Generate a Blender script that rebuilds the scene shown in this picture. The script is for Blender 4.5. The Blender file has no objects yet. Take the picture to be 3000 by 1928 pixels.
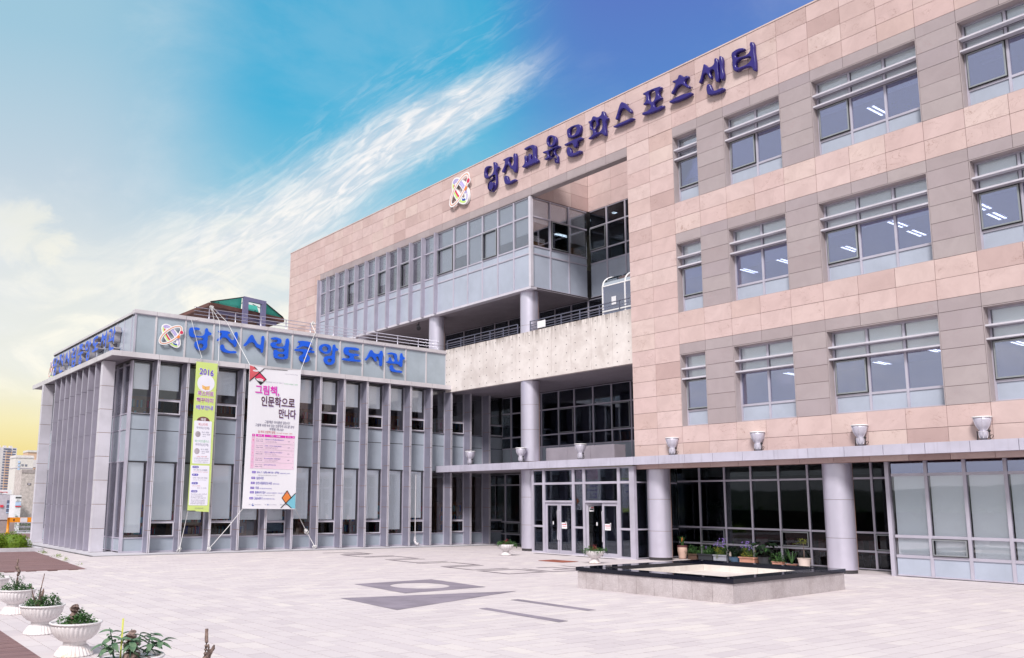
import bpy, bmesh, math, random
from mathutils import Vector, Matrix, noise
random.seed(7)
R = math.radians
scene = bpy.context.scene
COL = scene.collection

# ------------------------------------------------------------------ camera
cam_data = bpy.data.cameras.new("camera")
cam = bpy.data.objects.new("camera", cam_data)
COL.objects.link(cam)
_yaw, _pitch, _roll = 0.636301, 0.160642, 0.008265
_f = Vector((math.sin(_yaw) * math.cos(_pitch), math.cos(_yaw) * math.cos(_pitch), math.sin(_pitch)))
_r = Vector((math.cos(_yaw), -math.sin(_yaw), 0))
_u = _r.cross(_f)
_r2 = _r * math.cos(_roll) + _u * math.sin(_roll)
_u2 = _u * math.cos(_roll) - _r * math.sin(_roll)
cam.matrix_world = Matrix(((_r2.x, _u2.x, -_f.x, 0), (_r2.y, _u2.y, -_f.y, 0), (_r2.z, _u2.z, -_f.z, 2.0), (0, 0, 0, 1)))
cam_data.sensor_width = 36.0
cam_data.lens = 30.869
cam_data.shift_x = 0.06754
cam_data.shift_y = 0.03099
cam_data.clip_start = 0.1
cam_data.clip_end = 6000
scene.camera = cam
scene.render.resolution_x, scene.render.resolution_y = 1024, 658

# ------------------------------------------------------------------ exposure
scene.view_settings.view_transform = 'Standard'
scene.view_settings.look = 'None'
scene.view_settings.gamma = 1
scene.view_settings.use_curve_mapping = False
scene.view_settings.exposure = 1.42

# ------------------------------------------------------------------ sun
SUN_DIR = Vector((-0.66, -0.48, 0.80)).normalized()      # towards the sun
sun_data = bpy.data.lights.new("sun", 'SUN')
sun_data.energy = 1.5
sun_data.angle = R(14)
sun_data.color = (1.0, 0.955, 0.93)
sun = bpy.data.objects.new("sun", sun_data)
COL.objects.link(sun)
sun.rotation_euler = SUN_DIR.to_track_quat('Z', 'Y').to_euler()

# ------------------------------------------------------------------ world
def srgb(r, g, b):
    def f(c):
        c /= 255.0
        return c / 12.92 if c <= 0.04045 else ((c + 0.055) / 1.055) ** 2.4
    return (f(r), f(g), f(b), 1)

class NT:
    """small helper around a node tree"""
    def __init__(s, nt):
        s.nt = nt
    def n(s, kind, **kw):
        nd = s.nt.nodes.new(kind)
        for k, v in kw.items():
            setattr(nd, k, v)
        return nd
    def l(s, a, b):
        s.nt.links.new(a, b)
    def _in(s, sock, v):
        if isinstance(v, bpy.types.NodeSocket):
            s.l(v, sock)
        else:
            sock.default_value = v
    def m(s, op, a, b=0.0, c=None, clamp=False):
        nd = s.n('ShaderNodeMath', operation=op)
        nd.use_clamp = clamp
        s._in(nd.inputs[0], a)
        s._in(nd.inputs[1], b)
        if c is not None:
            s._in(nd.inputs[2], c)
        return nd.outputs[0]
    def mr(s, v, a, b, c=0.0, d=1.0, smooth=True):
        nd = s.n('ShaderNodeMapRange')
        nd.interpolation_type = 'SMOOTHSTEP' if smooth else 'LINEAR'
        s._in(nd.inputs[0], v)
        for i, q in enumerate((a, b, c, d)):
            s._in(nd.inputs[1 + i], q)
        return nd.outputs[0]
    def mix(s, f, a, b, blend='MIX'):
        nd = s.n('ShaderNodeMix', data_type='RGBA', blend_type=blend)
        s._in(nd.inputs[0], f)
        s._in(nd.inputs[6], a)
        s._in(nd.inputs[7], b)
        return nd.outputs[2]
    def ramp(s, f, pts):
        nd = s.n('ShaderNodeValToRGB')
        el = nd.color_ramp.elements
        el[0].position, el[0].color = pts[0]
        el[1].position, el[1].color = pts[-1]
        for p, c in pts[1:-1]:
            e = el.new(p)
            e.color = c
        s._in(nd.inputs[0], f)
        return nd.outputs[0]
    def noise(s, vec=None, scale=1.0, detail=3.0, rough=0.5, dist=0.0, out=0):
        nd = s.n('ShaderNodeTexNoise')
        if vec is not None:
            s.l(vec, nd.inputs['Vector'])
        nd.inputs['Scale'].default_value = scale
        nd.inputs['Detail'].default_value = detail
        nd.inputs['Roughness'].default_value = rough
        nd.inputs['Distortion'].default_value = dist
        return nd.outputs[out]
    def comb(s, x, y, z=0.0):
        nd = s.n('ShaderNodeCombineXYZ')
        for i, q in enumerate((x, y, z)):
            s._in(nd.inputs[i], q)
        return nd.outputs[0]

world = bpy.data.worlds.new("World")
scene.world = world
world.use_nodes = True
_nt = world.node_tree
_nt.nodes.clear()
W = NT(_nt)
_tc = W.n('ShaderNodeTexCoord').outputs['Generated']
_sep = W.n('ShaderNodeSeparateXYZ')
W.l(_tc, _sep.inputs[0])
_dx, _dy, _dz = _sep.outputs
EL = W.m('MULTIPLY', W.m('ARCSINE', _dz), 180 / math.pi)          # elevation in degrees
AZ = W.m('MULTIPLY', W.m('ARCTAN2', _dx, _dy), 180 / math.pi)     # azimuth from +Y towards +X
_caz = W.m('COSINE', W.m('MULTIPLY', W.m('SUBTRACT', AZ, 62.0), math.pi / 180))
T = W.mr(_caz, 0.60, 0.985, 0, 1)
_e = W.m('DIVIDE', EL, 90.0, clamp=True)
def col_ramp(pts):
    return W.ramp(_e, [(a / 90.0, srgb(*c)) for a, c in pts])
c_left = col_ramp([(0, (226, 196, 96)), (2, (240, 216, 130)), (4.5, (244, 232, 180)), (8, (240, 238, 222)), (13, (222, 226, 224)), (19, (192, 208, 219)), (27, (158, 197, 216)), (34, (150, 194, 214)), (48, (196, 212, 224)), (65, (216, 220, 228)), (90, (212, 218, 228))])
c_mid = col_ramp([(0, (240, 226, 180)), (4, (242, 236, 212)), (10, (232, 234, 228)), (15, (190, 212, 222)), (20, (120, 190, 216)), (25, (62, 174, 213)), (33, (50, 165, 208)), (48, (150, 188, 214)), (65, (212, 218, 228)), (90, (212, 218, 228))])
c_right = col_ramp([(0, (240, 226, 180)), (4, (240, 236, 216)), (10, (216, 224, 228)), (15, (160, 192, 218)), (21, (96, 158, 208)), (27, (84, 128, 198)), (33, (86, 112, 190)), (48, (150, 172, 212)), (65, (210, 216, 228)), (90, (212, 218, 228))])
c_back = col_ramp([(0, (196, 198, 202)), (5, (206, 208, 213)), (20, (214, 217, 223)), (50, (218, 221, 228)), (90, (212, 218, 228))])
_bk = W.mr(_caz, 0.20, 0.55, 1.0, 0.0)
sky = W.mix(W.mr(T, 0.0, 0.55), c_left, c_mid)
sky = W.mix(_bk, sky, c_back)
sky = W.mix(W.mr(T, 0.92, 1.0), sky, c_right)
# wispy cloud streak, rising from lower left to upper right
_a0, _e0, _a1, _e1 = 26.0, 18.0, 44.5, 29.2
_L = math.hypot(_a1 - _a0, _e1 - _e0)
_cx, _cy = (_a1 - _a0) / _L, (_e1 - _e0) / _L
_da = W.m('SUBTRACT', AZ, _a0)
_de = W.m('SUBTRACT', EL, _e0)
S_ = W.m('ADD', W.m('MULTIPLY', _da, _cx), W.m('MULTIPLY', _de, _cy))
N_ = W.m('SUBTRACT', W.m('MULTIPLY', _de, _cx), W.m('MULTIPLY', _da, _cy))
N_ = W.m('SUBTRACT', N_, W.m('MULTIPLY', W.mr(W.m('ABSOLUTE', W.m('SUBTRACT', S_, 9.0)), 0.0, 12.0, 1.0, 0.0), 0.9))
_wisp = W.noise(W.comb(W.m('MULTIPLY', S_, 0.16), W.m('MULTIPLY', N_, 0.85), 3.1), 1.0, 9.0, 0.66, 0.9)
_fine = W.noise(W.comb(W.m('MULTIPLY', S_, 0.45), W.m('MULTIPLY', N_, 2.2), 9.1), 1.0, 5.0, 0.56, 1.0)
_wisp2 = W.noise(W.comb(W.m('MULTIPLY', AZ, 0.17), W.m('MULTIPLY', EL, 0.30), 8.7), 1.0, 9.0, 0.62, 1.0)
_n2 = W.m('ADD', N_, W.m('MULTIPLY', W.m('SUBTRACT', _wisp, 0.5), 3.6))
_width = W.mr(S_, -8.0, 22.0, 4.6, 1.3, smooth=False)
_band = W.mr(W.m('DIVIDE', W.m('ABSOLUTE', W.m('ADD', _n2, 0.3)), _width), 0.12, 1.15, 1.0, 0.0)
_along = W.m('MULTIPLY', W.mr(S_, -16, -3, 0.0, 1.0), W.mr(S_, 14, 22.5, 1.0, 0.0))
streak = W.m('MULTIPLY', W.m('MULTIPLY', _band, _along), W.mr(_fine, 0.15, 0.8, 0.6, 1.0), clamp=True)
# second fainter filament above the first
_n3 = W.m('ADD', W.m('SUBTRACT', N_, 2.9), W.m('MULTIPLY', W.m('SUBTRACT', _wisp, 0.5), 3.0))
_band2 = W.m('MULTIPLY', W.mr(W.m('ABSOLUTE', _n3), 0.1, 1.6, 0.12, 0.0), W.mr(_fine, 0.42, 0.66, 0.0, 1.0))
_band2 = W.m('MULTIPLY', _band2, W.m('MULTIPLY', W.mr(S_, -6, 2, 0.0, 1.0), W.mr(S_, 14, 25, 1.0, 0.0)))
_cloudc = W.mix(W.mr(_fine, 0.35, 0.65), srgb(222, 224, 230), srgb(252, 247, 244))
sky = W.mix(W.m('MAXIMUM', streak, _band2, clamp=True), sky, _cloudc)
# low cream cloud bank with torn upper edge, and a small cumulus at its left
_edge = W.m('SUBTRACT', EL, W.m('MULTIPLY', W.m('SUBTRACT', _wisp2, 0.5), 8.0))
_top = W.mr(W.m('ABSOLUTE', W.m('SUBTRACT', AZ, 25.0)), 2.0, 11.0, 17.0, 12.5)
_bank = W.m('MULTIPLY', W.mr(W.m('SUBTRACT', _edge, _top), -5.5, 4.5, 1.0, 0.0), W.mr(EL, 4.0, 9.0, 0.0, 1.0))
_bankc = W.mix(W.mr(_wisp2, 0.38, 0.66), srgb(226, 228, 224), srgb(254, 249, 234))
sky = W.mix(W.m('MULTIPLY', _bank, W.mr(_wisp2, 0.25, 0.62, 0.35, 0.85)), sky, _bankc)
_cum = W.m('ADD', W.m('POWER', W.m('DIVIDE', W.m('SUBTRACT', AZ, 9.0), 3.4), 2.0), W.m('POWER', W.m('DIVIDE', W.m('SUBTRACT', EL, 15.6), 2.0), 2.0))
_cum = W.m('ADD', _cum, W.m('MULTIPLY', W.m('SUBTRACT', _wisp2, 0.5), -4.5))
sky = W.mix(W.mr(_cum, 0.0, 1.2, 0.5, 0.0), sky, srgb(252, 246, 226))
# thin veils over the rest of the sky
_veil = W.noise(W.comb(W.m('MULTIPLY', _dx, 2.0), W.m('MULTIPLY', _dy, 2.0), W.m('MULTIPLY', _dz, 4.0)), 1.6, 7.0, 0.6, 0.5)
_vm = W.m('MULTIPLY', W.mr(_veil, 0.46, 0.72, 0.0, 0.45), W.mr(T, 0.0, 0.35, 1.0, 0.25))
sky = W.mix(_vm, sky, srgb(232, 234, 236))
sky = W.mix(W.m('LESS_THAN', _dz, 0.0), sky, srgb(150, 145, 135))
bg1 = W.n('ShaderNodeBackground')
W.l(sky, bg1.inputs[0])
bg1.inputs[1].default_value = 0.405
nish = W.n('ShaderNodeTexSky', sky_type='NISHITA')
nish.sun_disc = False
nish.sun_elevation = math.asin(SUN_DIR.z)
nish.sun_rotation = math.atan2(SUN_DIR.x, SUN_DIR.y)
nish.dust_density = 3.0
bg2 = W.n('ShaderNodeBackground')
W.l(nish.outputs[0], bg2.inputs[0])
bg2.inputs[1].default_value = 0.06
mx = W.n('ShaderNodeMixShader')
mx.inputs[0].default_value = 0.08
W.l(bg1.outputs[0], mx.inputs[1])
W.l(bg2.outputs[0], mx.inputs[2])
W.l(mx.outputs[0], W.n('ShaderNodeOutputWorld').inputs[0])

# ------------------------------------------------------------------ materials
MAT = {}
def material(name, build):
    m = bpy.data.materials.new(name)
    m.use_nodes = True
    m.node_tree.nodes.clear()
    t = NT(m.node_tree)
    sh = build(t)
    t.l(sh, t.n('ShaderNodeOutputMaterial').inputs[0])
    MAT[name] = m
    return m
def pbsdf(t, col, rough=0.6, metal=0.0, spec=0.5, bump=None, bstr=0.2, bdist=0.01, emis=None, estr=0.0, sub=None):
    p = t.n('ShaderNodeBsdfPrincipled')
    t._in(p.inputs['Base Color'], col if not isinstance(col, tuple) else (col + (1,))[:4])
    t._in(p.inputs['Roughness'], rough)
    t._in(p.inputs['Metallic'], metal)
    p.inputs['Specular IOR Level'].default_value = spec
    if bump is not None:
        b = t.n('ShaderNodeBump')
        b.inputs['Strength'].default_value = bstr
        b.inputs['Distance'].default_value = bdist
        t.l(bump, b.inputs['Height'])
        t.l(b.outputs[0], p.inputs['Normal'])
    if emis:
        p.inputs['Emission Color'].default_value = emis
        p.inputs['Emission Strength'].default_value = estr
    return p.outputs[0]
def objco(t):
    return t.n('ShaderNodeTexCoord').outputs['Object']
def geopos(t):
    return t.n('ShaderNodeNewGeometry').outputs['Position']
def rnd(t):
    return t.n('ShaderNodeObjectInfo').outputs['Random']
def scaled(t, v, s):
    nd = t.n('ShaderNodeMapping')
    t.l(v, nd.inputs['Vector'])
    nd.inputs['Scale'].default_value = s
    return nd.outputs[0]

def paint(name, rgb, rough=0.45, metal=0.0, var=0.08, streak=0.0, spec=0.5):
    """painted metal or plain surface: faint mottling, optional rain streaks (dirt)"""
    def b(t):
        p = geopos(t)
        n1 = t.noise(p, 1.3, 4, 0.55)
        c = t.mix(t.mr(n1, 0.3, 0.7), tuple(x * (1 - var) for x in rgb) + (1,), tuple(min(1, x * (1 + var)) for x in rgb) + (1,))
        if streak:
            s = t.noise(scaled(t, p, (9, 9, 0.5)), 1.0, 3, 0.6)
            c = t.mix(t.mr(s, 0.52, 0.75, 0, streak), c, (rgb[0] * 0.6, rgb[1] * 0.55, rgb[2] * 0.55, 1))
        r = t.mr(t.noise(p, 6, 3), 0.2, 0.8, rough * 0.85, min(1, rough * 1.15))
        return pbsdf(t, c, r, metal, spec)
    return material(name, b)

paint('fin_metal', (0.40, 0.375, 0.46), 0.36, 0.25, streak=0.15)
paint('fin_side_shade', (0.27, 0.26, 0.335), 0.40, 0.35, streak=0.1)  # fin metal darkened: shade on the side faces is put into the colour
paint('fin_light', (0.60, 0.575, 0.64), 0.38, 0.1, streak=0.12)
paint('frame_metal', (0.50, 0.475, 0.56), 0.34, 0.25)
paint('column_metal', (0.62, 0.59, 0.70), 0.34, 0.55, var=0.02)
paint('fascia_metal', (0.52, 0.50, 0.60), 0.38, 0.15, streak=0.28)
paint('coping_metal', (0.60, 0.57, 0.60), 0.4, 0.1, streak=0.15)
paint('soffit_metal', (0.30, 0.27, 0.31), 0.5, 0.1)
paint('dark_joint', (0.05, 0.045, 0.05), 0.8)
paint('rust_joint', (0.30, 0.16, 0.10), 0.8)
paint('blue_letter', (0.006, 0.10, 0.66), 0.42)
paint('violet_letter', (0.022, 0.012, 0.16), 0.30)
paint('letter_side', (0.50, 0.47, 0.50), 0.35, 0.5)
paint('white_paint', (0.80, 0.79, 0.80), 0.45, var=0.04)
paint('rope_white', (0.75, 0.74, 0.74), 0.8)
paint('rail_metal', (0.58, 0.56, 0.66), 0.32, 0.4)
paint('rail_dark', (0.13, 0.135, 0.19), 0.4, 0.2)
paint('black_rubber', (0.015, 0.015, 0.018), 0.5)
paint('casement_metal', (0.32, 0.34, 0.36), 0.35, 0.4)
paint('lamp_shell', (0.58, 0.56, 0.66), 0.35, 0.2)
paint('dark_metal', (0.03, 0.03, 0.035), 0.5)
paint('red_print', (0.62, 0.03, 0.10), 0.6)
paint('salmon_print', (0.60, 0.10, 0.12), 0.6)
paint('orange_print', (0.75, 0.22, 0.05), 0.6)
paint('teal_print', (0.18, 0.50, 0.62), 0.6)
paint('lilac_print', (0.42, 0.36, 0.66), 0.5)
paint('lilac_light', (0.52, 0.47, 0.74), 0.5)
paint('lime_print', (0.55, 0.76, 0.20), 0.6)
paint('navy_print', (0.015, 0.07, 0.36), 0.6)
paint('indigo_text', (0.07, 0.05, 0.42), 0.7)
paint('violet_text', (0.13, 0.05, 0.50), 0.7)
paint('magenta_text', (0.66, 0.03, 0.42), 0.7)
paint('plum_text', (0.40, 0.05, 0.35), 0.7)
paint('brown_text', (0.075, 0.02, 0.03), 0.7)
paint('grey_text', (0.13, 0.12, 0.22), 0.7)
paint('red_text', (0.55, 0.06, 0.08), 0.7)
paint('green_text', (0.16, 0.48, 0.25), 0.7)
paint('pink_panel', (0.76, 0.58, 0.70), 0.7, var=0.03)
paint('pink_cell', (0.74, 0.44, 0.62), 0.7, var=0.03)
paint('white_print', (0.78, 0.77, 0.81), 0.7, var=0.02)
paint('card_print', (0.76, 0.75, 0.84), 0.7, var=0.02)
paint('book_print', (0.82, 0.47, 0.16), 0.7)
paint('brown_print', (0.14, 0.045, 0.05), 0.7)
paint('photo_print', (0.36, 0.32, 0.36), 0.7, var=0.4)
paint('wood_box', (0.36, 0.20, 0.09), 0.6, var=0.15)
paint('terracotta', (0.55, 0.27, 0.20), 0.6, var=0.12)
paint('terracotta_pale', (0.66, 0.45, 0.37), 0.6, var=0.1)
paint('blue_pot', (0.05, 0.10, 0.17), 0.35)
paint('grey_pot', (0.30, 0.31, 0.36), 0.4)
paint('dark_pot', (0.03, 0.032, 0.04), 0.45)
paint('brown_pot', (0.10, 0.055, 0.04), 0.6)
paint('cream_pot', (0.66, 0.55, 0.50), 0.5)
paint('orange_fabric', (0.62, 0.17, 0.03), 0.8)
paint('red_plastic', (0.42, 0.035, 0.04), 0.4)
paint('barrier_orange', (0.85, 0.30, 0.015), 0.45)
paint('interior_wall', (0.22, 0.21, 0.22), 0.9)
paint('interior_floor', (0.10, 0.095, 0.10), 0.7)
paint('interior_ceiling', (0.30, 0.29, 0.31), 0.9)
paint('shelf_wood', (0.30, 0.16, 0.10), 0.7)
paint('beige_wall', (0.50, 0.47, 0.38), 0.8)
paint('brown_wood', (0.13, 0.055, 0.045), 0.6, var=0.2)
paint('slate_frame', (0.20, 0.19, 0.34), 0.45)
paint('pale_tower', (0.66, 0.62, 0.64), 0.8)
paint('peach_tower', (0.66, 0.45, 0.33), 0.8)
paint('cream_tower', (0.70, 0.66, 0.64), 0.8, streak=0.1)
paint('stained_render', (0.52, 0.46, 0.44), 0.9, var=0.18, streak=0.35)
paint('tower_window', (0.13, 0.15, 0.24), 0.3)
paint('motel_grey', (0.48, 0.44, 0.50), 0.7)
paint('sign_white', (0.75, 0.74, 0.78), 0.6)
paint('sign_blue', (0.45, 0.58, 0.80), 0.6)
paint('sign_red', (0.60, 0.03, 0.06), 0.6)
paint('mortar_dark', (0.12, 0.10, 0.10), 0.95)
paint('wall_concrete', (0.36, 0.31, 0.31), 0.9, var=0.15, streak=0.2)
paint('doormat_red', (0.27, 0.075, 0.045), 0.95, var=0.2)
paint('inlay_dark', (0.235, 0.20, 0.245), 0.75, var=0.14)
paint('meander_dark', (0.17, 0.14, 0.16), 0.8, var=0.12)
paint('curb_stone', (0.50, 0.48, 0.52), 0.8, var=0.12)
paint('flower_violet', (0.35, 0.22, 0.72), 0.7)
paint('flower_white', (0.8, 0.78, 0.8), 0.7)
paint('flower_maroon', (0.28, 0.05, 0.05), 0.6)
paint('stake_yellow', (0.72, 0.74, 0.16), 0.6)
paint('roof_green', (0.06, 0.42, 0.33), 0.25)
paint('inlay_pale', (0.60, 0.55, 0.53), 0.6)
paint('leaf_cushion', (0.45, 0.55, 0.40), 0.8)

def glass(name, tint, refl, refl_col=(0.93, 0.95, 1.0)):
    def b(t):
        fr = t.n('ShaderNodeFresnel')
        fr.inputs[0].default_value = 1.5
        f = t.m('ADD', t.m('MULTIPLY', fr.outputs[0], 0.75), refl, clamp=True)
        wob = t.noise(scaled(t, geopos(t), (1, 1, 1)), 0.55, 2, 0.5)
        bmp = t.n('ShaderNodeBump')
        bmp.inputs['Strength'].default_value = 0.05
        bmp.inputs['Distance'].default_value = 0.05
        t.l(wob, bmp.inputs['Height'])
        tr = t.n('ShaderNodeBsdfTransparent')
        tr.inputs[0].default_value = tint + (1,)
        gl = t.n('ShaderNodeBsdfGlossy')
        gl.inputs[0].default_value = refl_col + (1,)
        gl.inputs['Roughness'].default_value = 0.02
        t.l(bmp.outputs[0], gl.inputs['Normal'])
        mxs = t.n('ShaderNodeMixShader')
        t.l(f, mxs.inputs[0])
        t.l(tr.outputs[0], mxs.inputs[1])
        t.l(gl.outputs[0], mxs.inputs[2])
        return mxs.outputs[0]
    return material(name, b)
glass('glass_clear', (1.0, 1.0, 1.0), 0.03)
glass('glass_tinted', (0.66, 0.68, 0.80), 0.36, (0.74, 0.77, 0.98))
glass('glass_dark', (0.50, 0.54, 0.58), 0.0)
glass('glass_box', (1.0, 1.0, 1.0), 0.08)
glass('glass_teal', (0.12, 0.42, 0.40), 0.05)

def blind(t):
    p = geopos(t)
    n = t.noise(p, 2.0, 3)
    v = t.mix(t.mr(rnd(t), 0, 1), (0.76, 0.83, 0.90, 1), (0.84, 0.90, 0.96, 1))
    c = t.mix(t.mr(n, 0.3, 0.7, 0, 0.25), v, (0.78, 0.82, 0.86, 1))
    return pbsdf(t, c, 0.85)
material('blind_fabric', blind)
def spandrel(name, rgb):
    def b(t):
        p = geopos(t)
        n = t.noise(p, 0.9, 4, 0.6)
        c = t.mix(t.mr(n, 0.3, 0.7), tuple(x * 0.92 for x in rgb) + (1,), tuple(x * 1.06 for x in rgb) + (1,))
        c = t.mix(t.mr(rnd(t), 0, 1, 0, 0.10), c, (0.30, 0.34, 0.42, 1))
        s = t.noise(scaled(t, p, (7, 7, 0.35)), 1.0, 4, 0.6)
        c = t.mix(t.mr(s, 0.55, 0.8, 0, 0.16), c, (0.28, 0.30, 0.33, 1))
        return pbsdf(t, c, 0.22, 0.0, 0.5)
    return material(name, b)
spandrel('spandrel_glass', (0.35, 0.395, 0.455))
spandrel('band_glass', (0.37, 0.43, 0.49))
spandrel('spandrel_pale', (0.40, 0.44, 0.53))

def stone(name, tones, rough=0.85, vein=(0.30, 0.16, 0.12), veins=1.0):
    def b(t):
        p = geopos(t)
        r = rnd(t)
        base = t.ramp(r, [(i / (len(tones) - 1), c + (1,)) for i, c in enumerate(tones)])
        off = t.comb(t.m('MULTIPLY', r, 37.0), t.m('MULTIPLY', r, 91.0), t.m('MULTIPLY', r, 17.0))
        va = t.n('ShaderNodeVectorMath', operation='ADD')
        t.l(p, va.inputs[0])
        t.l(off, va.inputs[1])
        v = va.outputs[0]
        n1 = t.noise(v, 1.4, 6, 0.62, 0.6)
        n2 = t.noise(v, 18.0, 3, 0.6)
        c = t.mix(t.mr(n1, 0.32, 0.68, 0, 0.30), base, tuple(x * 0.80 for x in tones[0]) + (1,))
        c = t.mix(t.mr(n1, 0.66, 0.82, 0, 0.35), c, (tones[-1][0] * 1.15, tones[-1][1] * 1.15, tones[-1][2] * 1.12, 1))
        # cleft lines: contours of a distorted noise
        n3 = t.noise(scaled(t, v, (1, 1.0, 1.8)), 1.1, 5, 0.55, 1.6)
        ln = t.m('ABSOLUTE', t.m('SUBTRACT', t.m('FRACT', t.m('MULTIPLY', n3, 5.0)), 0.5))
        lm = t.mr(ln, 0.0, 0.030, 1.0, 0.0)
        patch = t.mr(t.noise(v, 0.9, 2), 0.47, 0.60, 0.0, 1.0)
        lm = t.m('MULTIPLY', t.m('MULTIPLY', lm, patch), 0.65 * veins)
        c = t.mix(lm, c, vein + (1,))
        h = t.m('ADD', t.m('ADD', t.m('MULTIPLY', n1, 1.0), t.m('MULTIPLY', n2, 0.12)), t.m('MULTIPLY', lm, -0.8))
        return pbsdf(t, c, rough, 0.0, 0.3, bump=h, bstr=0.45, bdist=0.02)
    return material(name, b)
stone('sandstone', [(0.47, 0.335, 0.32), (0.60, 0.455, 0.435), (0.62, 0.475, 0.455), (0.585, 0.43, 0.415), (0.61, 0.465, 0.45), (0.635, 0.50, 0.465), (0.595, 0.44, 0.425), (0.62, 0.48, 0.465), (0.56, 0.41, 0.38), (0.605, 0.455, 0.44), (0.63, 0.485, 0.47), (0.64, 0.505, 0.475)])
stone('grey_stone', [(0.357, 0.299, 0.308), (0.381, 0.320, 0.335), (0.405, 0.348, 0.353), (0.363, 0.305, 0.328)], vein=(0.399, 0.244, 0.249), veins=0.5)
def granite(name, a, b_, c_, sc=90):
    def b(t):
        p = geopos(t)
        v = t.n('ShaderNodeTexVoronoi')
        t.l(p, v.inputs['Vector'])
        v.inputs['Scale'].default_value = sc
        k = t.ramp(v.outputs['Distance'], [(0.0, a + (1,)), (0.45, b_ + (1,)), (1.0, c_ + (1,))])
        n = t.noise(p, 2.2, 5, 0.6)
        k = t.mix(t.mr(n, 0.42, 0.72, 0, 0.38), k, (a[0] * 0.75, a[1] * 0.66, a[2] * 0.62, 1))
        return pbsdf(t, k, 0.7)
    return material(name, b)
granite('granite_panel', (0.24, 0.205, 0.21), (0.45, 0.40, 0.41), (0.56, 0.51, 0.52), 70)
granite('granite_pale', (0.52, 0.47, 0.44), (0.66, 0.61, 0.57), (0.72, 0.67, 0.64))
def black_granite(t):
    n = t.noise(geopos(t), 140, 2)
    c = t.mix(t.mr(n, 0.5, 0.8, 0, 0.4), (0.005, 0.006, 0.014, 1), (0.02, 0.022, 0.035, 1))
    return pbsdf(t, c, 0.05, 0.0, 0.28)
material('black_granite', black_granite)
def concrete(t):
    p = geopos(t)
    r = rnd(t)
    n1 = t.noise(p, 1.1, 6, 0.65, 0.4)
    c = t.mix(t.mr(n1, 0.35, 0.68), (0.56, 0.50, 0.475, 1), (0.72, 0.665, 0.64, 1))
    c = t.mix(t.mr(r, 0, 1, 0, 0.16), c, (0.70, 0.65, 0.64, 1))
    sep = t.n('ShaderNodeSeparateXYZ')
    t.l(p, sep.inputs[0])
    st = t.noise(scaled(t, p, (10, 10, 1.0)), 1.0, 5, 0.65)
    top = t.mr(sep.outputs[2], 8.75, 9.5, 0.0, 1.0, smooth=False)
    dirt = t.m('MULTIPLY', t.mr(st, 0.40, 0.62, 0.0, 1.0), t.m('POWER', top, 2.2), clamp=True)
    c = t.mix(t.m('MULTIPLY', dirt, 0.85), c, (0.17, 0.135, 0.115, 1))
    return pbsdf(t, c, 0.9, bump=t.noise(p, 9, 5, 0.7), bstr=0.35, bdist=0.01)
material('fair_concrete', concrete)
def paving(t):
    p = geopos(t)
    at = t.n('ShaderNodeAttribute')
    at.attribute_name = 'tone'
    k = t.m('FRACT', t.m('ADD', at.outputs['Fac'], rnd(t)))
    c = t.ramp(k, [(0.0, (0.535, 0.475, 0.495, 1)), (0.2, (0.58, 0.52, 0.535, 1)), (0.5, (0.60, 0.54, 0.55, 1)), (0.78, (0.615, 0.555, 0.56, 1)), (0.93, (0.66, 0.60, 0.58, 1)), (1.0, (0.56, 0.50, 0.53, 1))])
    n = t.noise(p, 0.35, 4, 0.6)
    c = t.mix(t.mr(n, 0.35, 0.7, 0, 0.30), c, (0.53, 0.47, 0.485, 1))
    gr = t.noise(p, 160, 2, 0.6)
    c = t.mix(t.mr(gr, 0.3, 0.7, 0, 0.18), c, (0.40, 0.36, 0.38, 1))
    st = t.noise(p, 3.1, 5, 0.7)
    c = t.mix(t.mr(st, 0.62, 0.80, 0, 0.35), c, (0.40, 0.33, 0.33, 1))
    return pbsdf(t, c, 0.8, 0, 0.35, bump=gr, bstr=0.2, bdist=0.004)
material('paving_concrete', paving)
def deck(t):
    p = geopos(t)
    n = t.noise(scaled(t, p, (1.2, 22, 22)), 1.0, 5, 0.6)
    c = t.mix(t.mr(n, 0.3, 0.7), (0.125, 0.062, 0.062, 1), (0.27, 0.155, 0.15, 1))
    c = t.mix(t.mr(rnd(t), 0, 1, 0, 0.4), c, (0.22, 0.13, 0.14, 1))
    return pbsdf(t, c, 0.75, bump=n, bstr=0.3, bdist=0.004)
material('deck_wood', deck)
def foliage(name, a, b_, c_):
    def b(t):
        p = geopos(t)
        n = t.noise(p, 7.0, 3, 0.6)
        at = t.n('ShaderNodeAttribute')
        at.attribute_name = 'tone'
        c = t.mix(at.outputs['Fac'], a + (1,), b_ + (1,))
        c = t.mix(t.mr(n, 0.45, 0.7, 0, 0.6), c, c_ + (1,))
        d = pbsdf(t, c, 0.55, 0, 0.35)
        tr = t.n('ShaderNodeBsdfTranslucent')
        t.l(c, tr.inputs[0])
        mxs = t.n('ShaderNodeMixShader')
        mxs.inputs[0].default_value = 0.25
        t.l(d, mxs.inputs[1])
        t.l(tr.outputs[0], mxs.inputs[2])
        return mxs.outputs[0]
    return material(name, b)
foliage('leaf_green', (0.035, 0.10, 0.030), (0.10, 0.21, 0.065), (0.06, 0.15, 0.05))
foliage('leaf_grey_green', (0.07, 0.15, 0.095), (0.19, 0.29, 0.17), (0.12, 0.21, 0.13))
foliage('leaf_hedge', (0.13, 0.22, 0.02), (0.30, 0.40, 0.04), (0.20, 0.30, 0.03))
foliage('leaf_yellow', (0.20, 0.24, 0.03), (0.40, 0.42, 0.07), (0.26, 0.26, 0.05))
foliage('leaf_dark', (0.008, 0.022, 0.010), (0.022, 0.05, 0.020), (0.015, 0.035, 0.015))
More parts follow.
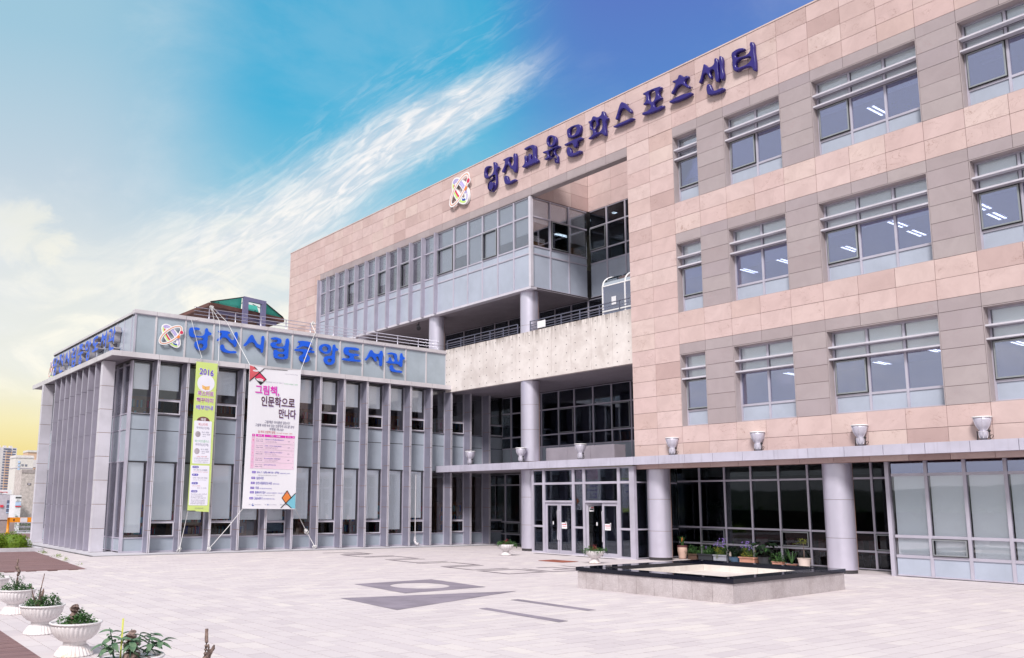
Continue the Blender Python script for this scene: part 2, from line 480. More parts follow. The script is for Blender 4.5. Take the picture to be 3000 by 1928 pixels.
def bark(t):
    p = geopos(t)
    n = t.noise(scaled(t, p, (30, 30, 7)), 1.0, 5, 0.65)
    c = t.mix(t.mr(n, 0.35, 0.65), (0.07, 0.045, 0.04, 1), (0.30, 0.21, 0.18, 1))
    return pbsdf(t, c, 0.9, bump=n, bstr=0.8, bdist=0.01)
material('bark', bark)
def soil(t):
    n = t.noise(geopos(t), 60, 4, 0.7)
    c = t.mix(t.mr(n, 0.3, 0.7), (0.03, 0.012, 0.010, 1), (0.13, 0.055, 0.035, 1))
    return pbsdf(t, c, 0.95, bump=n, bstr=0.9, bdist=0.02)
material('soil', soil)
def planter(t):
    p = geopos(t)
    sep = t.n('ShaderNodeSeparateXYZ')
    t.l(p, sep.inputs[0])
    n = t.noise(p, 9, 5, 0.65)
    c = t.mix(t.mr(n, 0.35, 0.7), (0.66, 0.62, 0.63, 1), (0.72, 0.69, 0.70, 1))
    st = t.noise(scaled(t, p, (40, 40, 6)), 1.0, 3, 0.6)
    c = t.mix(t.mr(st, 0.5, 0.72, 0, 0.40), c, (0.36, 0.32, 0.34, 1))
    rust = t.m('MULTIPLY', t.mr(n, 0.45, 0.7), t.mr(sep.outputs[2], 0.02, 0.2, 0.85, 0.0))
    c = t.mix(t.m('MULTIPLY', rust, t.mr(rnd(t), 0, 1, 0.2, 1.0)), c, (0.62, 0.40, 0.27, 1))
    return pbsdf(t, c, 0.55)
material('planter_white', planter)
def terrain_m(t):
    n = t.noise(geopos(t), 0.05, 5, 0.6)
    c = t.mix(t.mr(n, 0.35, 0.65), (0.16, 0.16, 0.12, 1), (0.30, 0.28, 0.26, 1))
    return pbsdf(t, c, 0.95)
material('terrain_soil', terrain_m)
def hill_m(t):
    n = t.noise(geopos(t), 0.08, 6, 0.65)
    c = t.mix(t.mr(n, 0.35, 0.65), (0.018, 0.032, 0.022, 1), (0.045, 0.065, 0.04, 1))
    return pbsdf(t, c, 0.95)
material('hill_forest', hill_m)
def banner_cloth(name, rgb):
    def b(t):
        p = geopos(t)
        n = t.noise(scaled(t, p, (3.5, 1, 0.8)), 1.0, 3, 0.5, 0.8)
        return pbsdf(t, rgb, 0.7, 0, 0.25, bump=n, bstr=0.25, bdist=0.04)
    return material(name, b)
banner_cloth('banner_green', (0.56, 0.68, 0.22))
banner_cloth('banner_white', (0.74, 0.73, 0.78))
material('lamp_glow', lambda t: pbsdf(t, (0.9, 0.9, 0.9), 0.5, emis=(0.95, 1.0, 1.0, 1), estr=2.2))

# ------------------------------------------------------------------ mesh helpers
class MB:
    def __init__(s):
        s.v = []
        s.f = []
        s.t = []           # tone per face
    def tone(s, k, n):
        s.t += [k] * n
    def box(s, x0, x1, y0, y1, z0, z1, tone=0.5):
        b = len(s.v)
        s.v += [(x0, y0, z0), (x1, y0, z0), (x1, y1, z0), (x0, y1, z0), (x0, y0, z1), (x1, y0, z1), (x1, y1, z1), (x0, y1, z1)]
        s.f += [(b, b + 3, b + 2, b + 1), (b + 4, b + 5, b + 6, b + 7), (b, b + 1, b + 5, b + 4), (b + 1, b + 2, b + 6, b + 5), (b + 2, b + 3, b + 7, b + 6), (b + 3, b, b + 4, b + 7)]
        s.tone(tone, 6)
        return s
    def quad(s, a, b, c, d, tone=0.5):
        k = len(s.v)
        s.v += [tuple(a), tuple(b), tuple(c), tuple(d)]
        s.f.append((k, k + 1, k + 2, k + 3))
        s.tone(tone, 1)
        return s
    def prism(s, pts, z0, z1, tone=0.5):
        k = len(s.v)
        n = len(pts)
        s.v += [(p[0], p[1], z0) for p in pts] + [(p[0], p[1], z1) for p in pts]
        s.f.append(tuple(range(k + n - 1, k - 1, -1)))
        s.f.append(tuple(range(k + n, k + 2 * n)))
        for i in range(n):
            j = (i + 1) % n
            s.f.append((k + i, k + j, k + n + j, k + n + i))
        s.tone(tone, n + 2)
        return s
    def tube(s, pts, r, seg=8, caps=True, tone=0.5):
        pts = [Vector(p) for p in pts]
        rs = r if isinstance(r, (list, tuple)) else [r] * len(pts)
        k = len(s.v)
        up = Vector((0, 0, 1))
        for i, p in enumerate(pts):
            d = (pts[min(i + 1, len(pts) - 1)] - pts[max(i - 1, 0)]).normalized()
            a = d.cross(up)
            if a.length < 0.05:
                a = d.cross(Vector((1, 0, 0)))
            a.normalize()
            b = d.cross(a)
            for j in range(seg):
                w = 2 * math.pi * j / seg
                s.v.append(tuple(p + (a * math.cos(w) + b * math.sin(w)) * rs[i]))
        for i in range(len(pts) - 1):
            for j in range(seg):
                j2 = (j + 1) % seg
                s.f.append((k + i * seg + j, k + i * seg + j2, k + (i + 1) * seg + j2, k + (i + 1) * seg + j))
        n = (len(pts) - 1) * seg
        if caps:
            s.f.append(tuple(range(k, k + seg)))
            s.f.append(tuple(range(k + len(pts) * seg - 1, k + (len(pts) - 1) * seg - 1, -1)))
            n += 2
        s.tone(tone, n)
        return s
    def lathe(s, prof, seg=32, cx=0, cy=0, cz=0, flute=0.0, nfl=16, tone=0.5, caps=True):
        """prof: (radius, z[, flute weight])"""
        k = len(s.v)
        for p in prof:
            fw = p[2] if len(p) > 2 else 0.0
            for j in range(seg):
                w = 2 * math.pi * j / seg
                rr = p[0] * (1 + flute * fw * (abs(math.cos(w * nfl / 2)) - 0.5))
                s.v.append((cx + rr * math.cos(w), cy + rr * math.sin(w), cz + p[1]))
        n = len(prof)
        for i in range(n - 1):
            for j in range(seg):
                j2 = (j + 1) % seg
                s.f.append((k + i * seg + j, k + i * seg + j2, k + (i + 1) * seg + j2, k + (i + 1) * seg + j))
        if caps:
            s.f.append(tuple(range(k + seg - 1, k - 1, -1)))
            s.f.append(tuple(range(k + (n - 1) * seg, k + n * seg)))
        s.tone(tone, (n - 1) * seg + (2 if caps else 0))
        return s
    def mesh(s, name, mat, smooth=False, tones=False):
        me = bpy.data.meshes.new(name)
        me.from_pydata(s.v, [], s.f)
        me.update()
        if mat:
            me.materials.append(MAT[mat])
        if smooth:
            me.polygons.foreach_set('use_smooth', [True] * len(me.polygons))
        if tones:
            a = me.attributes.new('tone', 'FLOAT', 'FACE')
            a.data.foreach_set('value', s.t)
        return me
    def build(s, name, mat, parent=None, smooth=False, tones=False, kind=None, loc=None):
        return add(name, s.mesh(name, mat, smooth, tones), parent, kind, loc)

def add(name, me, parent=None, kind=None, loc=None, scale=None, rot=None):
    o = bpy.data.objects.new(name, me)
    COL.objects.link(o)
    if parent is not None:
        o.parent = parent
    if kind:
        o['kind'] = kind
    if loc is not None:
        o.location = loc
    if scale is not None:
        o.scale = scale
    if rot is not None:
        o.rotation_euler = rot
    return o
def thing(name, label, cat, loc=(0, 0, 0), group=None, rot=0.0):
    o = bpy.data.objects.new(name, None)
    COL.objects.link(o)
    o.location = loc
    o.rotation_euler = (0, 0, rot)
    o['label'] = label
    o['category'] = cat
    if group:
        o['group'] = group
    return o
def tag(o, label, cat, group=None):
    o['label'] = label
    o['category'] = cat
    if group:
        o['group'] = group
    return o
def copy_tree(o, parent=None):
    c = o.copy()
    COL.objects.link(c)
    c.parent = parent
    for ch in list(o.children):
        copy_tree(ch, c)
    return c
_unit = {}
def unit_box(mat):
    """shared cube with a tiny chamfer look; scaled per piece"""
    if mat not in _unit:
        _unit[mat] = MB().box(-.5, .5, -.5, .5, -.5, .5).mesh('piece', mat)
    return _unit[mat]
def piece(name, mat, x0, x1, y0, y1, z0, z1, parent):
    return add(name, unit_box(mat), parent, loc=((x0 + x1) / 2, (y0 + y1) / 2, (z0 + z1) / 2), scale=(x1 - x0, y1 - y0, z1 - z0))

def filled(name, loops, mat, depth=0.0, bevel=0.0, smooth_pts=False, res=4, slim=0.0):
    """2D outlines with holes -> mesh in the local XY plane, thickness along Z (front at +)"""
    cu = bpy.data.curves.new(name, 'CURVE')
    cu.dimensions = '2D'
    cu.fill_mode = 'BOTH'
    cu.extrude = depth / 2
    cu.bevel_depth = bevel
    cu.offset = -bevel - slim
    cu.bevel_resolution = 1
    cu.resolution_u = res
    for lp in loops:
        if smooth_pts:
            sp = cu.splines.new('BEZIER')
            sp.bezier_points.add(len(lp) - 1)
            for bp, p in zip(sp.bezier_points, lp):
                bp.co = (p[0], p[1], 0)
                bp.handle_left_type = bp.handle_right_type = 'AUTO'
        else:
            sp = cu.splines.new('POLY')
            sp.points.add(len(lp) - 1)
            for bp, p in zip(sp.points, lp):
                bp.co = (p[0], p[1], 0, 1)
        sp.use_cyclic_u = True
    ob = bpy.data.objects.new(name, cu)
    me = bpy.data.meshes.new_from_object(ob)
    bpy.data.objects.remove(ob)
    bpy.data.curves.remove(cu)
    me.name = name
    me.materials.clear()
    me.materials.append(MAT[mat])
    return me
TO_XZ = Matrix(((1, 0, 0, 0), (0, 0, -1, 0), (0, 1, 0, 0), (0, 0, 0, 1)))      # local x,y,z -> world x, -y(front), z
TO_YZ = Matrix(((0, 0, -1, 0), (-1, 0, 0, 0), (0, 1, 0, 0), (0, 0, 0, 1)))     # local x -> -Y, y -> Z, z -> -X(front)

# ================================================================== GROUND
terr = MB()
nx = 40
def terr_z(x, y):
    return -0.06 if (y < 62 and x < 120) else -8.0
xs = [-2500, -800, -300, -100, -40, 0, 40, 80, 119.5, 121, 400, 1200, 3000]
ys = [-2500, -800, -300, -100, -40, 0, 20, 40, 61, 63, 120, 400, 1200, 3000]
k0 = 0
for y in ys:
    for x in xs:
        terr.v.append((x, y, terr_z(x, y)))
nxs = len(xs)
for j in range(len(ys) - 1):
    for i in range(nxs - 1):
        a = j * nxs + i
        terr.f.append((a, a + 1, a + nxs + 1, a + nxs))
        terr.tone(0.5, 1)
terr.build('terrain', 'terrain_soil', kind='structure')

# hills: forested ridge round the far side, outside the open view to the town
hb = MB()
NA, NR = 150, 6
for i in range(NA + 1):
    az = R(78 + (360 - 78 - 2) * i / NA)
    for j in range(NR + 1):
        rr = 300 + j * 60
        h = (noise.noise(Vector((math.sin(az) * 2.6, math.cos(az) * 2.6, 1.0))) * 0.5 + 0.62) * 26
        h += noise.noise(Vector((math.sin(az) * 30, math.cos(az) * 30, j * 1.1))) * 3.2
        h += noise.noise(Vector((math.sin(az) * 110, math.cos(az) * 110, j * 2.1))) * 1.2
        fall = min(1, i / 6.0, (NA - i) / 6.0)
        z = -8 + max(0, h) * math.sin(math.pi * min(1, j / (NR - 1.0)) * 0.5) * fall + (8 if j == 0 else 5)
        hb.v.append((math.sin(az) * rr, math.cos(az) * rr, z if j else -8.5))
for i in range(NA):
    for j in range(NR):
        a = i * (NR + 1) + j
        hb.f.append((a, a + 1, a + NR + 2, a + NR + 1))
        hb.tone(0.5, 1)
hb.build('hills', 'hill_forest', kind='structure', smooth=True)

# ------------------------------------------------------------------ plaza paving
pavement = MB().box(-30, 45, -6, 60, -0.35, -0.014).build('pavement', 'mortar_dark', kind='structure')
F_YAW = Vector((math.sin(_yaw), math.cos(_yaw)))
def visible(x, y, m=0.0):
    d = x * F_YAW.x + y * F_YAW.y
    if d < 6.2 - m:
        return False
    s = x * F_YAW.y - y * F_YAW.x
    t = s / d
    return -0.535 - m < t < 0.70 + m and d < 60
DECK_NEAR = lambda x, y: x < 2.86 and y < 15.6
DECK_FAR = lambda x, y: 27.3 < y < 37.3 and x < 7.3 + (y - 27.3) * 0.07
def blocked(x, y):
    if y > 33.45 and x > 9.2 and y < 49:
        return True
    if x > 28 or y > 58 or x < -2:
        return True
    if DECK_NEAR(x, y) or DECK_FAR(x, y):
        return True
    if 16.1 < x < 20.4 and 12.2 < y < 15.3:
        return True
    return False
TW, TL, GAP = 0.284, 0.568, 0.011
tiles = []
XSPLIT = 8.52
i = 0
x = -2.0
while x < XSPLIT - 0.1:
    y = 3.0 + (TL / 2 if i % 2 else 0) + (0.09 if i % 4 > 1 else 0)
    while y < 58:
        if visible(x + TW / 2, y + TL / 2, 0.12) and not blocked(x + TW / 2, y + TL / 2):
            tiles.append((x, x + TW, y, y + TL))
        y += TL
    x += TW
    i += 1
XS0 = x
j = 0
y = 3.0
while y < 58:
    x = XS0 + (TL / 2 if j % 2 else 0)
    if j % 2 and visible(XS0, y, 0.12) and not blocked(XS0 + .1, y + .1):
        tiles.append((XS0, XS0 + TL / 2, y, y + TW))
    while x < 28:
        if visible(x + TL / 2, y + TW / 2, 0.12) and not blocked(x + TL / 2, y + TW / 2):
            tiles.append((x, x + TL, y, y + TW))
        x += TL
    y += TW
    j += 1
def depth_of(t):
    return (t[0] + t[1]) / 2 * F_YAW.x + (t[2] + t[3]) / 2 * F_YAW.y
tiles.sort(key=depth_of)
in_view = [t for t in tiles if visible((t[0] + t[1]) / 2, (t[2] + t[3]) / 2, 0.0) and depth_of(t) > 7.6]
near = set(in_view[:300])
TMESH = {}
for orient in (0, 1):
    for lv in range(5):
        h = MB()
        a, b_ = (TW / 2 - GAP / 2, TL / 2 - GAP / 2) if orient == 0 else (TL / 2 - GAP / 2, TW / 2 - GAP / 2)
        h.box(-a, a, -b_, b_, -0.05, 0.0, tone=lv / 5.0)
        TMESH[(orient, lv)] = h.mesh('paving_stone', 'paving_concrete', tones=True)
rest = MB()
for t in tiles:
    o = 0 if (t[1] - t[0]) < (t[3] - t[2]) else 1
    full = abs((t[1] - t[0]) * (t[3] - t[2]) - TW * TL) < 1e-4
    dz = random.uniform(-0.0012, 0.0012)
    if t in near and full:
        add('paving_stone', TMESH[(o, random.randrange(5))], pavement, loc=((t[0] + t[1]) / 2, (t[2] + t[3]) / 2, dz))
    else:
        rest.box(t[0] + GAP / 2, t[1] - GAP / 2, t[2] + GAP / 2, t[3] - GAP / 2, -0.05, dz, tone=random.random())
rest.build('paving_field', 'paving_concrete', pavement, tones=True, kind='stuff')

def flat(name, loops, mat, z, parent, th=0.003):
    me = filled(name, loops, mat, depth=th)
    return add(name, me, parent, loc=(0, 0, z))
circ = [(12.68 + 0.72 * math.cos(a * math.pi / 24), 18.03 + 0.74 * math.sin(a * math.pi / 24)) for a in range(48)]
flat('dark_square_inlay', [[(11.54, 19.22), (13.99, 19.36), (13.85, 16.93), (11.35, 16.70)], circ], 'inlay_dark', 0.0045, pavement)
flat('dark_triangle_inlay', [[(9.63, 16.58), (9.49, 14.23), (13.82, 15.78)]], 'inlay_dark', 0.0045, pavement)
flat('dark_strip_inlay', [[(10.94, 13.57), (11.15, 13.59), (11.11, 11.33), (10.86, 11.29)]], 'inlay_dark', 0.0045, pavement)
flat('dark_strip_inlay', [[(12.48, 14.42), (12.70, 14.44), (12.70, 12.19), (12.46, 12.17)]], 'inlay_dark', 0.0045, pavement)
def meander(pts, w=0.13, closed=False):
    for i in range(len(pts) - (0 if closed else 1)):
        a, b_ = pts[i], pts[(i + 1) % len(pts)]
        x0, x1 = sorted((a[0], b_[0]))
        y0, y1 = sorted((a[1], b_[1]))
        if x1 - x0 > y1 - y0:
            yield (x0 - w / 2, x1 + w / 2, (y0 + y1) / 2 - w / 2, (y0 + y1) / 2 + w / 2)
        else:
            yield ((x0 + x1) / 2 - w / 2, (x0 + x1) / 2 + w / 2, y0 + w / 2, y1 - w / 2)
for pts, cl in [([(17.45, 31.4), (18.8, 31.4), (18.8, 30.1), (17.5, 30.1)], 0), ([(18.8, 30.6), (17.9, 30.6)], 0), ([(18.85, 28.65), (17.4, 28.65), (17.4, 29.75), (18.4, 29.75)], 0),
                ([(17.45, 28.25), (18.75, 28.25), (18.75, 26.85), (17.45, 26.85)], 0), ([(18.65, 25.0), (17.35, 25.0), (17.35, 26.45), (18.72, 26.45)], 0),
                ([(17.2, 24.55), (18.55, 24.55), (18.55, 23.1), (17.15, 23.1)], 0), ([(18.35, 21.4), (17.0, 21.4), (17.0, 22.75), (18.42, 22.75)], 0),
                ([(16.95, 21.0), (18.35, 21.0), (18.35, 19.68), (16.95, 19.68)], 1), ([(18.68, 21.05), (18.68, 19.62), (19.95, 19.62), (19.95, 21.05), (19.4, 21.05)], 0),
                ([(19.3, 20.2), (20.7, 20.2), (20.7, 21.4)], 0)]:
    mbm = MB()
    for r_ in meander(pts, closed=bool(cl)):
        mbm.box(*r_, 0.0028, 0.0060)
    mbm.build('meander_inlay', 'meander_dark', pavement)

# plinth round the library
pl = MB()
pl.box(9.15, 29.4, 33.42, 49.5, -0.04, 0.028)
plinth = pl.build('plinth', 'curb_stone', kind='structure')
MB().box(9.02, 29.4, 33.30, 33.42, -0.04, 0.004).box(9.02, 9.15, 33.42, 49.5, -0.04, 0.004).build('drain_channel', 'dark_joint', plinth)

# ================================================================== LIBRARY (metal-clad, left)
lib = thing('library_building', 'two storey library clad in pale grey metal panels, tall vertical fins along both fronts', 'building', (10.4, 34.5, 0))
def L(mb, name, mat, parent=None, **k):
    """build in world coordinates under a thing placed elsewhere"""
    o = mb.build(name, mat, None, **k)
    p = parent or lib
    o.parent = p
    o.matrix_parent_inverse = inv_of(p)
    return o
def world_of(o):
    if o.parent is None:
        return o.matrix_basis.copy()
    return world_of(o.parent) @ o.matrix_parent_inverse @ o.matrix_basis
def inv_of(p):
    return world_of(p).inverted()
def under(o, p):
    o.parent = p
    o.matrix_parent_inverse = inv_of(p)
    return o
XL, YB, XE, YFAR = 10.40, 34.49, 25.65, 47.6
XG, YG = 10.44, 34.61
DX, X0 = 1.203, 11.354
ZC0, ZC1 = 7.47, 7.67
# sign band: one panel per bay, mullions between
bx_ = [XL] + [11.225 + DX * n for n in range(13)]
for a, b_ in zip(bx_[:-1], bx_[1:]):
    L(MB().box(a + 0.035, b_ - 0.035, YB, YB + 0.05, ZC1 - 0.05, 9.27), 'band_panel', 'band_glass')
for xq in bx_[1:]:
    L(MB().box(xq - 0.036, xq + 0.036, YB - 0.03, YB + 0.05, ZC1, 9.27), 'mullion', 'coping_metal')
ly = [YB] + [34.86 + 0.98 * n for n in range(13)] + [YFAR]
for a, b_ in zip(ly[:-1], ly[1:]):
    L(MB().box(XL, XL + 0.05, a + 0.02, b_ - 0.02, ZC1 - 0.05, 9.27), 'band_panel', 'spandrel_pale')
for yq in ly[1:-1]:
    L(MB().box(XL - 0.02, XL + 0.05, yq - 0.021, yq + 0.021, ZC1, 9.27), 'mullion', 'frame_metal')
L(MB().box(XL - 0.03, XL + 0.05, YB - 0.03, YB - 0.001, ZC1, 9.27), 'corner_trim', 'frame_metal')
cp = MB()
for a, b_ in zip(bx_[:-1], bx_[1:]):
    cp.box(a + (-0.06 if a == XL else 0.006), b_ - 0.006, YB - 0.07, YB + 0.25, 9.30, 9.45)
L(cp, 'coping', 'coping_metal')
L(MB().box(XL - 0.05, XE, YB - 0.045, YB + 0.2, 9.268, 9.30), 'shadow_gap', 'frame_metal')
cp = MB()
for a, b_ in zip(ly[:-1], ly[1:]):
    cp.box(XL - 0.06, XL + 0.25, a + (0.26 if a == YB else 0.006), b_ - 0.006, 9.30, 9.40)
L(cp, 'coping', 'coping_metal')
L(MB().box(XL - 0.035, XL + 0.2, YB + 0.2, YFAR, 9.25, 9.30), 'shadow_gap', 'dark_joint')
# solid behind band, roof deck
L(MB().box(XL + 0.06, XE - 0.02, YB + 0.06, YB + 0.25, 7.7, 9.26).box(XL + 0.06, XL + 0.25, YB + 0.25, YFAR, 7.7, 9.26).box(XL + 0.06, 29.2, YFAR, YFAR + 0.2, 0, 9.26), 'parapet_wall', 'wall_concrete')
L(MB().box(XL + 0.25, 29.2, YB + 0.25, YFAR, 8.15, 8.35), 'roof', 'wall_concrete')
# eaves canopy: fascia pieces and soffit
fx = [9.47] + [X0 - 0.08 + DX * n for n in range(13)] + [26.05]
for a, b_ in zip(fx[:-1], fx[1:]):
    L(MB().box(a + 0.006, b_ - 0.006, 34.00, 34.05, ZC0, ZC1), 'eaves_fascia', 'coping_metal')
fy = [34.06] + [34.06 + 1.04 * n for n in range(1, 14)]
for a, b_ in zip(fy[:-1], fy[1:]):
    L(MB().box(9.47, 9.52, a + 0.006, b_ - 0.006, ZC0, ZC1), 'eaves_fascia', 'coping_metal')
so = MB()
for a, b_ in zip(fx[:-1], fx[1:]):
    so.box(a + 0.008, b_ - 0.008, 34.06, YB + 0.1, ZC0 + 0.02, ZC0 + 0.09)
for a, b_ in zip(fy[:-1], fy[1:]):
    so.box(9.53, XL + 0.02, a + 0.6 if a < 34.1 else a + 0.008, b_ - 0.008, ZC0 + 0.02, ZC0 + 0.09)
L(so, 'soffit', 'soffit_metal')
L(MB().box(9.5, 26.04, 34.05, YB + 0.1, ZC0 + 0.10, ZC1 - 0.01).box(9.53, XL + 0.02, YB + 0.1, 47.5, ZC0 + 0.10, ZC1 - 0.01).box(XL + 0.02, 25.6, YB + 0.1, YB + 0.3, ZC0 + 0.02, ZC1), 'eaves_core', 'dark_joint')
# vertical fins on the front, in stacked pieces with open joints
def fin_mesh(w, d, mat='fin_metal', side=None, z0=0.03, z1=7.47, joint0=0.87, js=0.933, name='fin'):
    m = MB()
    zs = [z0]
    z = joint0
    while z < z1 - 0.1:
        zs.append(z)
        z += js
    zs.append(z1)
    for a, b_ in zip(zs[:-1], zs[1:]):
        m.box(0, w, 0, d, a + 0.009, b_ - 0.009)
    me = m.mesh(name, mat)
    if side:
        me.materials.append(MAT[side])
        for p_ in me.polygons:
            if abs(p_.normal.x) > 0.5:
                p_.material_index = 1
    return me
fin_me = fin_mesh(0.105, 0.52, 'fin_light', 'fin_side_shade')  # pale front faces, side faces in the shade-darkened tone
core = MB().box(0.012, 0.093, 0.012, 0.50, 0.03, 7.46).mesh('fin_core', 'rust_joint')
groove = MB().box(0.047, 0.060, -0.004, 0.012, 0.03, 7.46).mesh('fin_seam', 'dark_joint')
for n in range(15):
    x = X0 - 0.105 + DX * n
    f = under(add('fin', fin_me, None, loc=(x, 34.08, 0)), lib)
    c = add('fin_core', core, f)
    g = add('fin_seam', groove, f)
# fins on the left side, first and last are wide piers
sy = [36.57, 37.57, 38.51, 39.43, 40.40, 41.31, 42.19, 43.21]
for n, y in enumerate(sy):
    under(add('side_fin', fin_me if n == -1 else bpy.data.meshes.get('side_fin') or fin_mesh(0.50, 0.14, name='side_fin'), None, loc=(9.60, y, 0)), lib)
pier = fin_mesh(0.47, 0.30, 'fin_light', name='pier', joint0=0.92, js=0.925)
under(add('pier', pier, None, loc=(9.60, 35.60, 0)), lib)
under(add('pier', pier, None, loc=(9.45, 45.0, 0)), lib)
L(MB().box(9.612, 10.05, 35.612, 35.88, 0.03, 7.46).box(9.462, 9.90, 45.012, 45.28, 0.03, 7.46), 'pier_core', 'rust_joint')
# glazing behind the front fins
ROWS = [0.03, 0.58, 3.50, 4.74, 5.36, 7.40]
def pane_box(a, b_, z0, z1, y=YG):
    return MB().box(a, b_, y, y + 0.012, z0, z1)
nb = 15
edges = [XG] + [X0 - 0.08 + DX * n for n in range(nb)] + [29.46]
for bi, (a, b_) in enumerate(zip(edges[:-1], edges[1:])):
    w = b_ - a
    oper = bi % 2 == 1
    fr = MB()
    yf, yb = YG - 0.05, YG + 0.06
    fr.box(a - 0.04 if bi else a - 0.02, a + 0.045, yf, yb, 0.03, 7.42)
    for z in ROWS[1:3] + [ROWS[4]]:
        fr.box(a + 0.045, b_ - 0.04, yf + 0.02, yb, z - 0.018, z + 0.018)
    fr.box(a + 0.045, b_ - 0.04, yf, yb, 0.03, 0.09)
    if oper:
        for z in (1.20, 5.97):
            fr.box(a + 0.045, b_ - 0.04, yf + 0.01, yb, z - 0.02, z + 0.02)
    win = L(fr, 'window', 'frame_metal')
    def S(mb, nm, mt, tn=False):
        return under(mb.build(nm, mt), win)
    S(MB().box(a + 0.045, b_ - 0.04, YG + 0.0, YG + 0.03, 0.09, 0.562), 'spandrel_panel', 'spandrel_glass')
    S(MB().box(a + 0.045, b_ - 0.04, YG + 0.0, YG + 0.03, 3.518, 4.725), 'spandrel_panel', 'spandrel_glass')
    S(MB().box(a + 0.045, b_ - 0.04, YG + 0.0, YG + 0.03, 4.755, 5.342), 'spandrel_panel', 'spandrel_glass')
    S(MB().box(a + 0.05, b_ - 0.045, YG + 0.012, YG + 0.02, 4.72, 4.76), 'joint', 'dark_joint')
    S(MB().box(a + 0.045, b_ - 0.04, YG - 0.035, YG, 3.482, 3.518).box(a + 0.045, b_ - 0.04, YG - 0.035, YG, 5.33, 5.36), 'gasket', 'black_rubber')
    for (z0, z1, zo) in ((0.598, 3.482, 1.18), (5.378, 7.40, 5.95)):
        S(pane_box(a + 0.045, b_ - 0.04, zo + 0.04 if oper else z0, z1), 'pane', 'glass_clear')
        if oper:
            cz0, cz1 = z0 + 0.02, zo
            S(MB().box(a + 0.06, b_ - 0.055, YG - 0.075, YG - 0.05, cz0, cz0 + 0.05).box(a + 0.06, b_ - 0.055, YG - 0.075, YG - 0.05, cz1 - 0.05, cz1)
              .box(a + 0.06, a + 0.11, YG - 0.075, YG - 0.05, cz0 + 0.05, cz1 - 0.05).box(b_ - 0.105, b_ - 0.055, YG - 0.075, YG - 0.05, cz0 + 0.05, cz1 - 0.05), 'casement', 'fin_light')
            S(MB().box(a + 0.05, b_ - 0.045, YG - 0.05, YG + 0.0, cz0 - 0.01, cz0 + 0.03).box(a + 0.05, b_ - 0.045, YG - 0.05, YG, cz1 - 0.03, cz1 + 0.01)
              .box(a + 0.05, a + 0.09, YG - 0.05, YG, cz0 + 0.03, cz1 - 0.03).box(b_ - 0.085, b_ - 0.045, YG - 0.05, YG, cz0 + 0.03, cz1 - 0.03), 'casement_gasket', 'black_rubber')
            S(MB().box(a + 0.11, b_ - 0.105, YG - 0.065, YG - 0.055, cz0 + 0.05, cz1 - 0.05), 'pane', 'glass_dark')
            S(MB().box((a + b_) / 2 - 0.1, (a + b_) / 2 + 0.05, YG - 0.10, YG - 0.076, cz0 + 0.02, cz0 + 0.045), 'handle', 'white_paint')
    if bi < 12:
        g1 = random.uniform(0.0, 0.03)
        bl0 = 1.26 if bi % 5 else 0.75
        S(MB().box(a + 0.10, b_ - 0.12 - g1, YG + 0.06, YG + 0.075, bl0 + random.uniform(-.04, .04), 3.46), 'roller_blind', 'blind_fabric')
        S(MB().box(a + 0.10, b_ - 0.12 - g1, YG + 0.06, YG + 0.075, 6.33 + random.uniform(-.03, .03), 7.34), 'roller_blind', 'blind_fabric')
# glazing on the left side behind the side fins
sf = MB()
for y in (34.61, 35.5, 36.4, 37.4, 38.4, 39.4, 40.4, 41.4, 42.4, 43.4, 44.4, 45.4, 46.4, 47.4):
    sf.box(XG - 0.05, XG + 0.05, y + (0.07 if y > 34.7 else 0.065), y + 0.13, 0.03, 7.42)
for z in (0.09, 0.58, 3.5, 4.74, 5.36, 7.3):
    sf.box(XG - 0.03, XG + 0.05, 34.75, 47.5, z - 0.018, z + 0.018)
sw = L(sf, 'side_window', 'frame_metal')
under(MB().box(XG, XG + 0.03, 34.75, 47.5, 0.1, 0.56).box(XG, XG + 0.03, 34.75, 47.5, 3.52, 4.72).box(XG, XG + 0.03, 34.75, 47.5, 4.76, 5.34).build('spandrel_panel', 'spandrel_glass'), sw)
under(MB().box(XG, XG + 0.012, 34.75, 47.5, 0.6, 3.48).box(XG, XG + 0.012, 34.75, 47.5, 5.38, 7.28).build('pane', 'glass_clear'), sw)
# interior: slabs, back wall, shelves with books
L(MB().box(XG + 0.1, 29.2, YG + 0.20, 47.3, 3.72, 4.3).box(XG + 0.1, 29.2, YG + 0.20, 47.3, -0.02, 0.04), 'floor_slab', 'interior_floor')
L(MB().box(XG + 0.1, 29.2, YG + 0.20, 47.3, 7.45, 7.6).box(XG + 0.1, 29.2, YG + 0.20, 47.3, 3.5, 3.7), 'ceiling', 'interior_ceiling')
L(MB().box(XG + 0.1, 29.2, 41.0, 41.2, 0.05, 7.4).box(22.0, 22.2, YG + 1.5, 41, 0.05, 7.4), 'partition', 'interior_wall')
sh = MB()
bk = {k: MB() for k in ('red_text', 'navy_print', 'shelf_wood', 'beige_wall', 'brown_print', 'teal_print')}
for z00 in (0.04, 4.3):
    for q in range(9):
        xs_ = 11.0 + q * 2.0
        sh.box(xs_, xs_ + 1.5, 36.8, 37.1, z00 + 0.0, z00 + 2.0)
        for lv in range(4):
            xx = xs_ + 0.05
            while xx < xs_ + 1.4:
                wbk = random.uniform(0.03, 0.09)
                bk[random.choice(list(bk))].box(xx, xx + wbk, 36.74, 36.80, z00 + 0.12 + lv * 0.47, z00 + 0.12 + lv * 0.47 + random.uniform(0.22, 0.34))
                xx += wbk + 0.01
L(sh, 'bookshelf', 'shelf_wood')
for k, mb in bk.items():
    L(mb, 'book_row', k, kind='stuff')
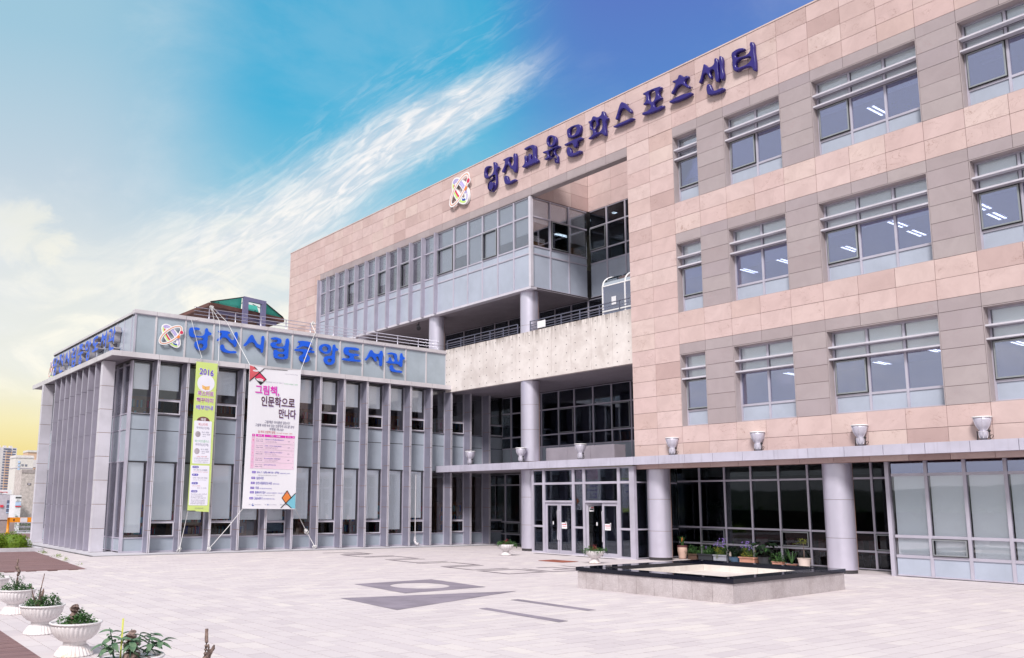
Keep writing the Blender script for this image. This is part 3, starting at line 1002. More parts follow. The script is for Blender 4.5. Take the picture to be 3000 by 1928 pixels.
# downpipe on the last fin
dp = MB().tube([(23.62, 34.02, 0.45), (23.62, 34.02, 0.26), (23.62, 33.98, 0.18), (23.62, 33.90, 0.14), (23.66, 33.80, 0.12)], 0.055, 10)
dp.tube([(23.62, 34.02, 0.27), (23.62, 34.02, 0.33)], 0.072, 10).tube([(23.64, 33.84, 0.125), (23.665, 33.79, 0.118)], 0.072, 10).tube([(23.62, 34.02, 0.45), (23.62, 34.02, 3.3)], 0.02, 8)
tag(dp.build('drain_pipe', 'coping_metal'), 'short white drain pipe elbow at the foot of a fin near the canopy end', 'pipe')

# ================================================================== CIVIC BUILDING (sandstone)
XP, XW, XK, XCo, XR, XBX, XI, XQ = 25.55, 25.65, 25.15, 26.11, 26.40, 25.60, 27.9, 29.3
YW, SW, ZW, ST, ZWB, ZP = 20.13, 1.123, 15.70, 4.157, 13.09, 18.36
YE, YO = 22.376, 47.57
civ = thing('civic_building', 'four storey centre clad in pink sandstone with grey window piers and ribbon windows', 'building', (XP, 22.38, 0))
def C(mb, name, mat, parent=None, **k):
    return under(mb.build(name, mat, None, **k), parent or civ)
GA = 0.012
stones = []       # (y0, y1, z0, z1, kind)
# vertical zones of courses
crs = (ST - 0.0) / 7
above = [16.07 + (ZP - 16.07) / 4 * k for k in range(5)]
ncol_l = int(math.ceil((51.8 - YE) / SW))
for k in range(4):
    for n in range(-2, ncol_l - 2 + 0):
        pass
def ycol(n):       # left edge (far) of stone column n, n=0 at YW
    return YW - n * SW
cols = range(-29, 14)
for n in cols:
    y1, y0 = min(51.8, ycol(n)), ycol(n + 1)
    if y0 > 51.7:
        continue
    for k in range(4):
        stones.append((y0, y1, above[k], above[k + 1], 'pink'))
# lintel band over the opening and over windows
for n in range(-25, -2):
    y1, y0 = ycol(n), ycol(n + 1)
    y1 = min(y1, YO)
    stones.append((y0, y1, ZW + 0.02, 16.07, 'grey'))
# far-left pier below the band
for k in range(15):
    z1 = 16.07 - k * crs
    z0 = z1 - crs
    for n in range(-29, -24):
        y1, y0 = min(51.8, ycol(n)), max(YO, ycol(n + 1))
        if y1 - y0 > 0.2 and z0 > 7.0:
            stones.append((y0, y1, z0, z1, 'pink'))
sills = [ZWB - ST * k for k in range(3)]
# two pink columns at the corner
for n in (-2, -1):
    y1, y0 = ycol(n), ycol(n + 1)
    z = sills[0] - 0.0
    zz = []
    z1 = 16.07
    lv = [16.07]
    top = sills[0] + 5 * crs
    lv = [16.07, top]
    q = top
    while q > 3.4:
        q -= crs
        lv.append(max(q, 3.3))
    for a, b_ in zip(lv[:-1], lv[1:]):
        if a - b_ > 0.03:
            stones.append((y0, y1, b_, a, 'pink'))
# window field
WIN = [(0, 1), (2, 4), (5, 8), (9, 12)]
for r_ in range(3):
    head = ZW - ST * r_
    sill = ZWB - ST * r_
    for n in range(0, 14):
        y1, y0 = ycol(n), ycol(n + 1)
        stones.append((y0, y1, head, head + 0.37, 'grey'))
        stones.append((y0, y1, sill - 0.588, sill, 'pink'))
        lo = head - ST + 0.37 if r_ < 2 else sill - 1.48
        stones.append((y0, y1, lo, sill - 0.588, 'pink'))
        inwin = any(a <= n < b_ for a, b_ in WIN)
        if not inwin and n < 13 or n == 13:
            for k in range(5):
                ch = (head - sill) / 5
                stones.append((y0, y1, sill + k * ch, sill + (k + 1) * ch, 'grey'))
def sdist(s):
    y, z = (s[0] + s[1]) / 2, (s[2] + s[3]) / 2
    d = XP * F_YAW.x + y * F_YAW.y
    t = (XP * F_YAW.y - y * F_YAW.x) / d
    vis = t < 0.69
    return (0 if vis else 1000) + d
pinks = sorted([s for s in stones if s[4] == 'pink'], key=sdist)
greys = sorted([s for s in stones if s[4] == 'grey'], key=sdist)
def panels(lst, name, mat, stuffname):
    big = MB()
    for i, s in enumerate(lst):
        d = random.uniform(-0.003, 0.004)
        if i < 298:
            under(piece(name, mat, XP - d, XP + 0.09, s[0] + GA / 2, s[1] - GA / 2, s[2] + GA / 2, s[3] - GA / 2, None), civ)
        else:
            big.box(XP - d, XP + 0.09, s[0] + GA / 2, s[1] - GA / 2, s[2] + GA / 2, s[3] - GA / 2)
    if big.v:
        C(big, stuffname, mat, kind='stuff')
panels(pinks, 'sandstone_panel', 'sandstone', 'sandstone_cladding')
panels(greys, 'grey_stone_panel', 'grey_stone', 'grey_cladding')
# backing wall with openings (mortar colour in the joints)
bw = MB()
bw.box(XP + 0.03, XP + 0.34, 4.0, 51.8, ZW + 0.05, ZP)
bw.box(XP + 0.03, XP + 0.34, YO, 51.8, 7.0, ZW + 0.05)
bw.box(XP + 0.03, XP + 0.34, YW, YE, 3.3, ZW + 0.05)
for r_ in range(3):
    head, sill = ZW - ST * r_, ZWB - ST * r_
    bw.box(XP + 0.03, XP + 0.34, 4.0, YW, (head - ST) if r_ < 2 else 3.3, sill - 0.01)
    prev = YW
    for a, b_ in WIN:
        if a > 0:
            bw.box(XP + 0.03, XP + 0.34, ycol(a), prev, sill - 0.01, head + 0.01 if r_ else ZW + 0.05)
        prev = ycol(b_)
    bw.box(XP + 0.03, XP + 0.34, 4.0, prev, sill - 0.01, head + 0.01 if r_ else ZW + 0.05)
C(bw, 'backing_wall', 'brown_wood')
rv = MB()
for r_ in range(3):
    head, sill = ZW - ST * r_, ZWB - ST * r_
    for a, b_ in WIN:
        ya, yb = ycol(a), ycol(b_)
        rv.box(XP + 0.004, XP + 0.36, ya - 0.028, ya - 0.004, sill, head)
        rv.box(XP + 0.004, XP + 0.36, yb + 0.004, yb + 0.028, sill, head)
        rv.box(XP + 0.004, XP + 0.36, yb + 0.03, ya - 0.03, head - 0.03, head - 0.006)
        rv.box(XP + 0.010, XP + 0.36, yb + 0.03, ya - 0.03, sill - 0.02, sill + 0.012)
rv.box(XP + 0.004, XP + 0.36, YE, YO, ZW - 0.012, ZW + 0.018)
C(rv, 'window_reveal', 'grey_stone')
C(MB().box(XP - 0.02, XP + 0.4, 4.0, 51.83, ZP, ZP + 0.05), 'coping', 'sandstone')
C(MB().box(XP + 0.01, XP + 0.35, 51.805, 51.84, 7, ZP), 'end_trim', 'fin_light')
# roof, rear walls
C(MB().box(29.75, 44, 4, 51.8, 17.6, 17.8).box(XP + 0.4, 29.7, 28.2, 51.7, 17.6, 17.8).box(XP + 0.4, 29.7, 4.0, 22.3, 17.6, 17.8), 'roof', 'wall_concrete')
C(MB().box(44, 44.3, 4, 51.8, 0, 18.3).box(29.6, 44, 51.5, 51.8, 0, 18.3).box(XP + 0.4, 44, 3.7, 4.0, 0, 18.3).box(XP + 0.4, 44, 22.10, 22.30, 3.9, 17.6), 'rear_wall', 'sandstone')
# interiors behind the window field
C(MB().box(XP + 0.42, 38, 4.1, 22.08, 3.9, 4.3).box(XP + 0.42, 38, 4.1, 22.08, 8.0, 8.4).box(XP + 0.42, 38, 4.1, 22.08, 12.2, 12.6).box(XP + 0.42, 38, 4.1, 22.08, 16.1, 16.5), 'floor_slab', 'interior_ceiling')
C(MB().box(37.4, 37.6, 4.1, 22.0, 3.9, 16.1), 'partition', 'beige_wall')

# ------------------------------------------------------------------ windows of the sandstone front
XF = XP + 0.27
def window(cols_, row, blinds, cas, lights):
    a, b_ = cols_
    ya, yb = ycol(a) - 0.03, ycol(b_) + 0.03       # ya far, yb near
    head, sill = ZW - ST * row - 0.03, ZWB - ST * row + 0.012
    nb_ = b_ - a
    step = (ya - yb) / nb_
    zt1, zt2, zt3 = sill + 2.06, sill + 1.69, sill + 0.56        # two louvre lines, sill transom
    fr = MB()
    fw = 0.055
    fr.box(XF, XF + 0.10, yb, ya, head - 0.05, head)
    fr.box(XF, XF + 0.10, yb, ya, sill, sill + 0.055)
    fr.box(XF, XF + 0.10, ya - fw, ya, sill + 0.055, head - 0.05)
    fr.box(XF, XF + 0.10, yb, yb + fw * 0.6, sill + 0.055, head - 0.05)
    ms = [ya - step * k for k in range(1, nb_)]
    for m_ in ms:
        fr.box(XF, XF + 0.10, m_ - 0.035, m_ + 0.035, sill + 0.055, head - 0.05)
    ed = [ya - fw] + [v for m_ in ms for v in (m_ + 0.035, m_ - 0.035)] + [yb + fw * 0.6]
    bays = [(ed[2 * k + 1], ed[2 * k]) for k in range(nb_)]
    for (p, q) in bays:
        for z in (zt1, zt2, zt3):
            fr.box(XF + 0.01, XF + 0.09, p, q, z - 0.035, z + 0.035)
    win = C(fr, 'window', 'frame_metal')
    def S(mb, nm, mt):
        return under(mb.build(nm, mt), win)
    for z in (zt1, zt2):
        S(MB().box(XP + 0.03, XF - 0.03, yb + 0.01, ya + 0.0, z - 0.02, z + 0.03), 'sun_louvre', 'fin_light')
        S(MB().box(XF - 0.03, XF, yb + 0.01, ya - 0.02, z - 0.02, z + 0.02), 'louvre_bracket', 'dark_metal')
    for k, (p, q) in enumerate(bays):
        S(MB().box(XF + 0.04, XF + 0.055, p, q, sill + 0.055, zt3 - 0.035), 'spandrel_panel', 'spandrel_pale')
        for (z0, z1) in ((zt1 + 0.035, head - 0.05), (zt2 + 0.035, zt1 - 0.035)):
            S(MB().box(XF + 0.045, XF + 0.057, p, q, z0, z1), 'pane', 'glass_clear')
            S(MB().box(XF + 0.075, XF + 0.09, p + 0.05, q - 0.02, z0 - 0.03, z1 + 0.03), 'roller_blind', 'blind_fabric')
        z0, z1 = zt3 + 0.035, zt2 - 0.035
        if k == cas:
            cg = 0.035
            S(MB().box(XF - 0.03, XF, p, q, z0, z0 + cg).box(XF - 0.03, XF, p, q, z1 - cg, z1).box(XF - 0.03, XF, p, p + cg, z0 + cg, z1 - cg).box(XF - 0.03, XF, q - cg, q, z0 + cg, z1 - cg), 'casement_gasket', 'black_rubber')
            S(MB().box(XF - 0.05, XF - 0.03, p + .02, q - .02, z0 + 0.02, z0 + 0.06).box(XF - 0.05, XF - 0.03, p + .02, q - .02, z1 - 0.06, z1 - .02).box(XF - 0.05, XF - 0.03, p + .02, p + 0.06, z0 + 0.06, z1 - 0.06).box(XF - 0.05, XF - 0.03, q - 0.06, q - .02, z0 + 0.06, z1 - 0.06), 'casement', 'casement_metal')
            S(MB().box(XF - 0.042, XF - 0.034, p + 0.06, q - 0.06, z0 + 0.06, z1 - 0.06), 'pane', 'glass_tinted')
        else:
            S(MB().box(XF + 0.045, XF + 0.057, p, q, z0, z1), 'pane', 'glass_tinted')
        bl = blinds[k]
        if bl > 0:
            S(MB().box(XF + 0.075, XF + 0.09, p + 0.05, q - 0.02, z1 - bl * (z1 - z0), z1 + 0.02), 'roller_blind', 'blind_fabric')
    return win
window((0, 1), 0, [0.70], 0, 0)
window((0, 1), 1, [0.35], 0, 0)
window((0, 1), 2, [0.06], 0, 0)
window((2, 4), 0, [0.05, 0.05], 0, 0)
window((2, 4), 1, [0.45, 0.42], -1, 0)
window((2, 4), 2, [0.04, 0.04], -1, 0)
window((5, 8), 0, [0.22, 0.28, 0.25], 0, 0)
window((5, 8), 1, [0.15, 0.10, 0.18], 0, 0)
window((5, 8), 2, [0.0, 0.0, 0.0], 0, 0)
window((9, 12), 0, [0.1, 0.1, 0.3], 0, 0)
window((9, 12), 1, [0.08, 0.1, 0.3], 0, 0)
window((9, 12), 2, [0.05, 0.1, 0.3], 0, 0)

# ------------------------------------------------------------------ projecting glass storey
BZ = [11.50, 13.04, 13.40, 14.78, 15.66]
def glazed_bay(parent_fn, axis, c, p0, p1, zs, mats, frame='frame_metal', fw=0.035, depth=0.08, face=-1, blinds=None, cas=None, name='window', label=None):
    """one bay of curtain wall. axis 'y': runs along Y at x=c facing -X; axis 'x': runs along X at y=c facing -Y.
    zs: row limits, mats: one entry per row (glass or spandrel material)."""
    def bx(m, a, b_, d0, d1, z0, z1):
        if axis == 'y':
            m.box(c + d0, c + d1, a, b_, z0, z1)
        else:
            m.box(a, b_, c + d0, c + d1, z0, z1)
        return m
    fr = MB()
    bx(fr, p0 - fw, p0 + fw, -0.02, depth, zs[0], zs[-1])
    for i, z in enumerate(zs):
        lo = z - (0 if i == 0 else fw * 0.9)
        hi = z + (0 if i == len(zs) - 1 else fw * 0.9)
        bx(fr, p0 + fw, p1 - fw, -0.01, depth - 0.01, lo, hi)
    win = parent_fn(fr, name, frame)
    for i, mt in enumerate(mats):
        if mt is None:
            continue
        z0 = zs[i] + (fw * 0.9)
        z1 = zs[i + 1] - (fw * 0.9)
        if cas is not None and i in cas:
            g = 0.035
            m1 = MB()
            bx(m1, p0 + fw, p1 - fw, -0.05, -0.02, z0, z0 + g); bx(m1, p0 + fw, p1 - fw, -0.05, -0.02, z1 - g, z1)
            bx(m1, p0 + fw, p0 + fw + g, -0.05, -0.02, z0 + g, z1 - g); bx(m1, p1 - fw - g, p1 - fw, -0.05, -0.02, z0 + g, z1 - g)
            under(m1.build('casement_gasket', 'black_rubber'), win)
            m2 = MB()
            g2 = 0.03
            a0, a1, q0, q1 = p0 + fw + .02, p1 - fw - .02, z0 + .02, z1 - .02
            bx(m2, a0, a1, -0.065, -0.05, q0, q0 + g2); bx(m2, a0, a1, -0.065, -0.05, q1 - g2, q1)
            bx(m2, a0, a0 + g2, -0.065, -0.05, q0 + g2, q1 - g2); bx(m2, a1 - g2, a1, -0.065, -0.05, q0 + g2, q1 - g2)
            under(m2.build('casement', 'casement_metal'), win)
        under(bx(MB(), p0 + fw, p1 - fw, 0.02, 0.032, z0, z1).build('spandrel_panel' if 'spandrel' in mt else 'pane', mt), win)
    if blinds:
        for (b0, b1) in blinds:
            under(bx(MB(), p0 + fw + 0.03, p1 - fw - 0.04, 0.07, 0.085, b0, b1).build('roller_blind', 'blind_fabric'), win)
    return win
CP = lambda m, n, mt: C(m, n, mt)
YBX = 28.13
mats_box = ['spandrel_pale', 'spandrel_pale', 'glass_box', 'glass_box']
bys = [YBX + 0.08] + [YBX + 1.135 * k for k in range(1, 7)]
bys.append(bys[-1] + 0.25)
fin_y = [35.19 + 1.127 * k for k in range(12)]
ed = [YBX + 0.07] + [YBX + 1.135 * k for k in range(1, 6)] + fin_y
bl_low = [14.0, 13.9, 13.5, 13.45, 14.05, 13.45, 13.45, 14.9, 13.5, 13.45, 14.0, 13.5, 13.5, 14.2, 13.5, 13.6, 13.5]
for i in range(len(ed) - 1):
    lo = bl_low[i % len(bl_low)]
    dark = i in (7, 8, 9)
    glazed_bay(CP, 'y', XBX, ed[i], ed[i + 1], BZ, mats_box, blinds=None if dark else [(lo, 15.6)], cas={2} if i in (2, 5, 8, 10, 13) else None)
C(MB().box(XBX - 0.03, XBX + 0.09, YO - 0.10, YO - 0.001, 7.0, 15.66), 'mullion', 'frame_metal')
for y in fin_y:
    C(MB().box(25.385, XBX - 0.021, y - 0.04, y + 0.04, 11.44, 15.68), 'fin', 'fin_metal')
C(MB().box(XBX - 0.06, XBX + 0.10, YBX - 0.07, YBX + 0.068, 11.50, 15.66), 'corner_post', 'fin_light')
C(MB().box(XBX - 0.05, XBX + 0.3, YBX - 0.05, YO, 11.40, 11.498), 'bottom_trim', 'fin_light')
# return of the box (faces the camera) and recessed back glazing
rx = [XBX + 0.10, 26.81, 27.99, 29.2]
for i in range(3):
    glazed_bay(CP, 'x', YBX, rx[i], rx[i + 1], BZ, ['spandrel_pale', 'spandrel_pale', 'glass_clear' if i != 1 else 'glass_dark', 'glass_clear'], blinds=[((13.5, 15.6), (14.75, 15.6), (14.0, 15.6))[i]] if i else [(14.55, 15.6)], cas={2} if i == 1 else None)
byk = [YE - 0.4, 23.6, 24.73, 25.86, 26.99, YBX - 0.06]
BZ2 = [11.50, 13.11, 13.71, 14.86, 15.68]
for i in range(5):
    glazed_bay(CP, 'y', XQ, byk[i], byk[i + 1], BZ2, ['spandrel_pale', 'glass_dark', 'glass_dark', 'glass_dark'], cas={2} if i == 4 else None)
# stone above the recess (open-topped court behind the beam)
ct = [(15.70, 16.36), (16.36, 16.95), (16.95, 17.6), (17.6, 18.3)]
for z0, z1 in ct:
    for k in range(4):
        y1 = YBX - 0.01 - k * 1.45
        under(piece('sandstone_panel', 'sandstone', XQ - 0.01, XQ + 0.1, y1 - 1.438, y1, z0 + .005, z1 - .005, None), civ)
    for k in range(3):
        x0 = XP + 0.36 + k * 1.13
        under(piece('sandstone_panel', 'sandstone', x0, x0 + 1.12, YBX, YBX + 0.1, z0 + .005, z1 - .005, None), civ)
C(MB().box(XQ + 0.02, XQ + 0.3, YE - 0.5, YBX, 15.69, 18.3).box(XP + 0.36, XQ, YBX + 0.03, YBX + 0.3, 15.68, 18.3), 'backing_wall', 'brown_wood')
# interior of the glass storey
C(MB().box(XBX + 0.25, 33, YBX + 0.2, YO - 0.1, 11.55, 12.9).box(XQ + 0.2, 33, YE, YBX, 11.55, 12.9), 'floor_slab', 'interior_floor')
C(MB().box(XBX + 0.25, 33, YBX + 0.2, YO - 0.1, 15.7, 15.9).box(XQ + 0.35, 33, YE, YBX, 15.7, 15.9), 'ceiling', 'interior_ceiling')
C(MB().box(32, 32.2, YE, YO, 12.9, 15.7).box(XBX + 0.3, 32, 40.3, 40.5, 12.9, 15.7).box(XBX + 0.3, 32, YO - 0.25, YO - 0.1, 12.9, 15.7).box(XQ + .3, 32, YE - .4, YE - .2, 12.9, 15.7), 'partition', 'beige_wall')

# ------------------------------------------------------------------ soffits of linear boards
def slats(x0, x1, y0, y1, z, pitch, mat='soffit_metal'):
    n = int((x1 - x0) / pitch)
    for k in range(n):
        a = x0 + k * pitch
        under(piece('soffit_slat', mat, a + 0.008, a + pitch - 0.008, y0, y1, z, z + 0.03, None), civ)
slats(XBX + 0.31, 29.3, YBX, YO, 11.43, 0.115)
C(MB().box(XBX + 0.31, 29.3, YBX, YO, 11.465, 11.50), 'soffit_board', 'dark_joint')
slats(XW + 0.22, 29.3, YE + 0.05, 34.9, 7.38, 0.115)
C(MB().box(XW + 0.22, 29.3, YE + 0.05, 34.9, 7.415, 7.46), 'soffit_board', 'dark_joint')
C(MB().box(XW + 0.22, 29.3, YE + 0.05, YO, 7.48, 8.25), 'balcony_slab', 'wall_concrete')

# ------------------------------------------------------------------ fair-faced concrete balcony front
pj = [34.49] + [33.85 - 1.155 * k for k in range(10)] + [YE + 0.005]
dots = MB()
for a, b_ in zip(pj[:-1], pj[1:]):
    under(piece('concrete_panel', 'fair_concrete', XW, XW + 0.2, b_ + 0.006, a - 0.006, 7.36, 9.50, None), civ)
    for fr_ in (0.22, 0.78):
        if a - b_ < 0.8:
            fr_ = 0.5 if fr_ < .5 else 0.85
        for k in range(6):
            y = b_ + (a - b_) * fr_
            z = 7.52 + k * 0.36
            dots.tube([(XW - 0.003, y, z), (XW + 0.01, y, z)], 0.022, 8)
C(dots, 'form_tie_hole', 'dark_joint', kind='stuff')
C(MB().box(XW + 0.02, XW + 0.18, YE + 0.01, 34.48, 7.37, 9.49), 'concrete_core', 'dark_joint')

# ------------------------------------------------------------------ recessed glazing, second and third level
r2 = [21.5] + [25.79 + 1.135 * k for k in range(-3, 8)] + [34.55]
r2 = sorted([YE + 0.05] + [y for y in [25.79 - 1.13, 25.79 - 2.26] if y > YE] + [25.79, 26.92, 28.06, 29.26, 30.31, 31.52, 32.5, 33.77, 34.50])
Z2 = [3.80, 4.73, 5.29, 6.51, 7.36]
for i in range(len(r2) - 1):
    glazed_bay(CP, 'y', XQ, r2[i], r2[i + 1], Z2, ['spandrel_glass', 'glass_dark', 'glass_dark', 'glass_dark'], cas={2} if i in (3, 6) else None)
r3 = [22.45, 23.6, 24.75, 25.9, 27.05, 28.24, 29.36, 30.48, 31.6, 32.75, 33.92, 35.05, 36.2, 37.7, 39.45, 41.3, 43.1, 45.0, 47.3]
for i in range(len(r3) - 1):
    glazed_bay(CP, 'y', XQ, r3[i], r3[i + 1], [8.26, 10.9, 11.42], ['glass_dark', 'glass_dark'], blinds=[(9.2, 10.85)] if i in (8, 9, 14, 15) else None)
C(MB().box(XQ + 0.3, 34, YE, 47.4, 7.5, 8.25).box(XQ + 0.3, 34, YE, 34.5, 3.6, 4.0), 'floor_slab', 'interior_floor')
C(MB().box(34, 34.2, YE, 47.4, 3.6, 11.5).box(XQ + 0.3, 34, 34.6, 34.8, 3.6, 7.4).box(XQ + .3, 34, YE - 0.1, YE, 3.6, 11.5), 'partition', 'interior_wall')

# ------------------------------------------------------------------ columns
def column(y, z0, z1, joints, r=0.43):
    prof_z = [z0 + 0.10] + joints + [z1]
    m = MB()
    for a, b_ in zip(prof_z[:-1], prof_z[1:]):
        m.lathe([(r, a + 0.005), (r, b_ - 0.005)], 64, XCo, y, caps=False)
    o = C(m, 'column', 'column_metal')
    for p_ in o.data.polygons:
        p_.use_smooth = abs(p_.normal.z) < 0.3
    o.data.update()
    under(MB().lathe([(r - 0.012, z0 + 0.1), (r - 0.012, z1)], 32, XCo, y).build('column_joint', 'rust_joint'), o)
    # vertical seam of the cladding
    a = R(252)
    a = R(-62)
    sx, sy_ = XCo + (r + 0.0015) * math.cos(a), y + (r + 0.0015) * math.sin(a)
    under(MB().tube([(sx, sy_, z0 + 0.1), (sx, sy_, z1)], 0.006, 6).build('column_seam', 'rust_joint'), o)
    if z0 < 1:
        under(MB().lathe([(r - 0.02, z0), (r - 0.02, z0 + 0.1)], 32, XCo, y).build('column_foot', 'dark_joint'), o)
    return o
column(21.75, 0, 3.46, [1.05, 2.20])
column(14.75, 0, 3.46, [1.05, 2.20])
column(28.80, 0, 3.46, [1.10, 2.28])
column(28.80, 3.72, 7.36, [5.20, 6.30], 0.42)
column(28.80, 8.20, 11.42, [9.85], 0.42)
column(35.86, 8.20, 11.42, [9.9], 0.42)
column(43.0, 8.20, 11.42, [9.9], 0.42)

# ------------------------------------------------------------------ entrance canopy
ky = [34.55] + [33.72 - 1.163 * k for k in range(24)]
for a, b_ in zip(ky[:-1], ky[1:]):
    under(piece('canopy_fascia', 'fascia_metal', XK, XK + 0.04, b_ + 0.007, a - 0.007, 3.455, 3.755, None), civ)
C(MB().box(XK + 0.045, XK + 0.2, 6, 34.5, 3.47, 3.745), 'canopy_core', 'dark_joint')
C(MB().box(XK + 0.2, XI + 1.5, 6, 34.5, 3.50, 3.74), 'canopy_roof', 'soffit_metal')
sfm = MB()
for a, b_ in zip(ky[:-1], ky[1:]):
    for xa, xb in ((XK + 0.05, 26.3), (26.31, 27.85)):
        sfm.box(xa, xb, b_ + 0.005, a - 0.005, 3.462, 3.49)
C(sfm, 'canopy_soffit', 'soffit_metal')
C(MB().box(XI, 40, 6, 34.0, 3.48, 3.60).box(XI, 40, 6, 34.0, -0.03, 0.02), 'floor_slab', 'interior_floor')
# low duct box on the canopy roof beside the tall column
for k in range(3):
    C(MB().box(26.55, 27.2, 24.3 + 1.33 * k + .006, 24.3 + 1.33 * (k + 1) - .006, 3.76, 4.40), 'duct_cover', 'soffit_metal')

# ------------------------------------------------------------------ ground floor glazing
zi = [0.03, 0.59, 1.18, 2.90, 3.46]
iy = [14.05, 14.62, 15.72, 16.83, 17.93, 19.04, 20.16, 21.28, 22.36]
for i in range(len(iy) - 1):
    glazed_bay(CP, 'y', XI, iy[i], iy[i + 1], zi, ['glass_dark'] * 4, cas={1} if i in (0, 3, 6) else None)
i1 = [27.95, 29.2, 30.5, 31.8, 33.1, 34.24, 35.44]
z1f = [0.03, 0.50, 1.09, 2.92, 3.46]
for i in range(len(i1) - 1):
    glazed_bay(CP, 'y', XQ, i1[i], i1[i + 1], z1f, ['glass_dark'] * 4, cas={1} if i == 4 else None)
# right-hand shop front
ry = [13.28 - 1.045 * k for k in range(6)]
zr = [0.02, 0.58, 1.15, 2.93, 3.455]
for i in range(5):
    glazed_bay(CP, 'y', XR, ry[i + 1], ry[i], zr, ['spandrel_pale', 'glass_box', 'glass_box', 'glass_tinted'], fw=0.045, blinds=[(0.62, 2.96)], cas={1} if i == 1 else None)
C(MB().box(XR - 0.05, XR + 0.12, 13.285, 13.40, 0.0, 3.455), 'corner_post', 'frame_metal')
C(MB().box(XR + 0.12, XI, 13.32, 13.40, 0.0, 3.455).box(XR + 0.3, XI + 4, 7.0, 7.1, 0, 3.455), 'return_wall', 'frame_metal')
C(MB().box(XR + 0.28, 32, 7.1, 13.25, 0.0, 0.03), 'shop_floor', 'interior_floor')
# interior shells
C(MB().box(38, 38.2, 6, 34.0, 0, 3.5).box(XI + .1, 38, 13.75, 13.95, 0, 3.48).box(XR + 2, XR + 2.1, 7, 13.3, 0, 3.4).box(XQ + .2, 38, 27.6, 27.8, 0.02, 3.48), 'partition', 'interior_wall')
C(MB().box(XI + 0.25, XI + 0.5, 14.0, 22.3, 3.05, 3.47), 'bulkhead', 'beige_wall')
C(MB().box(33.0, 33.2, 14.1, 22.3, 0.02, 3.45), 'partition', 'brown_wood')

# ------------------------------------------------------------------ entrance vestibule
XV = 25.35
vest = thing('entrance_vestibule', 'glazed entrance lobby with two pairs of double doors under the flat metal canopy', 'entrance', (XV, 25.0, 0))
def V(mb, nm, mt, parent=None):
    return under(mb.build(nm, mt), parent or vest)
posts = [(27.81, 27.93), (27.12, 27.26), (25.40, 25.53), (24.81, 24.94), (22.99, 23.12), (22.28, 22.52)]
for a, b_ in posts:
    V(MB().box(XV, XV + 0.14, a, b_, 0.0, 3.42), 'post', 'frame_metal')
zt = 2.83
spans = [(27.26, 27.81), (25.53, 27.12), (24.94, 25.40), (23.12, 24.81), (22.52, 22.99)]
for i, (a, b_) in enumerate(spans):
    V(MB().box(XV + 0.01, XV + 0.12, a, b_, zt - 0.045, zt + 0.045).box(XV + 0.01, XV + 0.12, a, b_, 3.36, 3.42), 'transom', 'frame_metal')
    V(MB().box(XV + 0.05, XV + 0.062, a, b_, zt + 0.045, 3.36), 'pane', 'glass_dark')
    if i in (1, 3):
        V(MB().box(XV + 0.0, XV + 0.13, a, b_, 2.06, 2.14), 'door_head', 'frame_metal')
        V(MB().box(XV + 0.05, XV + 0.062, a, b_, 2.14, zt - 0.045), 'pane', 'glass_dark')
    else:
        V(MB().box(XV + 0.01, XV + 0.12, a, b_, 1.05, 1.13).box(XV + 0.01, XV + 0.12, a, b_, 0.02, 0.08), 'transom', 'frame_metal')
        V(MB().box(XV + 0.05, XV + 0.062, a, b_, 0.08, 1.05), 'pane', 'glass_dark')
        V(MB().box(XV + 0.05, XV + 0.062, a, b_, 1.13, zt - 0.045), 'pane', 'glass_dark')
def door(y_hinge, width, sgn, ang=0.0, poster=False, sticker=False, label=None):
    """leaf hinged at y_hinge, extending sgn*width along Y; local x = depth"""
    d = bpy.data.objects.new('door', None)
    COL.objects.link(d)
    d.parent = vest
    d.location = (0.05, y_hinge - 25.0, 0.0)
    d.rotation_euler = (0, 0, ang)
    if label:
        d['label'] = label
    w = width
    def B(m, y0, y1, x0, x1, z0, z1):
        a, b_ = sorted((sgn * y0, sgn * y1))
        return m.box(x0, x1, a, b_, z0, z1)
    m = MB()
    B(m, 0.005, 0.10, 0, 0.05, 0.03, 2.05); B(m, w - 0.10, w - 0.005, 0, 0.05, 0.03, 2.05)
    B(m, 0.10, w - 0.10, 0, 0.05, 0.03, 0.16); B(m, 0.10, w - 0.10, 0, 0.05, 1.94, 2.05)
    m.build('leaf_frame', 'frame_metal', d)
    B(MB(), 0.10, w - 0.10, 0.02, 0.03, 0.16, 1.94).build('pane', 'glass_dark', d)
    hy = sgn * (w - 0.05)
    h = MB().tube([(-0.0, hy, 0.55), (-0.06, hy, 0.58), (-0.06, hy, 1.72), (-0.0, hy, 1.75)], 0.017, 8)
    h.build('handle', 'fin_light', d)
    if poster:
        B(MB(), w - 0.42, w - 0.12, 0.008, 0.014, 1.02, 1.26).build('notice', 'white_print', d)
        B(MB(), w - 0.39, w - 0.15, 0.004, 0.008, 1.17, 1.20).build('notice_print', 'red_text', d)
        B(MB(), w - 0.39, w - 0.17, 0.004, 0.008, 1.10, 1.115).build('notice_print', 'red_text', d)
    if sticker:
        B(MB(), 0.13, 0.31, 0.008, 0.014, 1.72, 1.92).build('sticker', 'white_print', d)
        B(MB(), 0.15, 0.29, 0.004, 0.008, 1.77, 1.83).build('sticker_print', 'dark_metal', d)
        B(MB(), 0.20, 0.30, 0.004, 0.008, 1.85, 1.89).build('sticker_print', 'red_text', d)
    B(MB(), 0.40, 0.45, 0.008, 0.014, 1.17, 1.30).build('push_plate', 'white_print', d)
    return d
door(27.115, 0.785, -1)
door(25.535, 0.785, 1, poster=True)
door(24.805, 0.835, -1, ang=R(58), sticker=True, label='glazed door leaf standing open inwards')
door(23.125, 0.835, 1, poster=True)
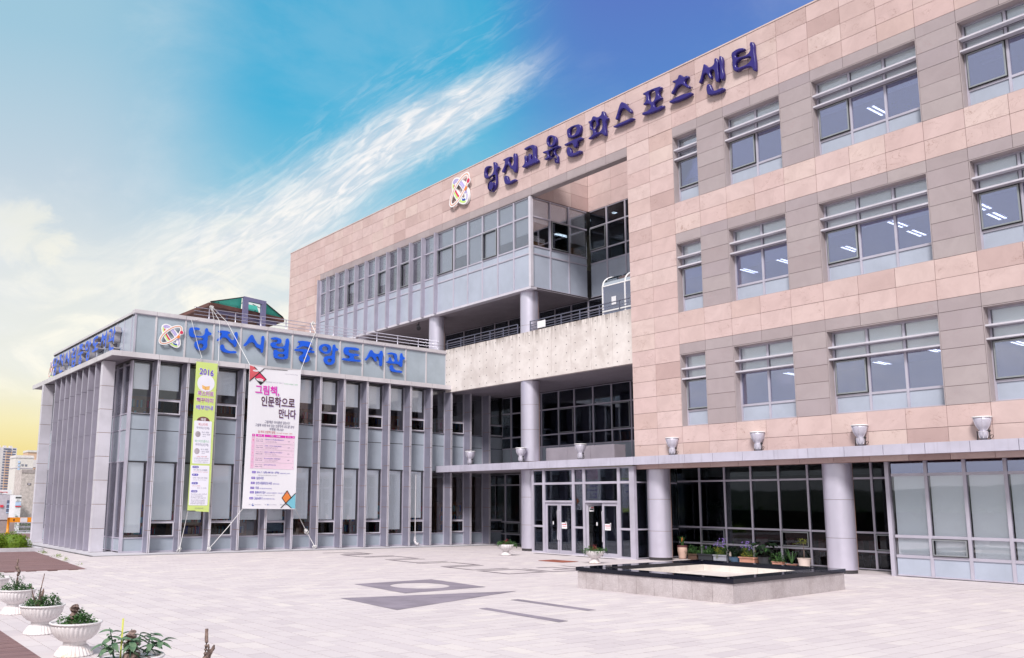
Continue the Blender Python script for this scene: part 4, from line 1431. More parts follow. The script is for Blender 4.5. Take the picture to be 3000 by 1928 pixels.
V(MB().box(XV - 0.02, XV + 0.02, 22.27, 27.94, 0.0, 0.03), 'threshold', 'fin_light')
# side glazing of the vestibule, right return
vx = [XV + 0.14, 26.2, 27.05, XI]
for i in range(3):
    glazed_bay(V, 'x', 22.32, vx[i], vx[i + 1], [0.03, 1.09, 2.83, 3.42], ['glass_dark'] * 3, fw=0.03, name='side_window')
for i in range(2):
    glazed_bay(V, 'x', 27.87, [XV + 0.14, 27.3, XQ][i], [XV + 0.14, 27.3, XQ][i + 1], [0.03, 1.09, 2.83, 3.42], ['glass_dark'] * 3, fw=0.03, name='side_window')
V(MB().box(XV + 0.02, XI, 22.35, 27.85, 3.425, 3.455), 'ceiling', 'beige_wall')
V(MB().box(XV + 0.3, XI, 22.4, 27.8, 0.0, 0.012), 'floor', 'interior_floor')
V(MB().box(XI - .02, XI + .08, 22.45, 27.8, 2.9, 3.42), 'bulkhead', 'beige_wall')
# inner door frames
for a, b_ in ((22.6, 22.7), (23.5, 23.6), (24.4, 24.5), (25.4, 25.5), (26.3, 26.4), (27.2, 27.3)):
    V(MB().box(XI, XI + 0.08, a, b_, 0, 2.9), 'post', 'frame_metal')

# ------------------------------------------------------------------ floodlights on the canopy
fl = thing('floodlight', 'first floodlight', 'floodlight', (25.42, 32.2, 3.755), 'bowl-shaped floodlights along the canopy edge')
seg = 28
sh_ = MB().lathe([(0.05, 0.02), (0.09, 0.06), (0.115, 0.14), (0.12, 0.22), (0.118, 0.235)], seg)
o = sh_.build('gear_housing', 'lamp_shell', fl, smooth=True)
MB().lathe([(0.122, 0.22), (0.127, 0.228), (0.122, 0.245)], seg).build('collar', 'fin_light', fl, smooth=True)
MB().lathe([(0.085, 0.24), (0.09, 0.28), (0.135, 0.33), (0.185, 0.42), (0.215, 0.54), (0.222, 0.60)], seg).build('reflector', 'lamp_shell', fl, smooth=True)
MB().lathe([(0.222, 0.60), (0.242, 0.605), (0.244, 0.628), (0.236, 0.634)], seg).build('rim', 'white_paint', fl, smooth=True)
rb = MB()
for k in range(6):
    a = k * math.pi / 3 + 0.3
    ca, sa = math.cos(a), math.sin(a)
    rb.tube([(0.095 * ca, 0.095 * sa, 0.27), (0.142 * ca, 0.142 * sa, 0.33), (0.193 * ca, 0.193 * sa, 0.42), (0.224 * ca, 0.224 * sa, 0.54), (0.232 * ca, 0.232 * sa, 0.60)], 0.008, 5)
    rb.tube([(0.095 * ca, 0.095 * sa, 0.06), (0.122 * ca, 0.122 * sa, 0.14), (0.127 * ca, 0.127 * sa, 0.22)], 0.007, 5)
rb.build('rib', 'fin_light', fl, smooth=True)
MB().tube([(0, 0.15, 0.0), (0, 0.15, 0.26)], 0.014, 6).tube([(0, -0.15, 0.0), (0, -0.15, 0.26)], 0.014, 6).box(-0.03, 0.03, -0.16, 0.16, 0.0, 0.012).build('bracket', 'dark_metal', fl)
MB().tube([(0, -0.17, 0.25), (0, -0.12, 0.25)], 0.03, 8).build('pivot_bolt', 'dark_metal', fl)
MB().tube([(0.02, -0.10, 0.02), (0.02, -0.19, 0.05), (0.02, -0.23, 0.12), (0.02, -0.20, 0.15), (0.02, -0.15, 0.12)], 0.008, 6).build('cable', 'black_rubber', fl)
FL = [(32.2, 'floodlight nearest the library, leftmost on the canopy in front of metal fins'), (28.65, 'floodlight on the canopy directly in front of the tall round column'),
      (25.08, 'floodlight on the canopy in front of the glazed terrace above the entrance doors'), (20.5, 'floodlight in front of sandstone, above the thick column right of the doors'),
      (17.01, 'floodlight on the canopy above the middle of the dark dining windows'), (13.57, 'floodlight on the canopy just right of the wide column near the shop front'),
      (10.21, 'largest nearest floodlight, rightmost on the canopy over the blind-covered windows')]
for i, (y, lab) in enumerate(FL):
    o = fl if i == 0 else copy_tree(fl)
    o.location = (25.42, y, 3.755)
    o.rotation_euler = (0, 0, random.uniform(-.25, .25))
    o['label'] = lab

# ================================================================== SIGNS
LIBRARY_GLYPHS = [[[12554,8909,12587,8980,12674,9006,12964,9010,13010,8966,12987,8920,12831,8901,12753,8859,12736,8795,12791,8714,12944,8683,13120,8717,13205,8802,13228,9006,13269,9048,13334,9032,13378,8924,13498,8863,13506,8801,13452,8751,13364,8716,13364,8570,13338,8467,13358,8344,13314,8201,13204,8102,13053,8080,12899,8118,12813,8220,12798,8355,12856,8448,12980,8500,13118,8521,13154,8570,13101,8602,12949,8596,12698,8579,12582,8627,12543,8746],[12974,8275,13013,8342,13089,8363,13167,8322,13171,8248,13123,8205,13033,8207]],[[13790,8987,13827,9017,14301,9017,14325,8977,14293,8914,14228,8901,14231,8838,14314,8758,14411,8681,14489,8715,14504,8781,14514,9013,14566,9050,14634,9028,14648,8747,14631,8540,14610,8423,14558,8386,14504,8411,14474,8484,14324,8561,14213,8670,14131,8724,14013,8723,13925,8649,13825,8554,13767,8562,13749,8615,13843,8715,13927,8852,13925,8902,13859,8907,13792,8949],[13912,8382,13949,8431,14013,8449,14068,8412,14113,8303,14208,8238,14368,8212,14593,8229,14638,8183,14611,8129,14532,8113,14136,8103,13976,8162,13913,8256]],[[14940,8537,15042,8677,15206,8955,15271,9010,15340,8997,15415,8864,15518,8720,15590,8650,15687,8635,15725,8718,15736,8980,15781,9024,15851,9007,15860,8681,15838,8366,15800,8271,15745,8273,15706,8403,15599,8456,15509,8485,15412,8630,15314,8670,15220,8641,15050,8498,14984,8465,14937,8485]],[[16167,8953,16216,9003,16583,9015,16671,8959,16671,8827,16608,8767,16509,8756,16425,8720,16456,8670,16599,8647,16768,8680,16851,8768,16885,8998,16940,9050,17013,9040,17034,8656,17028,8285,17004,8163,16906,8113,16508,8098,16366,8123,16334,8211,16338,8447,16392,8500,16463,8487,16522,8441,16665,8425,16792,8457,16832,8515,16773,8561,16574,8547,16319,8550,16190,8614,16166,8716,16211,8787,16365,8818,16462,8850,16475,8897,16389,8913,16220,8906],[16530,8258,16585,8303,16726,8318,16836,8291,16830,8232,16703,8197,16574,8210]],[[17462,8963,17501,9004,18102,9018,18163,8983,18146,8920,18053,8873,18082,8815,18206,8743,18216,8695,18155,8672,18004,8745,17869,8779,17709,8768,17578,8709,17474,8654,17415,8672,17419,8728,17547,8827,17571,8890,17504,8914],[17310,8595,17356,8636,18251,8643,18315,8596,18281,8544,18012,8527,17960,8497,17975,8437,18072,8351,18089,8255,18026,8139,17895,8070,17735,8061,17601,8120,17544,8222,17579,8347,17721,8434,17733,8489,17611,8532,17374,8530,17314,8559],[17750,8244,17793,8297,17860,8304,17893,8259,17863,8207,17797,8196]],[[18518,8778,18567,8919,18702,9001,18894,9030,19061,8987,19143,8885,19147,8761,19073,8629,18937,8570,18771,8572,18604,8640,18528,8705],[18681,8796,18747,8878,18843,8901,18941,8850,18979,8780,18932,8701,18837,8678,18726,8703],[19223,8993,19268,9048,19338,9044,19384,8924,19507,8851,19509,8801,19446,8757,19371,8736,19353,8585,19344,8435,19356,8313,19297,8170,19146,8081,18981,8077,18841,8149,18776,8265,18804,8403,18926,8485,19077,8511,19187,8543,19212,8644],[18969,8273,19013,8346,19096,8365,19175,8324,19155,8243,19073,8209,18990,8221]],[[19807,8934,19876,8997,19990,9010,20536,9016,20610,8973,20583,8912,20482,8888,20165,8894,20066,8863,20053,8798,20141,8745,20544,8746,20618,8701,20590,8647,20460,8628,20346,8591,20348,8516,20436,8479,20667,8478,20718,8433,20670,8382,20525,8370,19782,8369,19710,8404,19750,8471,19863,8485,20062,8506,20112,8554,20059,8598,19887,8642,19805,8709]],[[20929,8500,21013,8636,21154,8906,21225,9008,21314,9000,21390,8919,21510,8873,21660,8884,21733,8943,21753,9010,21806,9047,21882,9011,21882,8599,21867,8340,21808,8288,21733,8314,21714,8479,21681,8629,21619,8713,21544,8705,21540,8640,21583,8568,21550,8488,21475,8485,21399,8574,21308,8667,21218,8683,21103,8582,20988,8481]],[[22165,8926,22216,8988,22536,9010,22660,8979,22718,8868,22712,8685,22775,8613,22851,8673,22891,8991,22937,9048,22999,9034,23048,8903,23153,8835,23129,8754,23036,8718,23023,8586,22996,8400,22934,8363,22872,8388,22793,8459,22608,8479,22151,8485,22089,8530,22149,8575,22239,8623,22251,8741,22311,8791,22373,8753,22406,8653,22483,8588,22559,8630,22556,8773,22508,8872,22416,8914,22233,8894],[22320,8360,22380,8422,22457,8412,22520,8289,22644,8210,22953,8196,23025,8143,22986,8087,22863,8080,22494,8092,22356,8131,22308,8229]]]
CENTRE_GLYPHS = [[[31129,17780,31081,17882,30764,17898,30660,17840,30685,17800,30890,17780,30970,17688,30970,17540,30890,17421,30654,17381,30498,17458,30436,17606,30451,17800,30451,17957,30388,17968,30280,17902,30219,17747,30081,17641,30090,17571,30204,17482,30235,17398,30220,17102,30221,16833,30314,16632,30500,16531,30655,16555,30812,16673,30890,16843,30859,17023,30686,17128,30514,17170,30514,17264,30592,17309,30922,17273,31033,17317,31129,17420],[30733,16901,30670,16998,30561,16986,30483,16890,30499,16749,30593,16683,30702,16746]],[[29760,17850,29699,17872,29220,17861,29146,17817,29146,17776,29250,17748,29310,17665,29281,17533,29149,17378,29045,17397,29000,17566,28997,17912,28924,17918,28837,17859,28804,17483,28828,17024,28887,16957,28989,17023,29047,17133,29209,17244,29312,17399,29430,17498,29550,17474,29672,17224,29732,17212,29838,17296,29807,17369,29670,17533,29624,17704,29639,17760,29730,17799],[29649,17011,29582,17036,29463,16992,29389,16851,29301,16702,28962,16681,28832,16621,28832,16571,28934,16551,29376,16541,29525,16575,29638,16680]],[[28272,17906,28229,17932,27720,17932,27637,17894,27513,17792,27496,17598,27505,17363,27465,17193,27343,17084,27344,17006,27620,16985,28097,16987,28239,16981,28409,17065,28437,17104,28322,17168,28265,17230,28247,17565,28176,17572,28105,17519,28080,17191,28010,17189,27992,17542,27935,17570,27837,17516,27807,17243,27742,17262,27711,17510,27737,17678,27848,17795,27946,17818,28173,17807,28258,17855]],[[26810,17801,26732,17951,26571,17984,26412,17928,26230,17788,26175,17604,26249,17436,26395,17385,26580,17415,26739,17533,26804,17682],[26669,17734,26613,17852,26520,17858,26428,17788,26385,17657,26432,17556,26539,17514,26644,17608],[27053,17334,27012,17359,26608,17339,26133,17358,26016,17319,25973,17257,26031,17218,26187,17222,26267,17172,26269,17038,26115,16872,26105,16715,26121,16548,26199,16554,26290,16602,26339,16791,26457,16877,26749,16874,26883,16917,26949,16987,26814,17031,26786,17129,26825,17200,27013,17266],[26665,17167,26623,17270,26503,17269,26425,17205,26421,17087,26494,17005,26614,17005,26666,17090]],[[25522,17847,25438,17900,24907,17896,24800,17858,24696,17750,24701,17538,24784,17405,24919,17370,25379,17416,25474,17480,25526,17642],[25346,17703,25275,17822,25044,17798,24959,17711,24967,17611,25078,17507,25240,17512,25335,17586],[25700,17237,25658,17264,24760,17265,24668,17237,24611,17163,24657,17118,24898,17099,24942,16951,25038,16871,25118,16908,25195,17077,25276,17135,25605,17149,25687,17191],[25539,17008,25469,17052,25374,17004,25295,16875,25217,16717,24800,16691,24683,16612,24710,16561,25315,16556,25451,16620,25537,16719]],[[24284,17756,24245,17783,24108,17786,24045,17881,23968,17917,23908,17895,23805,17817,23627,17792,23536,17846,23504,17939,23459,17945,23358,17885,23304,17703,23220,17603,23166,17549,23172,17494,23261,17445,23300,17345,23301,17058,23300,16851,23345,16821,23431,16868,23488,16939,23589,16997,23947,16994,24239,16974,24291,17042,24211,17076,24081,17121,24033,17175,24045,17278,24164,17373,24206,17493,24210,17635,24247,17696],[24090,17569,24050,17672,23944,17698,23855,17625,23821,17508,23861,17394,23953,17339,24028,17371,24085,17474],[23715,17551,23676,17630,23586,17638,23529,17588,23489,17412,23501,17243,23585,17146,23749,17123,23838,17165,23850,17262,23758,17357,23718,17436]],[[22779,17362,22734,17448,22597,17739,22492,17915,22406,17951,22351,17919,22214,17810,22108,17646,21910,17370,21926,17309,21975,17299,22049,17349,22196,17510,22291,17591,22388,17633,22502,17590,22577,17459,22654,17272,22697,17273,22766,17318],[22903,17071,22866,17092,21933,17100,21879,17089,21810,17022,21828,16983,22777,16975,22848,17000,22897,17041]],[[21333,17865,21289,17895,20529,17867,20448,17835,20404,17748,20523,17666,20530,17506,20411,17367,20441,17321,20662,17301,20762,17245,20726,17092,20397,17049,20332,16967,20361,16921,21294,16964,21392,17012,21405,17075,21119,17099,20990,17144,20972,17232,21109,17354,21293,17376,21328,17436,21217,17512,21208,17745,21320,17817],[21020,17625,21009,17762,20894,17812,20770,17763,20712,17600,20754,17453,20883,17373,20978,17445]],[[19891,17809,19850,17827,19663,17832,19592,17940,19526,17943,19437,17866,19388,17800,19206,17778,19145,17701,19173,17645,19304,17619,19297,17502,19111,17304,19127,17243,19204,17251,19416,17459,19558,17516,19706,17460,19873,17297,19939,17304,19971,17381,19837,17512,19764,17666,19880,17747],[20075,17066,20029,17094,19096,17073,19010,16995,19050,16944,19967,16956,20067,17017]],[[18709,17289,18648,17398,18503,17807,18461,17912,18411,17902,18282,17737,18185,17697,18035,17744,18002,17918,17952,17941,17870,17873,17853,17492,17857,17013,17915,16982,17984,17043,18009,17293,18037,17459,18119,17537,18195,17502,18146,17239,18196,17216,18255,17273,18357,17480,18442,17515,18522,17414,18619,17220,18681,17244],[17795,17928,17753,17937,17666,17851,17652,17409,17635,17032,17698,16982,17779,17036,17787,17356],[18372,17044,18326,17081,18229,17042,18174,16921,18084,16743,17700,16707,17632,16620,17671,16570,18238,16606,18346,16670,18383,16762]],[[17282,17817,17189,17875,16819,17842,16742,17766,16768,17724,17010,17732,17093,17693,17086,17614,16950,17556,16629,17536,16545,17627,16530,17897,16461,17909,16376,17818,16360,17504,16332,16881,16367,16769,16464,16841,16514,16957,16612,17019,16883,17068,17138,17066,17227,17146,17267,17292,17275,17576],[17104,17353,17037,17432,16863,17444,16682,17399,16537,17358,16531,17260,16648,17182,16878,17172,17061,17210,17108,17279]]]

def letters(parent_name, label, glyphs, conv, mat, side_mat, depth, bevel, face_mat=None, plane=TO_XZ, off=0.0):
    t = thing(parent_name, label, 'sign')
    for g in glyphs:
        loops = [[conv(l[i] / 1000.0, l[i + 1] / 1000.0) for i in range(0, len(l), 2)] for l in g]
        me = filled('letter', loops, mat, depth=depth, bevel=bevel, smooth_pts=True, res=3, slim=0.012)
        me.transform(plane)
        if side_mat:
            me.materials.append(MAT[side_mat])
            ax = 1 if plane is TO_XZ else 0
            for p_ in me.polygons:
                if abs(p_.normal[ax]) < 0.5:
                    p_.material_index = 1
        me.transform(Matrix.Translation((0, off, 0) if plane is TO_XZ else (off, 0, 0)))
        add('letter', me, t)
    return t
letters('library_sign', 'blue hangul letters reading 당진시립중앙도서관 along the library front', LIBRARY_GLYPHS, lambda a, b_: (a, b_), 'blue_letter', None, 0.06, 0.0, plane=TO_XZ, off=YB - 0.05 - 0.035)
letters('centre_sign', 'large violet hangul letters reading 당진교육문화스포츠센터 high on pink stone', CENTRE_GLYPHS, lambda a, b_: (-a, b_), 'violet_letter', None, 0.10, 0.028, plane=TO_YZ, off=XP - 0.115)
ps = MB()
for g in CENTRE_GLYPHS:
    for l in g[:1]:
        for i in range(0, len(l), 12):
            ps.tube([(XP - 0.07, l[i] / 1000., l[i + 1] / 1000.), (XP + 0.02, l[i] / 1000., l[i + 1] / 1000.)], 0.014, 5)
o = ps.build('stand_off_pin', 'dark_metal', bpy.data.objects['centre_sign'], kind='stuff')
# same wording on the left flank of the library: from far to near
letters('flank_sign', 'foreshortened blue letters with silver sides on the left flank of the library', LIBRARY_GLYPHS, lambda a, b_: (-(46.75 - (a - 12.40) * 0.99), b_ - 0.02), 'blue_letter', 'letter_side', 0.24, 0.0, plane=TO_YZ, off=XL - 0.15)

def emblem(name, label, plane, cx, cz, s, depth, off, rotk=1.0):
    """two crossed rings: coloured band ring and thin orbit"""
    t = thing(name, label, 'emblem')
    def ell(a, b_, th, n=44, k0=0.0, k1=1.0, ox=0, oz=0):
        r_ = []
        for i in range(n if k1 - k0 >= 1 else n + 1):
            w = 2 * math.pi * (k0 + (k1 - k0) * i / n)
            x, z = a * math.cos(w), b_ * math.sin(w)
            r_.append((ox + x * math.cos(th) - z * math.sin(th), oz + x * math.sin(th) + z * math.cos(th)))
        return r_
    def put(loops, mat, d0, d1, nm):
        lp = [[(cx + p[0] * s, cz + p[1] * s) for p in l] for l in loops]
        me = filled(nm, lp, mat, depth=abs(d1 - d0))
        me.transform(plane)
        mid = (d0 + d1) / 2
        me.transform(Matrix.Translation((0, off - mid, 0) if plane is TO_XZ else (off - mid, 0, 0)))
        return add(nm, me, t)
    th1, th2 = R(-52), R(41)
    D = depth
    put([ell(0.485, 0.255, th1), ell(0.29, 0.075, th1)], 'white_paint', 0, D, 'ring')
    put([ell(0.525, 0.245, th2, ox=-0.02, oz=0.03), ell(0.42, 0.140, th2, ox=-0.02, oz=0.03)], 'white_paint', D + 0.002, D + 0.02, 'orbit')
    put([ell(0.482, 0.202, th2, ox=-0.02, oz=0.03), ell(0.462, 0.182, th2, ox=-0.02, oz=0.03)], 'orange_print', D + 0.0215, D + 0.025, 'orbit_line')
    def sector(a0, b0, a1, b1, k0, k1, mat, nm, dd=0.0):
        o_ = ell(a1, b1, th1, 22, k0, k1)
        i_ = ell(a0, b0, th1, 22, k0, k1)
        put([o_ + i_[::-1]], mat, D + 0.001 + dd, D + 0.006 + dd, nm)
    sector(0.335, 0.105, 0.440, 0.210, 0.13, 0.55, 'lilac_print', 'band')
    sector(0.395, 0.165, 0.440, 0.210, 0.02, 0.12, 'lilac_print', 'band')
    sector(0.395, 0.165, 0.445, 0.215, 0.56, 0.98, 'lime_print', 'band')
    sector(0.325, 0.105, 0.390, 0.160, 0.57, 0.82, 'red_print', 'band')
    sector(0.325, 0.105, 0.390, 0.160, 0.88, 1.0, 'navy_print', 'band')
    sector(0.360, 0.130, 0.392, 0.162, 0.15, 0.45, 'lilac_light', 'band', 0.006)
    put([ell(0.058, 0.058, 0, 20, ox=0.36, oz=0.165)], 'red_print', D + 0.022, D + 0.03, 'dot')
    put([ell(0.085, 0.085, 0, 20, ox=0.36, oz=0.165)], 'white_paint', D + 0.001, D + 0.0205, 'dot_backing')
    put([[(0.19, -0.02), (0.265, 0.06), (0.325, 0.0), (0.24, -0.08)]], 'orange_print', D + 0.026, D + 0.032, 'square')
    return t
emblem('library_emblem', 'round emblem of crossed coloured rings left of the blue letters on the library front', TO_XZ, 11.83, 8.545, 1.13, 0.05, YB - 0.04)
emblem('centre_emblem', 'large emblem of crossed coloured rings left of the violet letters on pink stone', TO_YZ, -33.05, 17.31, 1.92, 0.13, XP - 0.03)
emblem('flank_emblem', 'narrow foreshortened ring emblem at the far end of the flank letters', TO_YZ, -47.05, 8.50, 1.1, 0.20, XL - 0.02)

# ================================================================== PRINT ON BANNERS
TEXT_REQ = []      # (body, bold, MB, placing function): all lettering is set in one go per weight
PRINTS = []
def set_all_text():
    by = {}
    for r_ in TEXT_REQ:
        by.setdefault(round(r_[1], 3), []).append(r_)
    SP = 4.0
    for bold, reqs in by.items():
        bodies = sorted(set(r_[0] for r_ in reqs))
        cu = bpy.data.curves.new('lettering', 'FONT')
        cu.body = '\n'.join(bodies)
        cu.resolution_u = 2
        cu.offset = bold
        cu.space_line = SP
        ob = bpy.data.objects.new('lettering', cu)
        me = bpy.data.meshes.new_from_object(ob)
        vs = [v.co.copy() for v in me.vertices]
        groups = {}
        for p in me.polygons:
            idx = tuple(p.vertices)
            ln = int(round((0.35 - vs[idx[0]].y) / SP))
            groups.setdefault(ln, []).append(idx)
        bpy.data.objects.remove(ob)
        bpy.data.curves.remove(cu)
        bpy.data.meshes.remove(me)
        for body, _, m, place in reqs:
            fs = groups.get(bodies.index(body), [])
            ids = sorted(set(i for f in fs for i in f))
            if not ids:
                continue
            x0, x1 = min(vs[i].x for i in ids), max(vs[i].x for i in ids)
            y0, y1 = min(vs[i].y for i in ids), max(vs[i].y for i in ids)
            k = len(m.v)
            mp = {}
            for i in ids:
                mp[i] = len(m.v)
                m.v.append(place((vs[i].x - x0) / (x1 - x0), (vs[i].y - y0) / (y1 - y0)))
            for f in fs:
                m.f.append(tuple(mp[i] for i in f))
            m.tone(.5, len(fs))
class Print:
    def __init__(s, parent, Y, bulge):
        s.parent, s.Y, s.bulge = parent, Y, bulge
        s.layers = {}
    def mb(s, mat, lay):
        return s.layers.setdefault((mat, lay), MB())
    def y(s, x, z, lay):
        return s.Y + s.bulge(x, z) - 0.005 - 0.002 * lay
    def text(s, body, x0, x1, z0, z1, mat, lay=2, bold=0.0, shear=0.0, tilt=0.0):
        def place(u, v):
            x = x0 + (x1 - x0) * u + shear * (v - .5) * (z1 - z0)
            z = z0 + (z1 - z0) * v + tilt * (u - 0.5)
            return (x, s.y(x, z, lay), z)
        TEXT_REQ.append((body, bold, s.mb(mat, lay), place))
    def poly(s, pts, mat, lay=1):
        m = s.mb(mat, lay)
        k = len(m.v)
        for x, z in pts:
            m.v.append((x, s.y(x, z, lay), z))
        m.f.append(tuple(range(k, k + len(pts))))
        m.tone(.5, 1)
    def rect(s, x0, x1, z0, z1, mat, lay=1, rad=0.0, grid=1):
        if rad > 0.045:
            g = rad * 0.35
            s.rect(x0 + g, x1 - g, z0, z1, mat, lay)
            s.rect(x0, x0 + g, z0 + g, z1 - g, mat, lay)
            s.rect(x1 - g, x1, z0 + g, z1 - g, mat, lay)
            return
        if rad > 0:
            pts = []
            for cx, cz, a0 in ((x1 - rad, z1 - rad, 0), (x0 + rad, z1 - rad, 90), (x0 + rad, z0 + rad, 180), (x1 - rad, z0 + rad, 270)):
                for q in range(5):
                    a = R(a0 + q * 22.5)
                    pts.append((cx + rad * math.cos(a), cz + rad * math.sin(a)))
            s.poly(pts, mat, lay)
            return
        n = max(1, int((z1 - z0) / 0.10))
        k = max(1, int((x1 - x0) / 0.11))
        for i in range(n):
            a, b_ = z0 + (z1 - z0) * i / n, z0 + (z1 - z0) * (i + 1) / n
            for j in range(k):
                c, d = x0 + (x1 - x0) * j / k, x0 + (x1 - x0) * (j + 1) / k
                s.poly([(c, a), (d, a), (d, b_), (c, b_)], mat, lay)
    def disc(s, cx, cz, rx, rz, mat, lay=1):
        s.poly([(cx + rx * math.cos(i * math.pi / 20), cz + rz * math.sin(i * math.pi / 20)) for i in range(40)], mat, lay)
    def line(s, a, b_, w, mat, lay=3):
        d = Vector((b_[0] - a[0], b_[1] - a[1]))
        n = Vector((-d.y, d.x)).normalized() * w / 2
        s.poly([(a[0] + n.x, a[1] + n.y), (b_[0] + n.x, b_[1] + n.y), (b_[0] - n.x, b_[1] - n.y), (a[0] - n.x, a[1] - n.y)], mat, lay)
    def done(s):
        PRINTS.append(s)
    def finish(s):
        for (mat, lay), m in s.layers.items():
            m.build('printed_' + ('text' if 'text' in mat else 'panel'), mat, s.parent)
def banner_mesh(corners, Y, mat, bulge, nu, nv, sag=0.0):
    (tl, tr, br, bl) = corners
    m = MB()
    for back in (0, 1):
        for j in range(nv + 1):
            for i in range(nu + 1):
                u, v = i / nu, j / nv
                x = (tl[0] * (1 - u) + tr[0] * u) * (1 - v) + (bl[0] * (1 - u) + br[0] * u) * v
                z = (tl[1] * (1 - u) + tr[1] * u) * (1 - v) + (bl[1] * (1 - u) + br[1] * u) * v
                z -= sag * math.sin(math.pi * u) * (1 - v) ** 6
                m.v.append((x, Y + bulge(x, z) + back * 0.004, z))
    N = (nu + 1) * (nv + 1)
    for back in (0, 1):
        for j in range(nv):
            for i in range(nu):
                a = back * N + j * (nu + 1) + i
                m.f.append((a, a + nu + 1, a + nu + 2, a + 1) if not back else (a, a + 1, a + nu + 2, a + nu + 1))
                m.tone(.5, 1)
    return m
YBN = 33.86
bul_g = lambda x, z: 0.010 * math.sin(z * 1.6) + 0.004 * math.sin(x * 3 + z)
gb = thing('green_banner', 'narrow lime green vertical banner with 2016 at its top, left of the white one', 'banner')
banner_mesh(((12.72, 7.53), (13.62, 7.52), (13.56, 1.57), (12.68, 1.62)), YBN, 'banner_green', bul_g, 8, 60).build('cloth', 'banner_green', gb, smooth=True)
MB().box(12.70, 13.62, YBN + 0.006, YBN + 0.02, 7.50, 7.53).build('top_batten', 'white_paint', gb)
MB().box(12.68, 13.57, YBN + 0.006, YBN + 0.02, 1.60, 1.63).build('bottom_batten', 'dark_joint', gb)
P_ = Print(gb, YBN, bul_g)
for dx_, dz_ in ((-.012, 0), (.012, 0), (0, .012), (0, -.012)):
    pass
P_.text('2016', 12.86, 13.48, 6.985, 7.275, 'white_print', 1, 0.05, tilt=-0.05)
P_.text('2016', 12.876, 13.463, 7.001, 7.259, 'violet_text', 3, 0.022, tilt=-0.05)
P_.disc(13.165, 6.68, 0.36, 0.35, 'card_print', 0)
P_.poly([(13.01, 6.60), (13.16, 6.545), (13.16, 6.40), (13.02, 6.46)], 'book_print', 2)
P_.poly([(13.16, 6.545), (13.33, 6.58), (13.32, 6.43), (13.16, 6.40)], 'book_print', 2)
P_.line((13.16, 6.54), (13.16, 6.41), 0.008, 'brown_print', 3)
for body, (a, b_, z0, z1), col, lay in (('북스타트', (12.848, 13.508, 6.16, 6.37), 'plum_text', 3), ('책꾸러미', (12.813, 13.502, 5.895, 6.09), 'plum_text', 3), ('배부안내', (12.809, 13.507, 5.61, 5.79), 'violet_text', 3)):
    P_.text(body, a - 0.015, b_ + 0.015, z0 - 0.012, z1 + 0.012, 'white_print', 1, 0.055)
    P_.text(body, a, b_, z0, z1, col, lay, 0.012)
P_.poly([(13.14 + 0.265 * math.cos(i * math.pi / 16), 5.16 + 0.17 * math.sin(i * math.pi / 16)) for i in range(17)], 'brown_print', 1)
P_.text('대상', 13.04, 13.25, 5.17, 5.28, 'white_print', 2, 0.02)
P_.rect(12.765, 13.50, 3.46, 5.16, 'card_print', 1, rad=0.05)
P_.text('북스타트', 12.942, 13.345, 4.96, 5.075, 'red_text', 2, 0.0)
P_.text('꾸러미(1단계)', 12.87, 13.408, 4.81, 4.925, 'grey_text', 2, 0.005)
P_.disc(12.943, 4.624, 0.11, 0.12, 'photo_print', 2)
P_.text('2015. 4월생', 13.10, 13.40, 4.68, 4.745, 'grey_text', 2)
P_.text('- 2016. 3월생', 13.10, 13.445, 4.59, 4.655, 'grey_text', 2)
P_.text('- 400개', 13.11, 13.26, 4.52, 4.56, 'grey_text', 2)
P_.text('북스타트플러스', 12.834, 13.428, 4.29, 4.405, 'green_text', 2)
P_.text('꾸러미(2단계)', 12.854, 13.401, 4.14, 4.265, 'grey_text', 2, 0.005)
P_.disc(12.935, 3.949, 0.11, 0.12, 'photo_print', 2)
P_.text('2014. 4월생', 13.09, 13.39, 4.00, 4.065, 'grey_text', 2)
P_.text('- 2015. 3월생', 13.09, 13.435, 3.91, 3.975, 'grey_text', 2)
P_.text('- 300개', 13.10, 13.25, 3.845, 3.885, 'grey_text', 2)
P_.text('- 선착순 꾸러미 배부', 12.90, 13.36, 3.715, 3.765, 'red_text', 2)
P_.text('도서관별 준비수량 소진시까지', 12.83, 13.43, 3.645, 3.695, 'grey_text', 2)
P_.text('(단, 꾸러미 배부는 도서관 사정에 따라', 12.83, 13.42, 3.57, 3.615, 'grey_text', 2)
P_.text('조기에 마감될 수 있습니다.)', 12.85, 13.40, 3.50, 3.545, 'grey_text', 2)
P_.rect(12.72, 13.48, 1.83, 3.39, 'card_print', 1, rad=0.05)
for (z, body) in ((3.28, '준비물'), (2.98, '장 소'), (2.65, '배부일시'), (2.335, '내용물')):
    P_.rect(12.785, 13.04, z, z + 0.085, 'indigo_text', 2, rad=0.04)
    P_.text(body, 12.82, 13.005, z + 0.018, z + 0.068, 'white_print', 3, 0.01)
